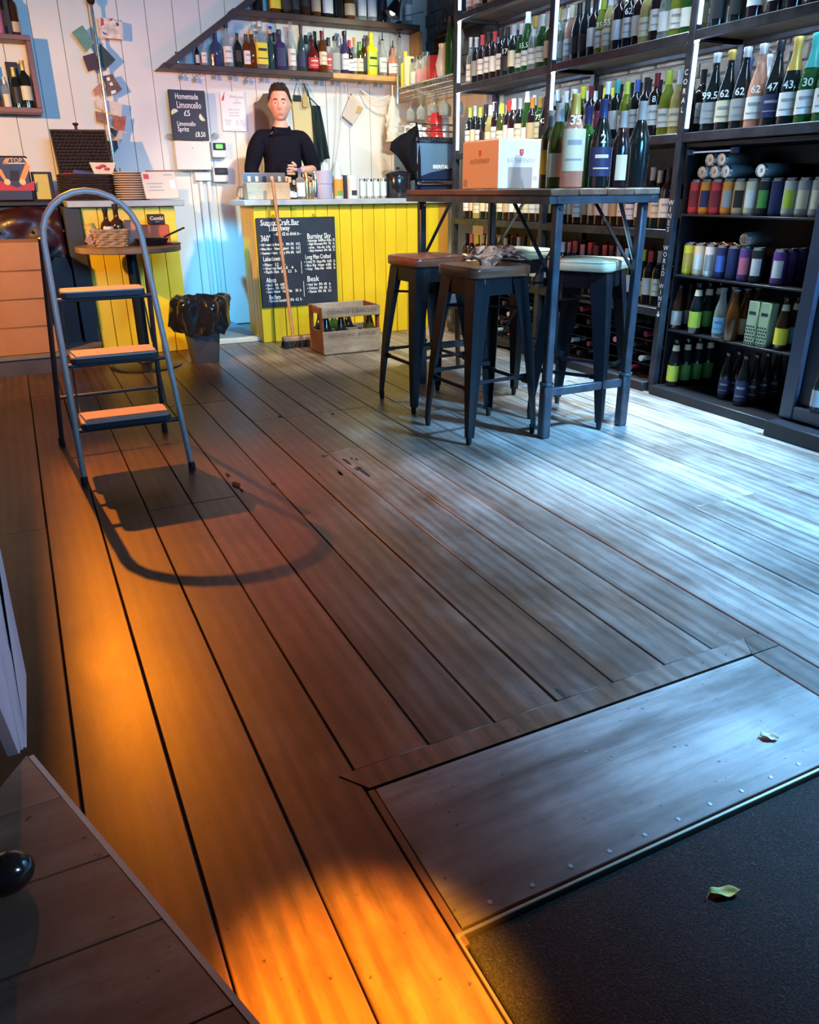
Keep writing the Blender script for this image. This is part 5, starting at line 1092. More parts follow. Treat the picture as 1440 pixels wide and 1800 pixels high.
MB().prism([(P(*p, 1, 6.96).x, P(*p, 1, 6.96).z) for p in ((629, 186), (639, 190), (631, 200), (625, 199))], (0, 6.957, 0), (1, 0, 0), (0, 0, 1), (0, 0.003, 0)).build('yellow_patch', mat('tan_tag', (0.5, 0.36, 0.14)), t)
MB().sphere(tuple(P(617, 166, 1, 6.955)), 0.006).build('pin', M_black, t)
pd = root('hanging_pendant', (wx(592, 300, 6.9)[0], 6.9, 1.1), 'white cone pendant hung low on two long flexes behind bar', 'lamp')
pc = P(592, 300, 1, 6.90); MB().lathe([(0.060, -0.10), (0.057, -0.05), (0.032, 0.03), (0.014, 0.075), (0.0, 0.08)], 18, tuple(pc)).build('pendant_cone', M_white, pd)
for u0, u1 in ((589, 592), (597, 601)): MB().tube([(pc.x+(-0.012 if u0 < 592 else 0.012), 6.90, pc.z+0.07), tuple(P(u0+3, 220, 1, 6.95)), tuple(P(u1, 146, 1, 6.975))], 0.003, 5).build('flex', M_white, pd)
# ---------------------------------------------------------------- boxes, pole and cards on the left of the back wall
def wall_box(name, ul, ur, vt, vb, label, y0=6.80):
    a, z1_ = wx(ur, vb, y0); zb_ = z1_; zt_ = wx(ur-20, vt, y0)[1]; xl = a-0.62
    t = root(name, ((xl+a)/2, 6.9, zb_), label, 'shelf'); th = 0.034
    MB().box(xl, a, y0, 6.998, zb_, zb_+th, 0.003).build('bottom_board', M_redwood, t); MB().box(xl, a, y0, 6.998, zt_-th, zt_, 0.003).build('top_board', M_redwood, t)
    MB().box(a-th, a, y0, 6.998, zb_+th, zt_-th, 0.003).build('side_board', M_redwood, t); MB().box(xl, xl+th, y0, 6.998, zb_+th, zt_-th, 0.003).build('side_board', M_redwood, t)
    return xl, a, zb_+th, zt_
L1 = wall_box('wall_box_shelf', 0, 76, 62, 199, 'lower red-brown wooden box shelf with whisky bottles on the wall')
t = root('wall_box_shelf', (L1[1]-0.36, 6.9, L1[3]), 'upper dark box shelf above the red-brown one, cut by picture top', 'shelf')
MB().box(L1[1]-0.105-0.03, L1[1]-0.105, 6.84, 6.998, L1[3]+0.001, L1[3]+0.45, 0.003).build('side_board', M_dk, t); MB().box(L1[0], L1[1]-0.105, 6.84, 6.998, L1[3]+0.42, L1[3]+0.45, 0.003).build('top_board', M_dk, t)
zb1 = L1[2]+0.0008; zb2 = L1[3]+0.0008
for u, zz, k, g, l, c, s, wd, lo, hi in ((57, zb1, 'bordeaux', 'dark', 'cream', 'gold', 1.02, 'dark bottle with cream portrait label and gold capsule in lower box shelf', .05, .14), (40, zb1, 'spirit', 'dark', 'black', 'gold', .95, 'square-shouldered black whisky bottle in lower box shelf', None, None), (21, zb1, 'spirit', 'clear', 'cream', 'silver', .72, 'small chequered label bottle in lower box shelf', .0, .12), (2, zb1, 'bordeaux', 'amber', 'black', 'black', .9, 'amber bottle at left end of lower box shelf', None, None),
    (9, zb2, 'squat', 'rose', 'pink', 'black', 1.25, 'squat bottle with pink skull-like label in upper box shelf', .0, .12), (32, zb2, 'bordeaux', 'dark', 'black', 'black', 1.0, 'black bottle in upper box shelf', None, None), (42, zb2, 'spirit', 'brown', 'tan', 'white', 1.05, 'brown bottle with tan label at end of upper box shelf', .02, .08)):
    bottle('spirit_bottle', k, g, l, c, (wx(u, 190 if zz == zb1 else 55, 6.89)[0]-(0.02 if zz == zb1 else 0.055), 6.89, zz), wd, 'bottles in the wall box shelves', 0.2, s=s, lo=lo, hi=hi)
t = MB().box(wx(31, 190, 6.93)[0]-0.03, wx(31, 190, 6.93)[0]+0.05, 6.935, 6.985, zb1, zb1+0.30, 0.003).thing('gift_box', M_ink, 'black gift box behind the whisky bottle in lower box shelf', 'box')
pl_ = root('chrome_pole', (0.81, 6.88, 1.053), 'thin chrome pole rising from the counter in front of postcards', 'pole')
MB().tube([(0.808, 6.88, 1.053), (0.808, 6.88, 2.42)], 0.011, 10).build('pole_tube', M_chrome, pl_); MB().lathe([(0.03, 0), (0.03, 0.01), (0.016, 0.02), (0.013, 0.05)], 12, (0.808, 6.88, 1.053)).build('base_flange', M_black, pl_); MB().lathe([(0.014, 0), (0.03, 0.02), (0.03, 0.07)], 12, (0.808, 6.88, 2.36)).build('top_mount', M_black, pl_)
CARDS = [([(126, 57), (145, 44), (166, 75), (152, 92)], 'teal_card', (0.13, 0.28, 0.24), 'teal postcard tilted left of the chrome pole', 6.905), ([(172, 28), (215, 40), (217, 70), (177, 66)], 'sketch_card', (0.74, 0.62, 0.55), 'white postcard with two sketched figures right of pole', 6.905), ([(145, 99), (168, 92), (174, 120), (155, 126)], 'plum_card', (0.06, 0.02, 0.03), 'dark plum postcard left of the pole', 6.915), ([(175, 75), (203, 105), (185, 122), (170, 112)], 'dark_green_card', (0.03, 0.045, 0.04), 'black-green postcard tilted right of the pole', 6.905),
         ([(180, 134), (197, 130), (215, 157), (192, 169)], 'photo_card', (0.16, 0.08, 0.05), 'dark photo postcard with white shapes right of pole', 6.905), ([(163, 158), (176, 146), (184, 163), (168, 168)], 'salmon_card', (0.50, 0.22, 0.15), 'salmon postcard scrap left of the pole', 6.915), ([(168, 172), (215, 182), (213, 206), (170, 188)], 'cream_card', (0.72, 0.60, 0.52), 'cream postcard crossing behind the pole', 6.905), ([(167, 195), (190, 200), (190, 220), (170, 214)], 'sepia_card', (0.30, 0.13, 0.07), 'brown sepia postcard low left of the pole', 6.917), ([(198, 206), (222, 204), (219, 230), (200, 226)], 'rust_card', (0.40, 0.10, 0.04), 'rust red postcard low right of the pole', 6.912), ([(190, 222), (207, 230), (203, 241), (193, 232)], 'ink_card', (0.02, 0.02, 0.03), 'small black card low right of the pole', 6.905), ([(203, 230), (217, 228), (214, 248), (200, 242)], 'pale_card', (0.60, 0.48, 0.40), 'pale card below the rust postcard', 6.917), ([(185, 248), (206, 247), (208, 260), (190, 282)], 'night_card', (0.03, 0.03, 0.05), 'dark card behind the open hamper lid', 6.93)]
for pts, mn, c, wd, y in CARDS:
    t = hang('postcard', pts, y, 0.003, mat(mn, c, 0.6, var=0.35 if mn in ('photo_card', 'sketch_card', 'rust_card', 'sepia_card') else 0.1, vs=(25, 25, 25)), wd, 'postcard', 'card_sheet')
    t['group'] = 'postcards round the chrome pole'
    if mn == 'sketch_card':
        for us_, c3 in (([(177, 30), (182, 34), (183, 44), (177, 46)], M_shield), ([(194, 32), (199, 32), (196, 37), (192, 37)], M_shield), ([(204, 39), (209, 41), (209, 46), (204, 45)], M_cutb), ([(179, 55), (186, 58), (190, 62), (182, 60)], mat('slate_blue', (0.12, 0.12, 0.25), 0.7))):
            MB().prism([(P(*p, 1, y-0.0035).x, P(*p, 1, y-0.0035).z) for p in us_], (0, y-0.0042, 0), (1, 0, 0), (0, 0, 1), (0, 0.0006, 0)).build('printed_figure', c3, t)
    if mn == 'photo_card':
        for us_ in ([(187, 137), (192, 135), (194, 141), (189, 142)], [(192, 146), (197, 144), (199, 150), (194, 151)], [(195, 160), (203, 158), (204, 163), (196, 166)]):
            MB().prism([(P(*p, 1, y-0.0035).x, P(*p, 1, y-0.0035).z) for p in us_], (0, y-0.0042, 0), (1, 0, 0), (0, 0, 1), (0, 0.0006, 0)).build('printed_figure', M_paper, t)
# ================================================================ THINGS ON THE BAR
BZ = 1.0455
def bx(u, y=6.1): return P(u, 350, 1, y).x
t = root('bottle_crate', (bx(470), 6.05, BZ), 'small pale wooden box of little corked bottles on bar', 'crate')
xa, xb = bx(430), bx(504); M_ply2 = wood('pale_ply', (0.55, 0.36, 0.22), (0.70, 0.50, 0.32), (0.75, 0.58, 0.42), 0, (0.5, 0.7), 20, 0.3)
MB().box(xa, xb, 6.00, 6.01, BZ, BZ+0.118, 0.003).build('front_board', M_ply2, t); MB().box(xa, xb, 6.10, 6.11, BZ, BZ+0.118, 0.003).build('rear_board', M_ply2, t)
for x in (xa, xb-0.01): MB().box(x, x+0.01, 6.01, 6.10, BZ, BZ+0.118, 0.003).build('end_board', M_ply2, t)
MB().box(xa+0.01, xb-0.01, 6.01, 6.10, BZ, BZ+0.008).build('base_board', M_ply2, t); MB().lathe([(0.012, 0), (0, 0)], 10).build('x', M_ink, t) if False else None
for i in range(6): bottle('mini_bottle', 'mini', 'amber', None, ('tan', 'tan', 'black', 'tan', 'silver', 'tan')[i], (xa+0.035+i*0.058, 6.055, BZ+0.009), f'little corked bottle, {ORD[i]} along the pale box on bar', 'little bottles in the pale box', style='stopper', s=1.12)
t = root('laptop', (bx(470), 6.2, BZ), 'open grey laptop seen from behind the pale box on the bar', 'laptop')
M_lap = mat('laptop_grey', (0.22, 0.21, 0.23), 0.4, 0.3); xa, xb = bx(426, 6.2), bx(500, 6.2)
MB().obox(((xa+xb)/2, 6.16, BZ+0.095), (((xb-xa)/2, 0, 0), (0, 0.004, 0), (0, -0.02, 0.092)), 0.003).build('screen_lid', M_lap, t); MB().box(xa, xb, 6.18, 6.31, BZ, BZ+0.014, 0.004).build('keyboard_base', M_lap, t)
tb_ = [(xa+0.01, 6.12, BZ+0.09), (xa-0.05, 6.10, BZ+0.085), (xa-0.07, 6.09, BZ+0.03), (xa-0.02, 6.08, BZ+0.004)]; MB().tube(tb_, 0.003, 6).build('power_cable', M_black, t)
bottle('mini_bottle', 'mini', 'brown', 'white', 'tan', (bx(511, 6.03), 6.03, BZ), 'small brown bottle, white label, right of the pale box', 'single bottles on the bar', s=1.15, style='stopper')
bottle('mini_bottle', 'mini', 'brown', 'white', 'tan', (bx(518, 6.06), 6.06, BZ), 'second small brown bottle right of the pale box', 'single bottles on the bar', s=1.0, style='stopper')
bottle('spray_bottle', 'square', 'clear', 'white', 'blue', (bx(529, 6.05), 6.05, BZ), 'clear square bottle with blue top on the bar', 'single bottles on the bar', style='stopper', s=0.78)
for i, (u, m, h, wd) in enumerate(((540, mat('brass_gold', (0.60, 0.38, 0.16), 0.25, 0.9), 0.19, 'tall brass cocktail shaker'), (547, MATS['copper'], 0.155, 'copper cocktail shaker'), (555, M_chrome, 0.20, 'slim steel bar jug'))):
    MB().lathe([(0.022, 0), (0.026, 0.003), (0.030, h*0.62), (0.024, h*0.78), (0.014, h*0.86), (0.015, h), (0, h)], 14, (bx(u, 6.06), 6.06+0.02*(i % 2), BZ)).thing('cocktail_shaker', m, wd+' on the bar counter', 'shaker', 'cocktail shakers')
t = root('cup_stack', (bx(571), 6.06, BZ), 'lilac grey tall storage pot on the bar beside the shakers', 'pot'); xm_ = bx(571, 6.06)
M_lil = mat('lilac_plastic', (0.42, 0.40, 0.55), 0.5)
MB().lathe([(0.054, 0), (0.057, 0.004), (0.062, 0.10), (0.062, 0.105)], 20, (xm_, 6.06, BZ)).build('lower_cup', M_lil, t); MB().lathe([(0.0605, 0.106), (0.063, 0.108), (0.066, 0.20), (0.063, 0.20), (0.060, 0.112), (0, 0.112)], 20, (xm_, 6.06, BZ)).build('upper_cup', M_lil, t)
def tin(u, r, h, m, lab, label, y=6.06, m2=None, group='tins on the bar'):
    x = bx(u, y); t = MB().lathe([(r*0.95, 0), (r, 0.004), (r, h-0.004), (r*0.96, h), (r*0.92, h), (r*0.92, h-0.006), (0, h-0.006)], 18, (x, y, BZ)).thing('drink_tin', m, label, 'tin', group)
    if lab: MB().lathe([(r+0.0008, h*0.12), (r+0.0012, h*0.12), (r+0.0012, h*0.85), (r+0.0008, h*0.85)], 12, (x, y, BZ), a0=-PI/2-1.3, a1=-PI/2+1.1).build('printed_label', lab, t)
    if m2: MB().lathe([(r+0.0014, h*0.14), (r+0.0017, h*0.14), (r+0.0017, h*0.36), (r+0.0014, h*0.36)], 8, (x, y, BZ), a0=-PI/2-0.5, a1=-PI/2+0.6).build('fruit_print', m2, t)
tin(595, 0.040, 0.165, MATS['label_silver'] if 'label_silver' in MATS else paint('silver'), paint('orange'), 'orange printed drink tin with green fruit on the bar', m2=paint('green'))
tin(608, 0.030, 0.170, M_ink, None, 'black slim tin between the orange and white tins', 6.10)
tin(620, 0.042, 0.168, M_white, paint('pink') if False else mat('blush', (0.75, 0.62, 0.62), 0.5), 'white and blush tin on the bar', m2=M_ink)
for i in range(4): tin(638+i*12, 0.026, 0.145, M_chrome, mat('pale_label', (0.60, 0.68, 0.72), 0.5), f'shiny silver tin, {ORD[i]} of four beside the black canister', m2=None, group='four silver tins')
xk = bx(700, 6.08); t = root('black_canister', (xk, 6.08, BZ), 'glossy black canister with knob lid left of the coffee machine', 'canister')
M_gb = mat('gloss_black', (0.012, 0.014, 0.022), 0.18, coat=0.5)
MB().lathe([(0.098, 0), (0.102, 0.005), (0.106, 0.16), (0.104, 0.165)], 24, (xk, 6.08, BZ)).build('canister_body', M_gb, t); MB().lathe([(0.109, 0.165), (0.110, 0.180), (0.09, 0.196), (0.012, 0.205), (0.010, 0.212), (0.017, 0.222), (0.012, 0.23), (0, 0.232)], 24, (xk, 6.08, BZ)).build('lid', M_gb, t)
# coffee machine
MB().box(2.78, 3.585, 6.361, 6.60, 1.006, 1.045, 0.004).thing('rear_worktop', M_zinc, 'pale grey worktop strip carrying the coffee machine', 'worktop')
cm = root('coffee_machine', (3.2, 6.2, BZ), 'chrome and navy espresso machine with cup rail at bar end', 'coffee machine')
M_navy = mat('navy_enamel', (0.015, 0.028, 0.075), 0.22, coat=0.5); M_mirror = mat('steel_mirror', (0.20, 0.38, 0.62), 0.28, 0.5)
MX0, MX1 = 3.03, 3.42
MB().box(MX0, MX1, 6.06, 6.48, BZ+0.03, BZ+0.42, 0.012).build('machine_body', M_navy, cm)
MB().box(MX0+0.012, MX1-0.012, 6.052, 6.059, BZ+0.14, BZ+0.405, 0.003).build('mirror_panel', M_mirror, cm)
MB().prism([(MX0+0.012, BZ+0.14), (MX1-0.012, BZ+0.14), (MX1-0.012, BZ+0.235), (MX0+0.13, BZ+0.19), (MX0+0.012, BZ+0.155)], (0, 6.0455, 0), (1, 0, 0), (0, 0, 1), (0, 0.006, 0)).build('navy_swoosh', M_navy, cm)
MB().box(MX0+0.01, MX1-0.01, 6.03, 6.06, BZ+0.10, BZ+0.125, 0.004).build('chrome_bar', M_chrome, cm)
MB().box(MX0, MX1, 6.06, 6.48, BZ+0.42, BZ+0.455, 0.006).build('top_tray', M_chrome, cm)
for i in range(16): MB().box(MX0+0.012+i*0.0235, MX0+0.020+i*0.0235, 6.056, 6.061, BZ+0.43, BZ+0.448).build('vent_slot', M_ink, cm)
for x in (MX0+0.01, MX1-0.01):
    for y in (6.07, 6.47): MB().box(x-0.03, x+0.03, y-0.0, y+0.001, BZ, BZ+0.001) ; MB().lathe([(0.02, 0), (0.018, 0.03)], 10, (x+(0.02 if x < 3.2 else -0.02), y+(0.03 if y < 6.2 else -0.03), BZ)).build('foot', M_black, cm)
for z in (0.495, 0.545):
    MB().tube([(MX0+0.01, 6.46, BZ+z), (MX0+0.01, 6.07, BZ+z), (MX1-0.01, 6.07, BZ+z), (MX1-0.01, 6.46, BZ+z)], 0.005, 8).build('cup_rail', M_chrome, cm)
for x in (MX0+0.01, MX1-0.01): MB().tube([(x, 6.07, BZ+0.455), (x, 6.07, BZ+0.55)], 0.005, 8).build('rail_post', M_chrome, cm)
txt('IBERITAL', 0.038, (MX0+0.15, 6.043, BZ+0.232), cm, M_chalk, '-y', 'brand_lettering', bold=0.0012)
CT = BZ+0.4555
def cup(x, y, z, r, h, m, label, up=True, group='cups on the coffee machine'):
    pr = [(r*0.7, 0), (r*0.75, 0.003), (r, h), (r*0.94, h), (r*0.68, 0.006), (0, 0.006)]
    if not up: pr = [(r, 0), (r*0.75, h-0.003), (r*0.7, h), (0, h)]
    t = MB().lathe(pr, 16, (x, y, z)).thing('cup', m, label, 'cup', group)
    MB().tube([(x-r*0.85, y, z+h*0.75), (x-r*1.45, y, z+h*0.7), (x-r*1.45, y, z+h*0.35), (x-r*0.8, y, z+h*0.25)], r*0.1, 6).build('handle', m, t); return t
M_red = mat('red_ceramic', (0.55, 0.035, 0.04), 0.25, coat=0.4); M_cer = mat('white_ceramic', (0.80, 0.81, 0.82), 0.3, coat=0.3)
cup(3.27, 6.16, CT, 0.062, 0.085, M_red, 'red cup standing behind the cup rail, under another', False); cup(3.27, 6.16, CT+0.0855, 0.058, 0.095, M_red, 'upper red cup stacked upside down on coffee machine', False)
cup(3.09, 6.18, CT, 0.065, 0.10, M_cer, 'white cup at the left end of the cup rail', False); cup(3.17, 6.22, CT, 0.055, 0.075, M_cer, 'white cup in the middle of the cup rail', False); cup(3.37, 6.22, CT, 0.055, 0.15, M_cer, 'tall white mug at the right end of coffee machine', False)
jk = root('draped_jacket', (2.95, 6.2, 1.1), 'black jacket draped over the left side of the coffee machine', 'jacket'); b = MB()
prof_ = [((735, 214), (716, 232)), ((738, 232), (702, 238)), ((738, 246), (686, 250)), ((738, 262), (684, 264)), ((738, 282), (697, 274)), ((738, 305), (708, 288)), ((738, 335), (722, 310)), ((738, 345), (727, 330))]
for i, (r_, l_) in enumerate(prof_):
    pr_ = P(*r_, 1, 6.05); pl2 = P(*l_, 1, 6.13)
    for j in range(10):
        g = j/9; q = pl2.lerp(pr_, g); b.v.append((q.x, q.y-0.03*math.sin(PI*g)-0.018*math.sin(g*11+i*0.6), q.z))
for i in range(len(prof_)-1):
    for j in range(9): q = i*10+j; b.f.append((q, q+10, q+11, q+1)); b.m.append(0)
o = b.build('cloth', mat('black_cloth', (0.006, 0.006, 0.010), 0.9, spec=0.15), jk, ang=1.2); md = o.modifiers.new('thick', 'SOLIDIFY'); md.thickness = 0.012
# wire shelf over the coffee machine
ws = root('wire_shelf', (3.4, 6.25, 1.90), 'chrome wire shelf above the coffee machine with hanging glasses', 'shelf')
WZ = 1.918
for x in (3.21, 3.57):
    for z in (WZ-0.004, WZ-0.045): MB().tube([(x, 5.77, z), (x, 6.78, z)], 0.006, 8).build('long_wire', M_chrome, ws)
    zz = [(x, 5.77+i*0.0225, WZ-0.006-(0.036 if i % 2 else 0)) for i in range(46)]; MB().tube(zz, 0.003, 5).build('zigzag_wire', M_chrome, ws)
for i in range(40): MB().tube([(3.21, 5.78+i*0.0252, WZ), (3.57, 5.78+i*0.0252, WZ)], 0.0025, 5).build('cross_wire', M_chrome, ws)
MB().tube([(3.21, 6.76, 1.80), (3.21, 6.76, 2.02)], 0.013, 10).build('post', M_chrome, ws); MB().tube([(3.57, 6.76, 1.80), (3.57, 6.76, 2.02)], 0.013, 10).build('post', M_chrome, ws)
for k in range(4): MB().tube([(3.24+k*0.085, 5.80, WZ-0.075), (3.24+k*0.085, 6.74, WZ-0.075)], 0.0035, 6).build('glass_rail', M_chrome, ws)
def wglass(x, y, i):
    z = WZ-0.080
    t = MB().lathe([(0.032, 0), (0.033, -0.002), (0.006, -0.006), (0.0038, -0.02), (0.0035, -0.075), (0.010, -0.085), (0.032, -0.105), (0.039, -0.135), (0.034, -0.185), (0.033, -0.185), (0.0375, -0.135), (0.030, -0.107), (0.0, -0.09)], 14, (0, 0, 0), flip=True).thing('wine_glass', glass('glass_clear', (0.75, 0.80, 0.80), 0.16), f'wine glass hanging upside down under wire shelf, {ORD[i]} from the wall end', 'glass', 'glasses hanging under the wire shelf', base=(0, 0, 0))
    t.location = (x, y, z)
for i in range(8): wglass(3.255+0.085*(i % 2), 6.60-i*0.098, i)
SZ = WZ+0.003
bottle('spirit_bottle', 'square', 'yellow', 'lime', 'yellow', (3.26, 6.70, SZ), 'yellow square bottle at the wall end of the wire shelf', 'things on the wire shelf', -PI/2+0.7, s=0.95, style='stopper')
MB().box(3.215, 3.30, 6.615, 6.66, SZ, SZ+0.22, 0.004).thing('pale_box', mat('pale_yellow_card', (0.72, 0.66, 0.38), 0.6), 'tall pale yellow box on the wire shelf', 'box')
for i, (y, h, c, wd) in enumerate(((6.55, 0.19, 'white', 'clear jar with white label'), (6.44, 0.20, 'pink', 'clear jar of pink sweets'), (6.33, 0.21, 'red', 'clear jar with red label'))):
    t = root('glass_jar', (3.27, y, SZ), wd+' on the wire shelf', 'jar', 'things on the wire shelf')
    MB().lathe([(0.042, 0), (0.045, 0.004), (0.045, h*0.75), (0.034, h*0.84), (0.034, h*0.88)], 16, (3.27, y, SZ)).build('jar_glass', glass('glass_clear', (0.75, 0.8, 0.8), 0.16), t); MB().lathe([(0.037, h*0.86), (0.037, h), (0, h)], 16, (3.27, y, SZ)).build('lid', M_chrome, t); MB().lathe([(0.041, 0.006), (0.041, h*0.5), (0, h*0.5)], 14, (3.27, y, SZ)).build('filling', paint(c), t)
for i, (y, r, h) in enumerate(((6.17, 0.05, 0.16),)): MB().lathe([(r, 0), (r, h), (r*0.95, h+0.004), (0, h+0.004)], 18, (3.26, y, SZ)).thing('red_tin', M_red, 'red round tin on the wire shelf', 'tin')
t = root('white_jug', (3.28, 6.06, SZ), 'white ceramic jug tilted on the wire shelf', 'jug'); b = MB().lathe([(0.045, 0), (0.055, 0.02), (0.065, 0.09), (0.045, 0.16), (0.038, 0.20), (0.044, 0.23), (0.040, 0.23), (0.034, 0.20), (0, 0.19)], 18, (3.28, 6.06, SZ)); b.build('jug_body', M_cer, t); MB().tube([(3.28, 6.015, SZ+0.20), (3.27, 5.985, SZ+0.18), (3.27, 5.985, SZ+0.10), (3.28, 6.0, SZ+0.06)], 0.008, 8).build('handle', M_cer, t)
MB().lathe([(0.07, 0), (0.075, 0.05), (0.07, 0.10), (0.04, 0.13), (0, 0.135)], 16, (3.40, 6.15, SZ)).thing('white_pot', M_cer, 'round white lidded pot at back of the wire shelf', 'pot')
bottle('spirit_bottle', 'flute', 'green', None, 'black', (3.265, 5.93, SZ), 'tall bright green bottle near the shelf upright', 'things on the wire shelf', s=1.15)
t = MB().lathe([(0.035, 0), (0.045, 0.03), (0.025, 0.12), (0.038, 0.20), (0.045, 0.27), (0.03, 0.31), (0, 0.315)], 16, (3.34, 5.93, SZ)).thing('wooden_grinder', mat('pale_wood_turned', (0.50, 0.34, 0.22), 0.5), 'tall pale wooden pepper grinder on the wire shelf', 'grinder')
nb = root('net_bag', (3.20, 6.78, 1.5), 'white net bag hanging from the wire shelf post', 'bag'); b = MB()
q0 = P(690, 168, 1, 6.79)
for i in range(12):
    f = i/11; r = 0.012+0.055*math.sin(min(1, f*1.1)*PI*0.6)
    for j in range(16): a = 2*PI*j/16; rr_ = r*(1+0.25*math.sin(a*5+i)); b.v.append((q0.x+math.cos(a)*rr_+0.01*f, q0.y+math.sin(a)*rr_*0.6, q0.z-0.36*f))
for i in range(11):
    for j in range(16): b.f.append((i*16+j, (i+1)*16+j, (i+1)*16+(j+1) % 16, i*16+(j+1) % 16)); b.m.append(0)
b.build('bag_cloth', mat('net_white', (0.62, 0.62, 0.58), 0.9), nb, ang=1.2); MB().tube([tuple(q0+Vector((0, 0, -0.02))), tuple(q0+Vector((0.0, 0.0, 0.08)))], 0.006, 6).build('cord', MATS['net_white'], nb)
MB().bar(tuple(P(678, 220, 1, 6.78)), tuple(P(688, 250, 1, 6.78)), 0.010, 0.006).build('wooden_stick', M_ply2, nb)
wr_ = [tuple(P(634, 157, 1, 6.96)), tuple(P(650, 170, 1, 6.90)), tuple(P(668, 176, 1, 6.86)), tuple(P(685, 168, 1, 6.80))]
MB().tube(wr_, 0.007, 6).thing('white_cable', M_white, 'thick white cable looping to the wire shelf post', 'cable')
# ================================================================ THE PERSON BEHIND THE BAR
def skin_mesh(chains, sub=2):
    """grow one surface per chain tree: list of (points, radii, parents) with the first point as root"""
    me = bpy.data.meshes.new('skin_tmp'); vs = []; es = []; rr = []; roots = []
    for pts, rad, par in chains:
        k = len(vs); roots.append(k); vs += [tuple(p) for p in pts]; rr += list(rad)
        es += [(k+i, k+p) for i, p in enumerate(par) if p is not None]
    me.from_pydata(vs, es, []); o = bpy.data.objects.new('skin_tmp', me); C.objects.link(o)
    m = o.modifiers.new('skin', 'SKIN'); m.use_smooth_shade = True; m.branch_smoothing = 0.6
    for i, d in enumerate(me.skin_vertices[0].data):
        r = rr[i]; d.radius = r if isinstance(r, tuple) else (r, r); d.use_root = i in roots
    if sub: s = o.modifiers.new('sub', 'SUBSURF'); s.levels = sub; s.render_levels = sub
    dg = bpy.context.evaluated_depsgraph_get(); out = bpy.data.meshes.new_from_object(o.evaluated_get(dg))
    bpy.data.objects.remove(o); bpy.data.meshes.remove(me); return out
PX, PY, PZ0 = 2.055, 6.50, 0.03
pe = root('person', (PX, PY, PZ0), 'person with short dark hair in a black jumper standing behind the bar', 'person')
def pp(x, y, z): return Vector((x, y, z))                # local, facing -y
HIPZ = 0.98
body_pts = [pp(0, 0, 0.98), pp(0, 0, 1.20), pp(0, -0.005, 1.38), pp(0, 0.0, 1.48), pp(0, -0.01, 1.54), pp(0, -0.022, 1.62),
            pp(-0.175, 0, 1.475), pp(-0.265, 0.02, 1.22), pp(-0.215, -0.13, 1.09), pp(0.175, 0, 1.475), pp(0.265, 0.0, 1.23), pp(0.16, -0.19, 1.225), pp(0.06, -0.24, 1.225),
            pp(-0.10, 0, 0.90), pp(-0.11, -0.01, 0.50), pp(-0.115, 0.01, 0.09), pp(-0.12, -0.12, 0.035), pp(0.10, 0, 0.90), pp(0.11, -0.01, 0.50), pp(0.115, 0.01, 0.09), pp(0.12, -0.12, 0.035), pp(-0.17, -0.20, 1.07)]
body_par = [None, 0, 1, 2, 3, 4, 2, 6, 7, 2, 9, 10, 11, 0, 13, 14, 15, 0, 17, 18, 19, 8]
body_rad = [(0.155, 0.115), (0.145, 0.105), (0.165, 0.11), (0.115, 0.08), 0.056, 0.053, 0.070, 0.047, 0.034, 0.070, 0.049, 0.038, 0.027, 0.095, 0.062, 0.042, 0.035, 0.095, 0.062, 0.042, 0.035, 0.026]
def hand(base, fwd, side, upv):
    """palm and five fingers as chains rooted inside the palm"""
    out = []; fwd = fwd.normalized(); side = side.normalized(); upv = upv.normalized()
    for i, (off, l) in enumerate(((-0.030, 0.060), (-0.010, 0.072), (0.011, 0.068), (0.030, 0.052))):
        b0 = base+fwd*0.03+side*off; b1 = b0+fwd*0.045; b2 = b1+fwd*l*0.5-upv*0.010; b3 = b2+fwd*l*0.38-upv*0.022; b4 = b3+fwd*l*0.16-upv*0.018
        out.append(([b0, b1, b2, b3, b4], [0.010, 0.0095, 0.0088, 0.008, 0.006], [None, 0, 1, 2, 3]))
    t0 = base+fwd*0.012-side*0.022; out.append(([t0, t0+fwd*0.025-side*0.030-upv*0.006, t0+fwd*0.055-side*0.040-upv*0.014, t0+fwd*0.075-side*0.038-upv*0.02], [0.012, 0.011, 0.0095, 0.007], [None, 0, 1, 2]))
    out.append(([base-fwd*0.01, base+fwd*0.03, base+fwd*0.07], [(0.026, 0.017), (0.038, 0.016), (0.036, 0.013)], [None, 0, 1])); return out
chains = [(body_pts, body_rad, body_par)]
chains += hand(pp(0.045, -0.243, 1.225), Vector((-1, -0.25, 0.02)), Vector((0, -0.15, -1)), Vector((0.2, -1, 0.1)))
chains += hand(pp(-0.165, -0.215, 1.068), Vector((0.45, -0.85, -0.12)), Vector((1, 0.5, 0)), Vector((0, 0, 1)))
bm_body = skin_mesh(chains, 2)
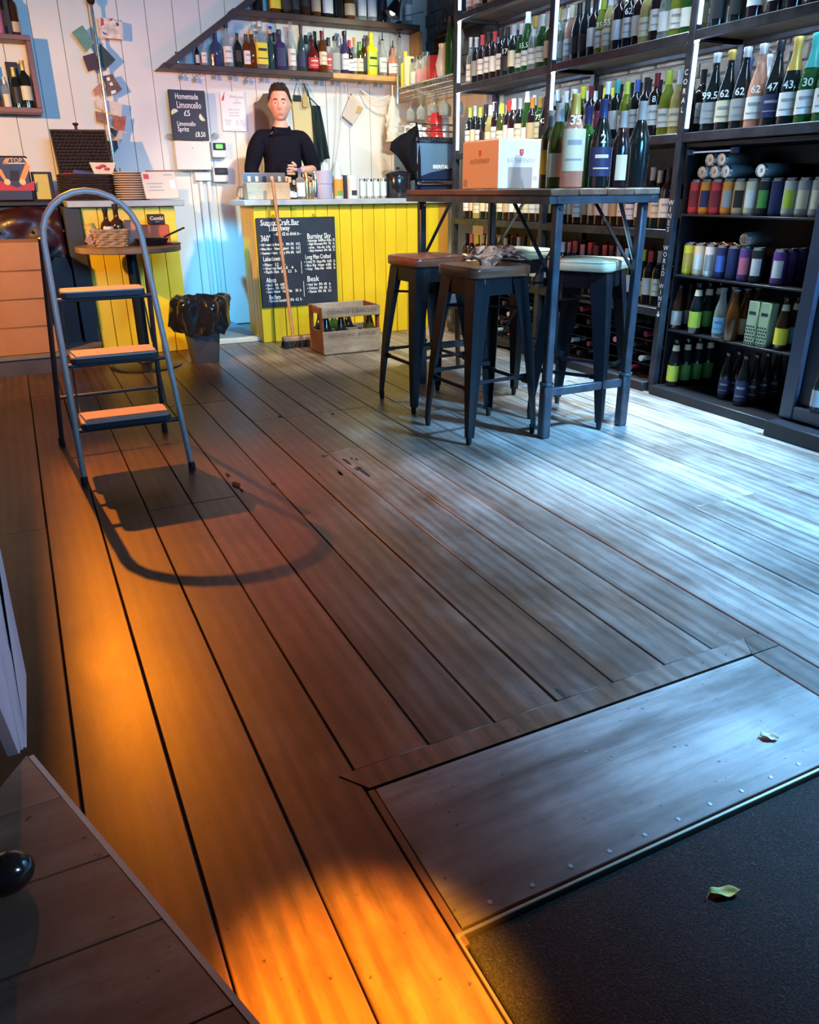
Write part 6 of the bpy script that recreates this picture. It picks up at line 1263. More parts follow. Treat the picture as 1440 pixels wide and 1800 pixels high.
# head: an egg shaped by brow, sockets, nose, lips, chin, jaw and ears
HC = pp(-0.005, -0.035, 1.700)
def gz(x, c, s): return math.exp(-((x-c)/s)**2)
def head_pt(th, ph, grow=0.0):
    """th from crown 0 to chin pi; ph = 0 looks along -y"""
    st, ct = math.sin(th), math.cos(th); x = math.sin(ph)*st; y = -math.cos(ph)*st; z = ct
    fr = max(0.0, math.cos(ph)); kx = max(st, 1e-4)**-0.40; X = x*kx*0.076; Y = y*kx*0.096; Z = z*0.122
    if z < 0: k = 1-0.22*(-z)**1.7; X *= k; Y *= (1-0.22*(-z)**2) if y < 0 else (1-0.45*(-z)**1.3)
    if fr > 0 and st > 0.1:
        d = 0.0; zz = Z; xx = X
        d += 0.024*gz(xx, 0, 0.012)*gz(zz, -0.028, 0.018)+0.012*gz(xx, 0, 0.008)*gz(zz, 0.0, 0.022)          # nose
        d += 0.006*gz(abs(xx), 0.030, 0.020)*gz(zz, 0.028, 0.010)                                            # brow
        d -= 0.011*gz(abs(xx), 0.031, 0.014)*gz(zz, 0.006, 0.012)                                            # sockets
        d += 0.006*gz(abs(xx), 0.045, 0.016)*gz(zz, -0.020, 0.014)                                           # cheekbones
        d += 0.007*gz(xx, 0, 0.020)*gz(zz, -0.062, 0.006)+0.006*gz(xx, 0, 0.018)*gz(zz, -0.076, 0.006)-0.004*gz(xx, 0, 0.022)*gz(zz, -0.069, 0.0025)
        d += 0.010*gz(xx, 0, 0.020)*gz(zz, -0.104, 0.012)                                                    # chin
        Y -= d*fr
    e = gz(abs(math.sin(ph)), 1.0, 0.06)*gz(Z, -0.008, 0.028)                                                 # ears
    X += math.copysign(0.017*e, x) if e > 0.02 else 0; Y += 0.012*e
    v = Vector((X, Y, Z)); return v*(1+grow)
turn = Matrix.Rotation(-0.32, 3, 'Z') @ Matrix.Rotation(0.05, 3, 'X')
NT, NP = 46, 64; hv = []; hf = []
for i in range(NT+1):
    for j in range(NP): hv.append(HC+turn @ head_pt(PI*(i+0.02)/(NT+0.04), 2*PI*j/NP))
for i in range(NT):
    for j in range(NP): hf.append((i*NP+j, (i+1)*NP+j, (i+1)*NP+(j+1) % NP, i*NP+(j+1) % NP))
hf.append(tuple(range(NP))); 
n0 = len(bm_body.vertices); bv = [tuple(v.co) for v in bm_body.vertices]+[tuple(v) for v in hv]; bf = [tuple(p.vertices) for p in bm_body.polygons]+[tuple(n0+i for i in f) for f in hf]
me = bpy.data.meshes.new('body'); me.from_pydata(bv, [], bf); M_skin = mat('skin', (0.62, 0.36, 0.27), 0.55); me.materials.append(M_skin); me.shade_smooth(); link('body', me, pe)
M_hair = mat('dark_hair', (0.020, 0.013, 0.011), 0.6, bump=0.6, bs=120)
b = MB(); rows = 22
for i in range(rows+1):
    for j in range(NP):
        ph = 2*PI*j/NP; f_ = max(0, math.cos(ph)); fc = math.cos(ph); sm = min(1, max(0, (0.8-fc)/0.8)); sm = sm*sm*(3-2*sm); lim = 0.80+0.62*sm if fc > 0 else 1.42+0.55*(-fc)
        th = lim*i/rows+0.001; q = head_pt(th, ph); g = 1.13+0.10*noise.noise(Vector((q.x*55, q.y*55, q.z*35)))+0.07*abs(noise.noise(Vector((q.x*120, q.y*120, q.z*70))))+0.12*f_*math.sin(min(1.57, th*1.9))
        if i == rows: g = 1.0
        b.v.append(tuple(HC+turn @ Vector((q.x*g, q.y*g, q.z*g))))
for i in range(rows):
    for j in range(NP): b.f.append((i*NP+j, (i+1)*NP+j, (i+1)*NP+(j+1) % NP, i*NP+(j+1) % NP)); b.m.append(0)
b.build('hair', M_hair, pe, world=False)
for s in (-1, 1):
    c_ = HC+turn @ Vector((s*0.031, -0.079, 0.006)); ey = MB().sphere(tuple(c_), 0.0100, 12, 8).build('eye', mat('eye_white', (0.75, 0.72, 0.70), 0.25), pe, world=False)
    c3 = HC+turn @ Vector((s*0.031, -0.0855, 0.005)); MB().sphere(tuple(c3), 0.0062, 10, 6).build('iris', M_ink, ey, world=False)
    c4 = [HC+turn @ Vector((s*x, y, z)) for x, y, z in ((0.014, -0.103, 0.026), (0.030, -0.098, 0.031), (0.047, -0.083, 0.026))]; MB().tube([tuple(v) for v in c4], [0.003, 0.0042, 0.002], 6).build('eyebrow', M_hair, pe, world=False)
ml_ = [HC+turn @ Vector((x, y, -0.069)) for x, y in ((-0.022, -0.094), (0, -0.1035), (0.022, -0.094))]; MB().tube([tuple(v) for v in ml_], [0.0025, 0.0035, 0.0025], 6).build('lips', mat('lip', (0.42, 0.16, 0.14), 0.5), pe, world=False)
M_jump = mat('black_jumper', (0.006, 0.007, 0.014), 0.9, spec=0.1, bump=0.3, bs=90)
MB().tube([(0.061*math.cos(2*PI*i/24), -0.012+0.060*math.sin(2*PI*i/24), 1.530+0.010*math.sin(2*PI*i/24)) for i in range(24)], 0.0135, 8, closed=True).build('collar', M_jump, pe, world=False)
# the jumper is the body's own surface from hips to collar and cuffs, lifted clear of the skin
def worn(c):
    if c.z < 0.90 or c.z > 1.537+0.4*min(0, c.y+0.02): return False
    for e_, w__, l_ in ((body_pts[10], body_pts[12], 0.13), (body_pts[8], body_pts[21], 0.02)):
        d = (w__-e_); t = (c-e_).dot(d)/d.length_squared; q = e_+d*min(1.6, max(0, t))
        if t*d.length > l_ and (c-q).length < 0.075 and (c.y < -0.118 or abs(c.x) > 0.19): return False
    return not (c.z < 0.93 and c.y < -0.16)
keep = [f for f in bm_body.polygons if worn(f.center)]
used = sorted({i for f in keep for i in f.vertices}); mp_ = {i: k for k, i in enumerate(used)}
cv = []
for i in used:
    v = bm_body.vertices[i]; q = v.co+v.normal*(0.011+0.006*noise.noise(v.co*9)); cv.append(tuple(q))
skj = bpy.data.meshes.new('jumper'); skj.from_pydata(cv, [], [tuple(mp_[i] for i in f.vertices) for f in keep])
skj.materials.append(M_jump); skj.shade_smooth(); o = link('jumper', skj, pe); md = o.modifiers.new('thick', 'SOLIDIFY'); md.thickness = 0.006; md.offset = 0
tr_ = [pp(0, 0, 0.97), body_pts[13], body_pts[14], pp(-0.115, 0.01, 0.10), body_pts[17], body_pts[18], pp(0.115, 0.01, 0.10)]
skt = skin_mesh([(tr_, [(0.165, 0.125), 0.108, 0.076, 0.058, 0.108, 0.076, 0.058], [None, 0, 1, 2, 0, 4, 5])], 2); skt.materials.append(mat('dark_jeans', (0.02, 0.025, 0.05), 0.8)); skt.shade_smooth(); link('trousers', skt, pe)
for s in (-1, 1): MB().sphere((s*0.118, -0.07, 0.052), 0.052, 14, 10, (0.9, 2.3, 1.0)).build('shoe', M_rubber, pe, world=False)
# ================================================================ THINGS ON THE LEFT COUNTER
LZ = 1.0525
def wick(t, name, x0, x1, y0, y1, z0, z1, m, rows_, slope=0.0, open_=True, cols=40):
    """basket wall woven in wavy rows round upright stakes"""
    cx, cy = (x0+x1)/2, (y0+y1)/2
    for i in range(rows_):
        f = (i+0.5)/rows_; z = z0+(z1-z0)*f; g = 1-slope*(1-f); pts = []
        hw, hh = (x1-x0)/2*g, (y1-y0)/2*g; base = rrect(hw, hh, min(hw, hh)*0.45, 7); n = len(base)
        per = []
        for k in range(n):
            a, b2 = Vector((*base[k], 0)), Vector((*base[(k+1) % n], 0)); m_ = max(1, int((b2-a).length/0.018))
            for q in range(m_): per.append(a.lerp(b2, q/m_))
        for k, q in enumerate(per):
            o = q.normalized()*(0.004*(1 if (k//2+i) % 2 else -1)); pts.append((cx+q.x+o.x, cy+q.y+o.y, z))
        MB().tube(pts, (z1-z0)/rows_*0.52, 5, closed=True).build('woven_row', m, t)
M_wkd = mat('dark_wicker', (0.030, 0.018, 0.016), 0.5, var=0.4, vs=(40, 40, 40)); M_wk = mat('tan_wicker', (0.42, 0.24, 0.13), 0.6, var=0.3, vs=(40, 40, 40))
hp = root('wicker_hamper', (0.60, 6.4, LZ), 'dark wicker picnic hamper with its lid standing open on counter', 'hamper')
hx0, hx1 = P(110, 340, 1, 6.25).x, P(206, 340, 1, 6.25).x
wick(hp, 'wall', hx0, hx1, 6.22, 6.52, LZ, LZ+0.17, M_wkd, 9)
MB().box(hx0+0.02, hx1-0.02, 6.24, 6.50, LZ+0.001, LZ+0.012).build('base_panel', M_wkd, hp)
l0, l1, l2, l3 = P(88, 229, 1, 6.62), P(183, 230, 1, 6.62), P(200, 304, 1, 6.53), P(106, 305, 1, 6.53)
lid = MB(); lid.prism([(0, 0), (1, 0), (1, 1), (0, 1)], l3, (l2-l3), (l0-l3), (0, 0.012, 0.002)); lid_o = lid.build('lid_panel', M_wkd, hp)
for i in range(13):
    a, b2 = l3.lerp(l0, (i+0.5)/13), l2.lerp(l1, (i+0.5)/13); n = 26; MB().tube([tuple(a.lerp(b2, k/n)+Vector((0, -0.006-0.004*(1 if (k+i) % 2 else -1), 0))) for k in range(n+1)], 0.0085, 5).build('woven_row', M_wkd, lid_o)
MB().tube([tuple(l3), tuple(l0), tuple(l1), tuple(l2)], 0.010, 6).build('lid_rim', M_wkd, lid_o)
q = l0.lerp(l1, 0.48); MB().lathe([(0.010, 0), (0.010, 0.03), (0.022, 0.038), (0.018, 0.05), (0, 0.05)], 10, tuple(q)).build('lid_strap', M_wkd, lid_o)
MB().obox((P(150, 297, 1, 6.33).x, 6.33, LZ+0.170), ((0.085, 0, -0.012), (0, 0.03, 0), (0.003, 0, 0.02)), 0.008).thing('blue_cloth', mat('blue_cloth', (0.06, 0.08, 0.26), 0.7), 'folded blue cloth in the open hamper', 'cloth')
MB().obox((P(123, 303, 1, 6.30).x, 6.30, LZ+0.165), ((0.05, 0, 0), (0, 0.03, 0), (0, 0, 0.014)), 0.008).thing('red_napkin', M_red, 'red napkin at the left rim of the open hamper', 'napkin')
t = root('food_tray', (P(180, 300, 1, 6.30).x, 6.30, LZ+0.13), 'open paper food tray with orange snack print in hamper', 'tray'); c_ = P(181, 295, 1, 6.30)
MB().prism([(-0.085, 0.035), (0.09, 0.035), (0.055, -0.055), (-0.06, -0.055)], tuple(c_), (1, 0, 0), (0, 0.25, 1), (0, 0.012, 0)).build('paper_tray', mat('cream_paper', (0.80, 0.68, 0.50), 0.6), t)
for dx_, dz_ in ((-0.03, 0.0), (0.025, -0.008), (0.0, 0.012)): MB().sphere((c_.x+dx_, c_.y-0.004, c_.z+dz_), 0.013, 8, 6, (1.7, 0.4, 0.8)).build('snack', M_shield, t)
t = root('utensil_bundle', (0.86, 6.42, LZ), 'small bundle of dark utensils beside the chrome pole', 'utensils'); ub = P(205, 305, 1, 6.55)
for i in range(7): MB().tube([(ub.x+0.006*i-0.02, 6.56+0.006*(i % 3), LZ), (ub.x+0.013*i-0.05, 6.55+0.01*(i % 3), LZ+0.22-0.02*(i % 3))], 0.006, 6).build('utensil', M_black if i % 3 else M_chrome, t)
MB().lathe([(0.035, 0), (0.038, 0.11), (0.035, 0.11), (0.032, 0.004), (0, 0.004)], 14, (ub.x, 6.565, LZ)).build('holder', M_black, t)
pxc, pyc = P(232, 348, 1, 6.15).x, 6.15
M_plate = mat('plate_cream', (0.72, 0.55, 0.45), 0.3, coat=0.3)
for i in range(12):
    MB().lathe([(0.06, 0), (0.065, 0.002), (0.104, 0.0095), (0.109, 0.0105), (0.109, 0.0145), (0.104, 0.0155), (0.065, 0.006), (0, 0.005)], 24, (pxc+0.003*math.sin(i*1.7), pyc, LZ+i*0.0152)).thing('plate', M_plate, f'cream plate, {ORD[i]} from the bottom of plate stack on counter', 'plate', 'stack of plates on the counter')
t = root('label_box', (P(287, 348, 1, 6.10).x, 6.10, LZ), 'white cardboard box with red stamp and printed lines, leaning', 'box'); q = [P(259, 314, 1, 6.08), P(305, 310, 1, 6.08), P(312, 347, 1, 6.05), P(265, 349, 1, 6.05)]
hgt = 0.178; bxx = P(288, 350, 1, 6.06).x; rt = Vector((1, 0.0, 0.012)); upv = Vector((-0.10, 0.06, 1)).normalized()
MB().obox((bxx-0.01, 6.13, LZ+hgt/2+0.006), (rt*0.118, (0, 0.06, 0), upv*hgt/2), 0.004).build('carton_body', mat('pinkish_card', (0.74, 0.62, 0.56), 0.7), t)
fo = Vector((bxx-0.01, 6.13, LZ+hgt/2+0.006))-Vector((0, 0.0612, 0))
def onf(a, b_, w2, h2, m, nm): MB().obox(fo+rt*a+upv*b_, (rt*w2, (0, 0.0006, 0), upv*h2), 0, ).build(nm, m, t)
onf(-0.085, 0.058, 0.018, 0.016, M_shield, 'red_stamp')
for i in range(3): onf(-0.035, 0.012-i*0.022, 0.055-0.012*(i % 2), 0.0035, M_lg, 'printed_line')
onf(0.065, 0.068, 0.03, 0.004, M_lg, 'printed_line'); onf(0.085, 0.005, 0.018, 0.028, M_paper, 'address_panel')
MB().obox(fo+Vector((0.02, 0.05, 0.092)), (rt*0.10, (0, 0.03, 0.004), (0, 0, 0.003)), 0.001).build('torn_flap', M_cardb, t)
MB().box(P(250, 340, 1, 6.2).x-0.02, P(250, 340, 1, 6.2).x+0.05, 6.20, 6.28, LZ, LZ+0.17, 0.004).thing('dark_box', M_ink, 'dark box between the plate stack and white box', 'box')
# ---- picture box, framed green book on the sideboard
SB = 1.0505
gb = root('picture_box', (0.03, 6.3, SB), 'dark box printed with a red and orange stage light scene', 'box'); a = P(61, 350, 1, 6.27).x; gz1 = P(30, 274, 1, 6.27).z
MB().box(a-0.46, a, 6.27, 6.40, SB, gz1, 0.010).build('box_body', mat('game_dark', (0.035, 0.010, 0.010), 0.4, coat=0.3), gb)
M_or = mat('print_orange', (0.80, 0.30, 0.05), 0.5); M_rd = mat('print_red', (0.50, 0.02, 0.02), 0.5); M_pe = mat('print_peach', (0.88, 0.55, 0.28), 0.5)
def gp(pts, m, nm, y=6.2685, d=0.0008):
    MB().prism([(P(*p, 1, y).x, P(*p, 1, y).z) for p in pts], (0, y, 0), (1, 0, 0), (0, 0, 1), (0, d, 0)).build(nm, m, gb)
gp([(0, 318), (30, 330), (60, 318), (61, 335), (0, 335)], M_rd, 'red_floor'); gp([(33, 320), (42, 322), (54, 292), (46, 284), (38, 305)], M_or, 'light_beam', 6.2675); gp([(8, 318), (16, 324), (2, 297), (-6, 300)], M_or, 'light_beam', 6.2675)
for u in (13, 40): MB().sphere(tuple(P(u, 320, 1, 6.268)), 0.020, 10, 6, (1, 0.08, 1)).build('light_disc', M_pe, gb)
gp([(5, 288), (47, 288), (47, 286), (5, 286)], M_pe, 'print_line', 6.2675); gp([(4, 287), (13, 287), (17, 278), (10, 278)], M_or, 'print_flash', 6.2675); gp([(18, 300), (33, 300), (33, 318), (18, 318)], M_ink, 'print_stage', 6.2672); gp([(45, 284), (54, 296), (49, 279), (40, 277)], M_pe, 'light_beam', 6.267)
txt('TOP', 0.040, tuple(P(17, 282, 1, 6.266)), gb, M_pe, '-y', 'title_lettering')
gk = root('framed_card', (0.30, 6.28, SB), 'yellow-green card in a black frame beside the picture box', 'frame'); a0, a1 = P(62, 349, 1, 6.30).x, P(98, 349, 1, 6.30).x; k1 = P(80, 302, 1, 6.30).z
MB().box(a0, a1, 6.30, 6.34, SB, k1, 0.005).build('frame_body', M_ink, gk); MB().box(a0+0.016, a0+0.105, 6.298, 6.3005, SB+0.012, k1-0.015).build('card_face', mat('olive_yellow', (0.62, 0.48, 0.10), 0.6), gk); MB().box(a0+0.03, a0+0.075, 6.2970, 6.2985, SB+0.118, SB+0.122).build('printed_line', M_lg, gk)
# ================================================================ ROUND TABLE AND WHAT IS ON IT
rx, ry, rz_ = 0.662, 5.50, 0.785
rt_ = root('round_table', (rx, ry, 0), 'small round wooden table on a black column in front of counter', 'table')
MB().lathe([(0.0, rz_-0.036), (0.322, rz_-0.036), (0.327, rz_-0.031), (0.327, rz_-0.006), (0.321, rz_), (0, rz_)], 40, (rx, ry, 0)).build('table_top', wood('round_top', (0.20, 0.11, 0.06), (0.36, 0.22, 0.13), (0.45, 0.32, 0.22), 0, (0.35, 0.55), 18, 0.5), rt_)
MB().lathe([(0.037, 0.03), (0.037, rz_-0.037)], 20, (rx+0.01, ry, 0)).build('column', M_black, rt_); MB().lathe([(0.235, 0), (0.235, 0.008), (0.20, 0.018), (0.06, 0.030), (0.04, 0.06)], 32, (rx+0.01, ry, 0)).build('base_disc', M_black, rt_); MB().lathe([(0.12, rz_-0.046), (0.12, rz_-0.037)], 20, (rx+0.01, ry, 0)).build('top_plate', M_black, rt_)
TZ2 = rz_+0.001
bk = root('wicker_basket', (0.545, 5.42, TZ2), 'tan wicker basket of jars and bottles on the round table', 'basket')
wick(bk, 'wall', 0.435, 0.665, 5.335, 5.50, TZ2, TZ2+0.105, M_wk, 7, 0.18)
for k in range(18):
    a = 2*PI*k/18; MB().tube([(0.55+0.088*math.cos(a), 5.4175+0.062*math.sin(a), TZ2+0.002), (0.55+0.108*math.cos(a), 5.4175+0.078*math.sin(a), TZ2+0.108)], 0.004, 5).build('stake', M_wk, bk)
MB().prism(rrect(0.092, 0.064, 0.03), (0.55, 5.4175, TZ2), (1, 0, 0), (0, 1, 0), (0, 0, 0.008)).build('base_panel', M_wk, bk)
for i in range(3): MB().tube([(0.45-0.02*i, 5.37, TZ2+0.10-0.02*i), (0.42-0.012*i, 5.35, TZ2+0.06-0.01*i), (0.43, 5.345, TZ2+0.02), (0.455, 5.36, TZ2+0.05)], 0.006, 6).build('ribbon', mat('lilac_ribbon', (0.42, 0.22, 0.24), 0.5), bk)
o = bottle('beer_bottle', 'squat', 'brown', 'cream', 'black', (0.605, 5.43, TZ2+0.009), 'dark bottle with cream label in the tan basket', 'jars in the tan basket', s=0.95, c2='red', style='stopper')
o = bottle('beer_bottle', 'squat', 'brown', 'orange', 'black', (0.545, 5.455, TZ2+0.009), 'dark bottle with orange label at back of tan basket', 'jars in the tan basket', s=0.88, style='stopper')
for x, y, tl, wd in ((0.475, 5.42, -0.35, 'white tin leaning out of the tan basket'), (0.545, 5.385, 0.0, 'low white tin at front of the tan basket')):
    t = MB().lathe([(0.030, 0), (0.032, 0.003), (0.032, 0.118 if tl else 0.105), (0.030, 0.12 if tl else 0.107), (0.028, 0.112 if tl else 0.10), (0, 0.112 if tl else 0.10)], 18, (0, 0, 0)).thing('white_tin', mat('lilac_white', (0.66, 0.62, 0.66), 0.4), wd, 'tin', 'jars in the tan basket', base=(0, 0, 0)); t.location = (x, y, TZ2+0.02 if tl else TZ2+0.012); t.rotation_euler = (0.1 if tl else 0, tl, 0)
    MB().lathe([(0.0325, 0.095), (0.0325, 0.121)], 18).build('gold_rim', paint('gold'), t, world=False) if tl else None
M_orr = mat('orange_red_card', (0.62, 0.10, 0.02), 0.55)
t = MB().box(0.70, 0.955, 5.62, 5.74, TZ2, TZ2+0.115, 0.006).thing('orange_box', M_orr, 'long orange-red box at the back of the round table', 'box')
t = MB().box(0.665, 0.745, 5.56, 5.61, TZ2, TZ2+0.15, 0.005).thing('orange_packet', mat('salmon_pack', (0.70, 0.20, 0.10), 0.5), 'upright orange packet between basket and long orange box', 'packet')
t = root('coffee_box', (0.885, 5.68, TZ2+0.116), 'small black box lettered in gold on the long orange box', 'box'); MB().box(0.83, 0.935, 5.64, 5.72, TZ2+0.116, TZ2+0.18, 0.004).build('box_body', M_ink, t); txt('Combi', 0.032, (0.8825, 5.638, TZ2+0.155), t, M_pe, '-y', 'lettering', 'CENTER', bold=0.001); txt('coffee', 0.014, (0.8825, 5.638, TZ2+0.134), t, M_pe, '-y', 'lettering', 'CENTER')
pn = root('frying_pan', (0.80, 5.42, TZ2), 'black frying pan with long upturned handle on the round table', 'pan'); MB().lathe([(0.082, 0), (0.085, 0.002), (0.108, 0.040), (0.105, 0.040), (0.081, 0.006), (0, 0.005)], 28, (0.80, 5.42, TZ2)).build('pan_body', M_black, pn); MB().bar((0.885, 5.46, TZ2+0.045), (1.035, 5.52, TZ2+0.098), 0.020, 0.010, b=0.004).build('handle', M_black, pn)
MB().bar((0.90, 5.395, TZ2+0.006), (0.965, 5.44, TZ2+0.006), 0.07, 0.012, b=0.005).thing('leather_pad', mat('brown_pad', (0.18, 0.07, 0.04), 0.5), 'brown oval pad at the edge of round table', 'pad')
# ================================================================ BOXES, STAGE, ARMCHAIR ON THE LEFT
M_stage = mat('stage_blue', (0.055, 0.055, 0.095), 0.6, var=0.2); b = MB(); sy = 5.56; xe = 0.12
poly = [(-2.28, 5.56), (xe, 5.56)]+[(xe+0.30*math.sin(PI*i/12)*1.0, 5.86-0.30*math.cos(PI*i/12)) for i in range(1, 12)]+[(xe, 6.16), (-2.28, 6.16)]
poly = [(min(x, 0.31), y) if y > 5.90 else (x, y) for x, y in poly]
stg = root('low_stage', (-0.6, 5.9, 0), 'low blue-grey platform with rounded end under the cardboard boxes', 'platform')
b.prism(poly, (0, 0, 0.0), (1, 0, 0), (0, 1, 0), (0, 0, 0.105)); b.build('platform_body', M_stage, stg); b = MB(); b.prism([(x+(0.012 if i > 1 and x > 0 else 0), y-(0.012 if y < 5.6 else 0)) for i, (x, y) in enumerate(poly)], (0, 0, 0.105), (1, 0, 0), (0, 1, 0), (0, 0, 0.020)); b.build('platform_top', mat('stage_top', (0.16, 0.15, 0.17), 0.45, var=0.2), stg)
bxs = [(-0.32, 0.140, 'bottom'), (-0.33, 0.128, 'second from bottom'), (-0.345, 0.135, 'third from bottom'), (-0.35, 0.150, 'top')]
for i, (a, c, wd) in enumerate(bxs):
    z0_ = 0.126+i*0.1745; t = root('cardboard_box', ((a+c)/2, 5.78, z0_), f'plain brown cardboard box, {wd} of the stack of four', 'box', 'stack of cardboard boxes')
    y0_ = 5.60+0.006*(i % 2); MB().box(a, c, y0_, y0_+0.34, z0_, z0_+0.171, 0.004).build('carton_body', M_cardb, t)
    MB().box(a+0.003, c-0.003, y0_-0.0015, y0_+0.168, z0_+0.171, z0_+0.1735, 0.001).build('flap', M_cardb, t); MB().box(a+0.003, c-0.003, y0_+0.172, y0_+0.34, z0_+0.171, z0_+0.1735, 0.001).build('flap', M_cardb, t)
ac = root('buttoned_armchair', (0.0, 6.05, 0.125), 'dark maroon button-back armchair behind the cardboard boxes', 'armchair')
M_mar = mat('maroon_leather', (0.030, 0.005, 0.008), 0.4, coat=0.1)
b = MB(); NXc, NZc = 34, 22
for j in range(NZc):
    for i in range(NXc):
        x = -0.62+0.935*i/(NXc-1); z = 0.40+0.60*j/(NZc-1); u = i/(NXc-1)*7; v = j/(NZc-1)*4.5; bmp = abs(math.sin(PI*(u+v)/2)*math.sin(PI*(u-v)/2)); top = 0.05*max(0, (j-NZc+4)/3.0)
        b.v.append((x, 6.07-0.035*bmp**0.5+top, z+0.02*math.sin(i*0.3)))
for j in range(NZc-1):
    for i in range(NXc-1): q = j*NXc+i; b.f.append((q, q+1, q+NXc+1, q+NXc)); b.m.append(0)
o = b.build('button_back', M_mar, ac); md = o.modifiers.new('thick', 'SOLIDIFY'); md.thickness = 0.10; md.offset = -1
MB().box(-0.60, 0.20, 5.965, 6.05, 0.126, 0.42, 0.02).build('seat_base', M_mar, ac)
b = MB(); b.prism([(x, z) for x, z in ((0.19, 0.126), (0.312, 0.126), (0.322, 0.62), (0.30, 0.69), (0.23, 0.70), (0.19, 0.64))], (0, 5.97, 0), (1, 0, 0), (0, 0, 1), (0, 0.09, 0)); b.build('armrest', M_mar, ac)
for i in range(5):
    for j in range(3): MB().sphere((-0.48+i*0.2+(0.1 if j % 2 else 0), 6.035, 0.52+j*0.17), 0.011, 8, 6).build('button', M_mar, ac)
# ================================================================ BENCH BY THE CAMERA
bt_ = root('window_bench', (-0.2, 0.6, 0), 'weathered plank bench top ending in a point beside the camera', 'bench')
BT = 0.45
def eR(y): return -0.10+(0.899-y)*(0.154/0.432)
def eL(y): return -0.10-(0.899-y)*0.62
ys = [0.899, 0.801, 0.686, 0.582, 0.467, 0.355, 0.24, 0.12]
for i in range(len(ys)-1):
    y1_, y0_ = ys[i]-0.0012, ys[i+1]+0.0012; dz = rnd.uniform(-0.0015, 0.0008)
    poly = [(eL(y0_), y0_), (eR(y0_), y0_), (eR(y1_), y1_), (eL(y1_), y1_)]
    MB().prism(poly, (0, 0, BT-0.03+dz), (1, 0, 0), (0, 1, 0), (0, 0, 0.03)).build('plank', M_bench, bt_)
n_ = Vector((0.432, 0.154, 0)).normalized(); e0, e1 = Vector((eR(0.895), 0.895, 0)), Vector((eR(0.13), 0.13, 0))
b = MB(); b.bar((e0.x+0.0035, e0.y, BT-0.0155), (e1.x+0.0035, e1.y, BT-0.0155), 0.006, 0.031); b.build('edge_lipping', mat('pale_edge', (0.40, 0.31, 0.25), 0.6), bt_)
b = MB(); b.prism([(eL(0.14)+0.02, 0.14), (eR(0.14)-0.02, 0.14), (eR(0.84)-0.02, 0.84), (eL(0.84)+0.02, 0.84)], (0, 0, 0.0), (1, 0, 0), (0, 1, 0), (0, 0, BT-0.032)); b.build('bench_body', M_dk, bt_)
sp_ = root('slatted_panel', (-0.12, 1.0, 0.40), 'grey painted slatted panel rising behind the bench corner', 'panel')
M_gp = mat('grey_blue_paint', (0.27, 0.28, 0.34), 0.5, var=0.12, vs=(12, 12, 6))
LB = [((-60, 672), (48, 1195), (49, 1326)), ((-60, 640), None, (46, 1326)), ((-60, 700), None, (43, 1327)), ((-60, 790), None, (40, 1328)), ((-60, 910), None, (37, 1328)), ((-60, 1075), None, (34, 1329))]
tops = [(0, 960), (0, 1018), (0, 1078), (0, 1136), (0, 1190), (0, 1246)]; bots = [(49, 1327), (46, 1327), (43, 1328), (40, 1328), (37, 1329), (34, 1329)]
def pv(p): q = P(*p, 0, -0.105); return (q.y, q.z)
def ext(a, c): return (a[0]-70, a[1]-70*(c[1]-a[1])/(c[0]-a[0]))
for i in range(5):
    a0, a1 = ext(tops[i], bots[i]), ext(tops[i+1], bots[i+1])
    if i == 0: pts = [(-60, 672), (48, 1193), bots[0], bots[1], a1]
    else: pts = [a0, bots[i], bots[i+1], a1]
    b = MB(); pr2 = [pv(p) for p in pts]; cy_ = sum(p[0] for p in pr2)/len(pr2); cz_ = sum(p[1] for p in pr2)/len(pr2); pr2 = [(cy_+(y-cy_)*0.965, cz_+(z-cz_)*0.965) for y, z in pr2]
    b.prism(pr2, (-0.105-0.012-0.0015*(i % 2), 0, 0), (0, 1, 0), (0, 0, 1), (0.012, 0, 0)); b.build('slat', M_gp, sp_)
q = P(18, 1535, 2, BT+0.02); MB().sphere((q.x-0.004, q.y, BT+0.022), 0.026, 18, 12, (1.05, 0.85, 0.85)).thing('dark_round_object', mat('gloss_dark_round', (0.012, 0.008, 0.008), 0.15, coat=0.4), 'small glossy dark round object on the bench planks', 'object')  # unidentified dark shape, modelled as a flattened ball
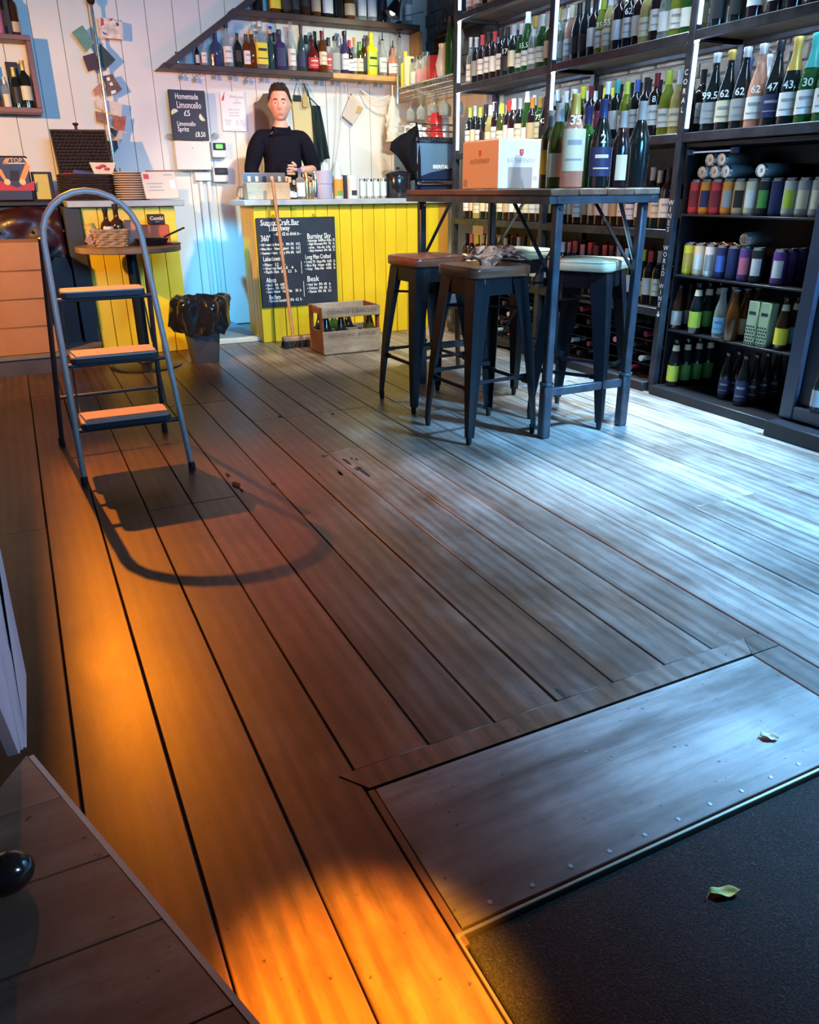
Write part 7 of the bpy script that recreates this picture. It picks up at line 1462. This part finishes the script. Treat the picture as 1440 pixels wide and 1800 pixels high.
# ================================================================ FALLEN LEAVES
def leaf(u, v, l, w_, a, c, label, z, curl):
    p = P(u, v, 2, z); b = MB(); n = 11
    for i in range(n):
        f = i/(n-1); hw = w_*math.sin(PI*min(1, f*0.94+0.03))**0.8; zz = z+0.002+curl*(f-0.5)**2*4
        for s, k in ((-1, 1.0), (-0.5, 0.35), (0, 0.0), (0.5, 0.35), (1, 1.0)): b.v.append((p.x+math.cos(a)*(f-0.5)*l-math.sin(a)*s*hw, p.y+math.sin(a)*(f-0.5)*l+math.cos(a)*s*hw, zz+k*w_*0.75*(0.8+0.4*math.sin(f*9+s))))
    for i in range(n-1):
        for j in range(4): q = i*5+j; b.f.append((q, q+5, q+6, q+1)); b.m.append(0)
    o = b.thing('fallen_leaf', mat(c[0], c[1], 0.6, var=0.25, vs=(60, 60, 60)), label, 'leaf'); m = o.modifiers.new('thick', 'SOLIDIFY'); m.thickness = 0.0008
    st_ = MB().tube([(p.x-math.cos(a)*l*0.5, p.y-math.sin(a)*l*0.5, z+0.004+curl), (p.x-math.cos(a+0.3)*l*0.72, p.y-math.sin(a+0.3)*l*0.72, z+0.003)], 0.0008, 5); st_.build('leaf_stalk', m_leafst, o)
m_leafst = mat('leaf_stalk', (0.20, 0.16, 0.08), 0.7)
leaf(1352, 1298, 0.036, 0.010, -0.7, ('leaf_tan', (0.62, 0.52, 0.40)), 'small curled tan leaf on the smooth blue-lit board', 0.0015, 0.002)
leaf(1272, 1572, 0.050, 0.010, -0.42, ('leaf_green', (0.50, 0.48, 0.15)), 'curled yellow-green leaf on the dark mat', -0.005, 0.003)

# lettering becomes real mesh
dg = bpy.context.evaluated_depsgraph_get()
for o in [o for o in bpy.data.objects if o.type == 'FONT']:
    me = bpy.data.meshes.new_from_object(o.evaluated_get(dg)); me.name = 'lettering'
    if o.get('fit'):
        xs = [v.co.x for v in me.vertices]; k = o['fit']/max(1e-6, max(xs)-min(xs)); me.transform(Matrix.Diagonal((k, 1, 1, 1)))
    nm = o.name.split('.')[0]; n = bpy.data.objects.new(nm, me); C.objects.link(n); n.parent = o.parent; n.location = o.location; n.rotation_euler = o.rotation_euler
    if nm == 'chalk_writing': n['kind'] = 'stuff'
    bpy.data.objects.remove(o)
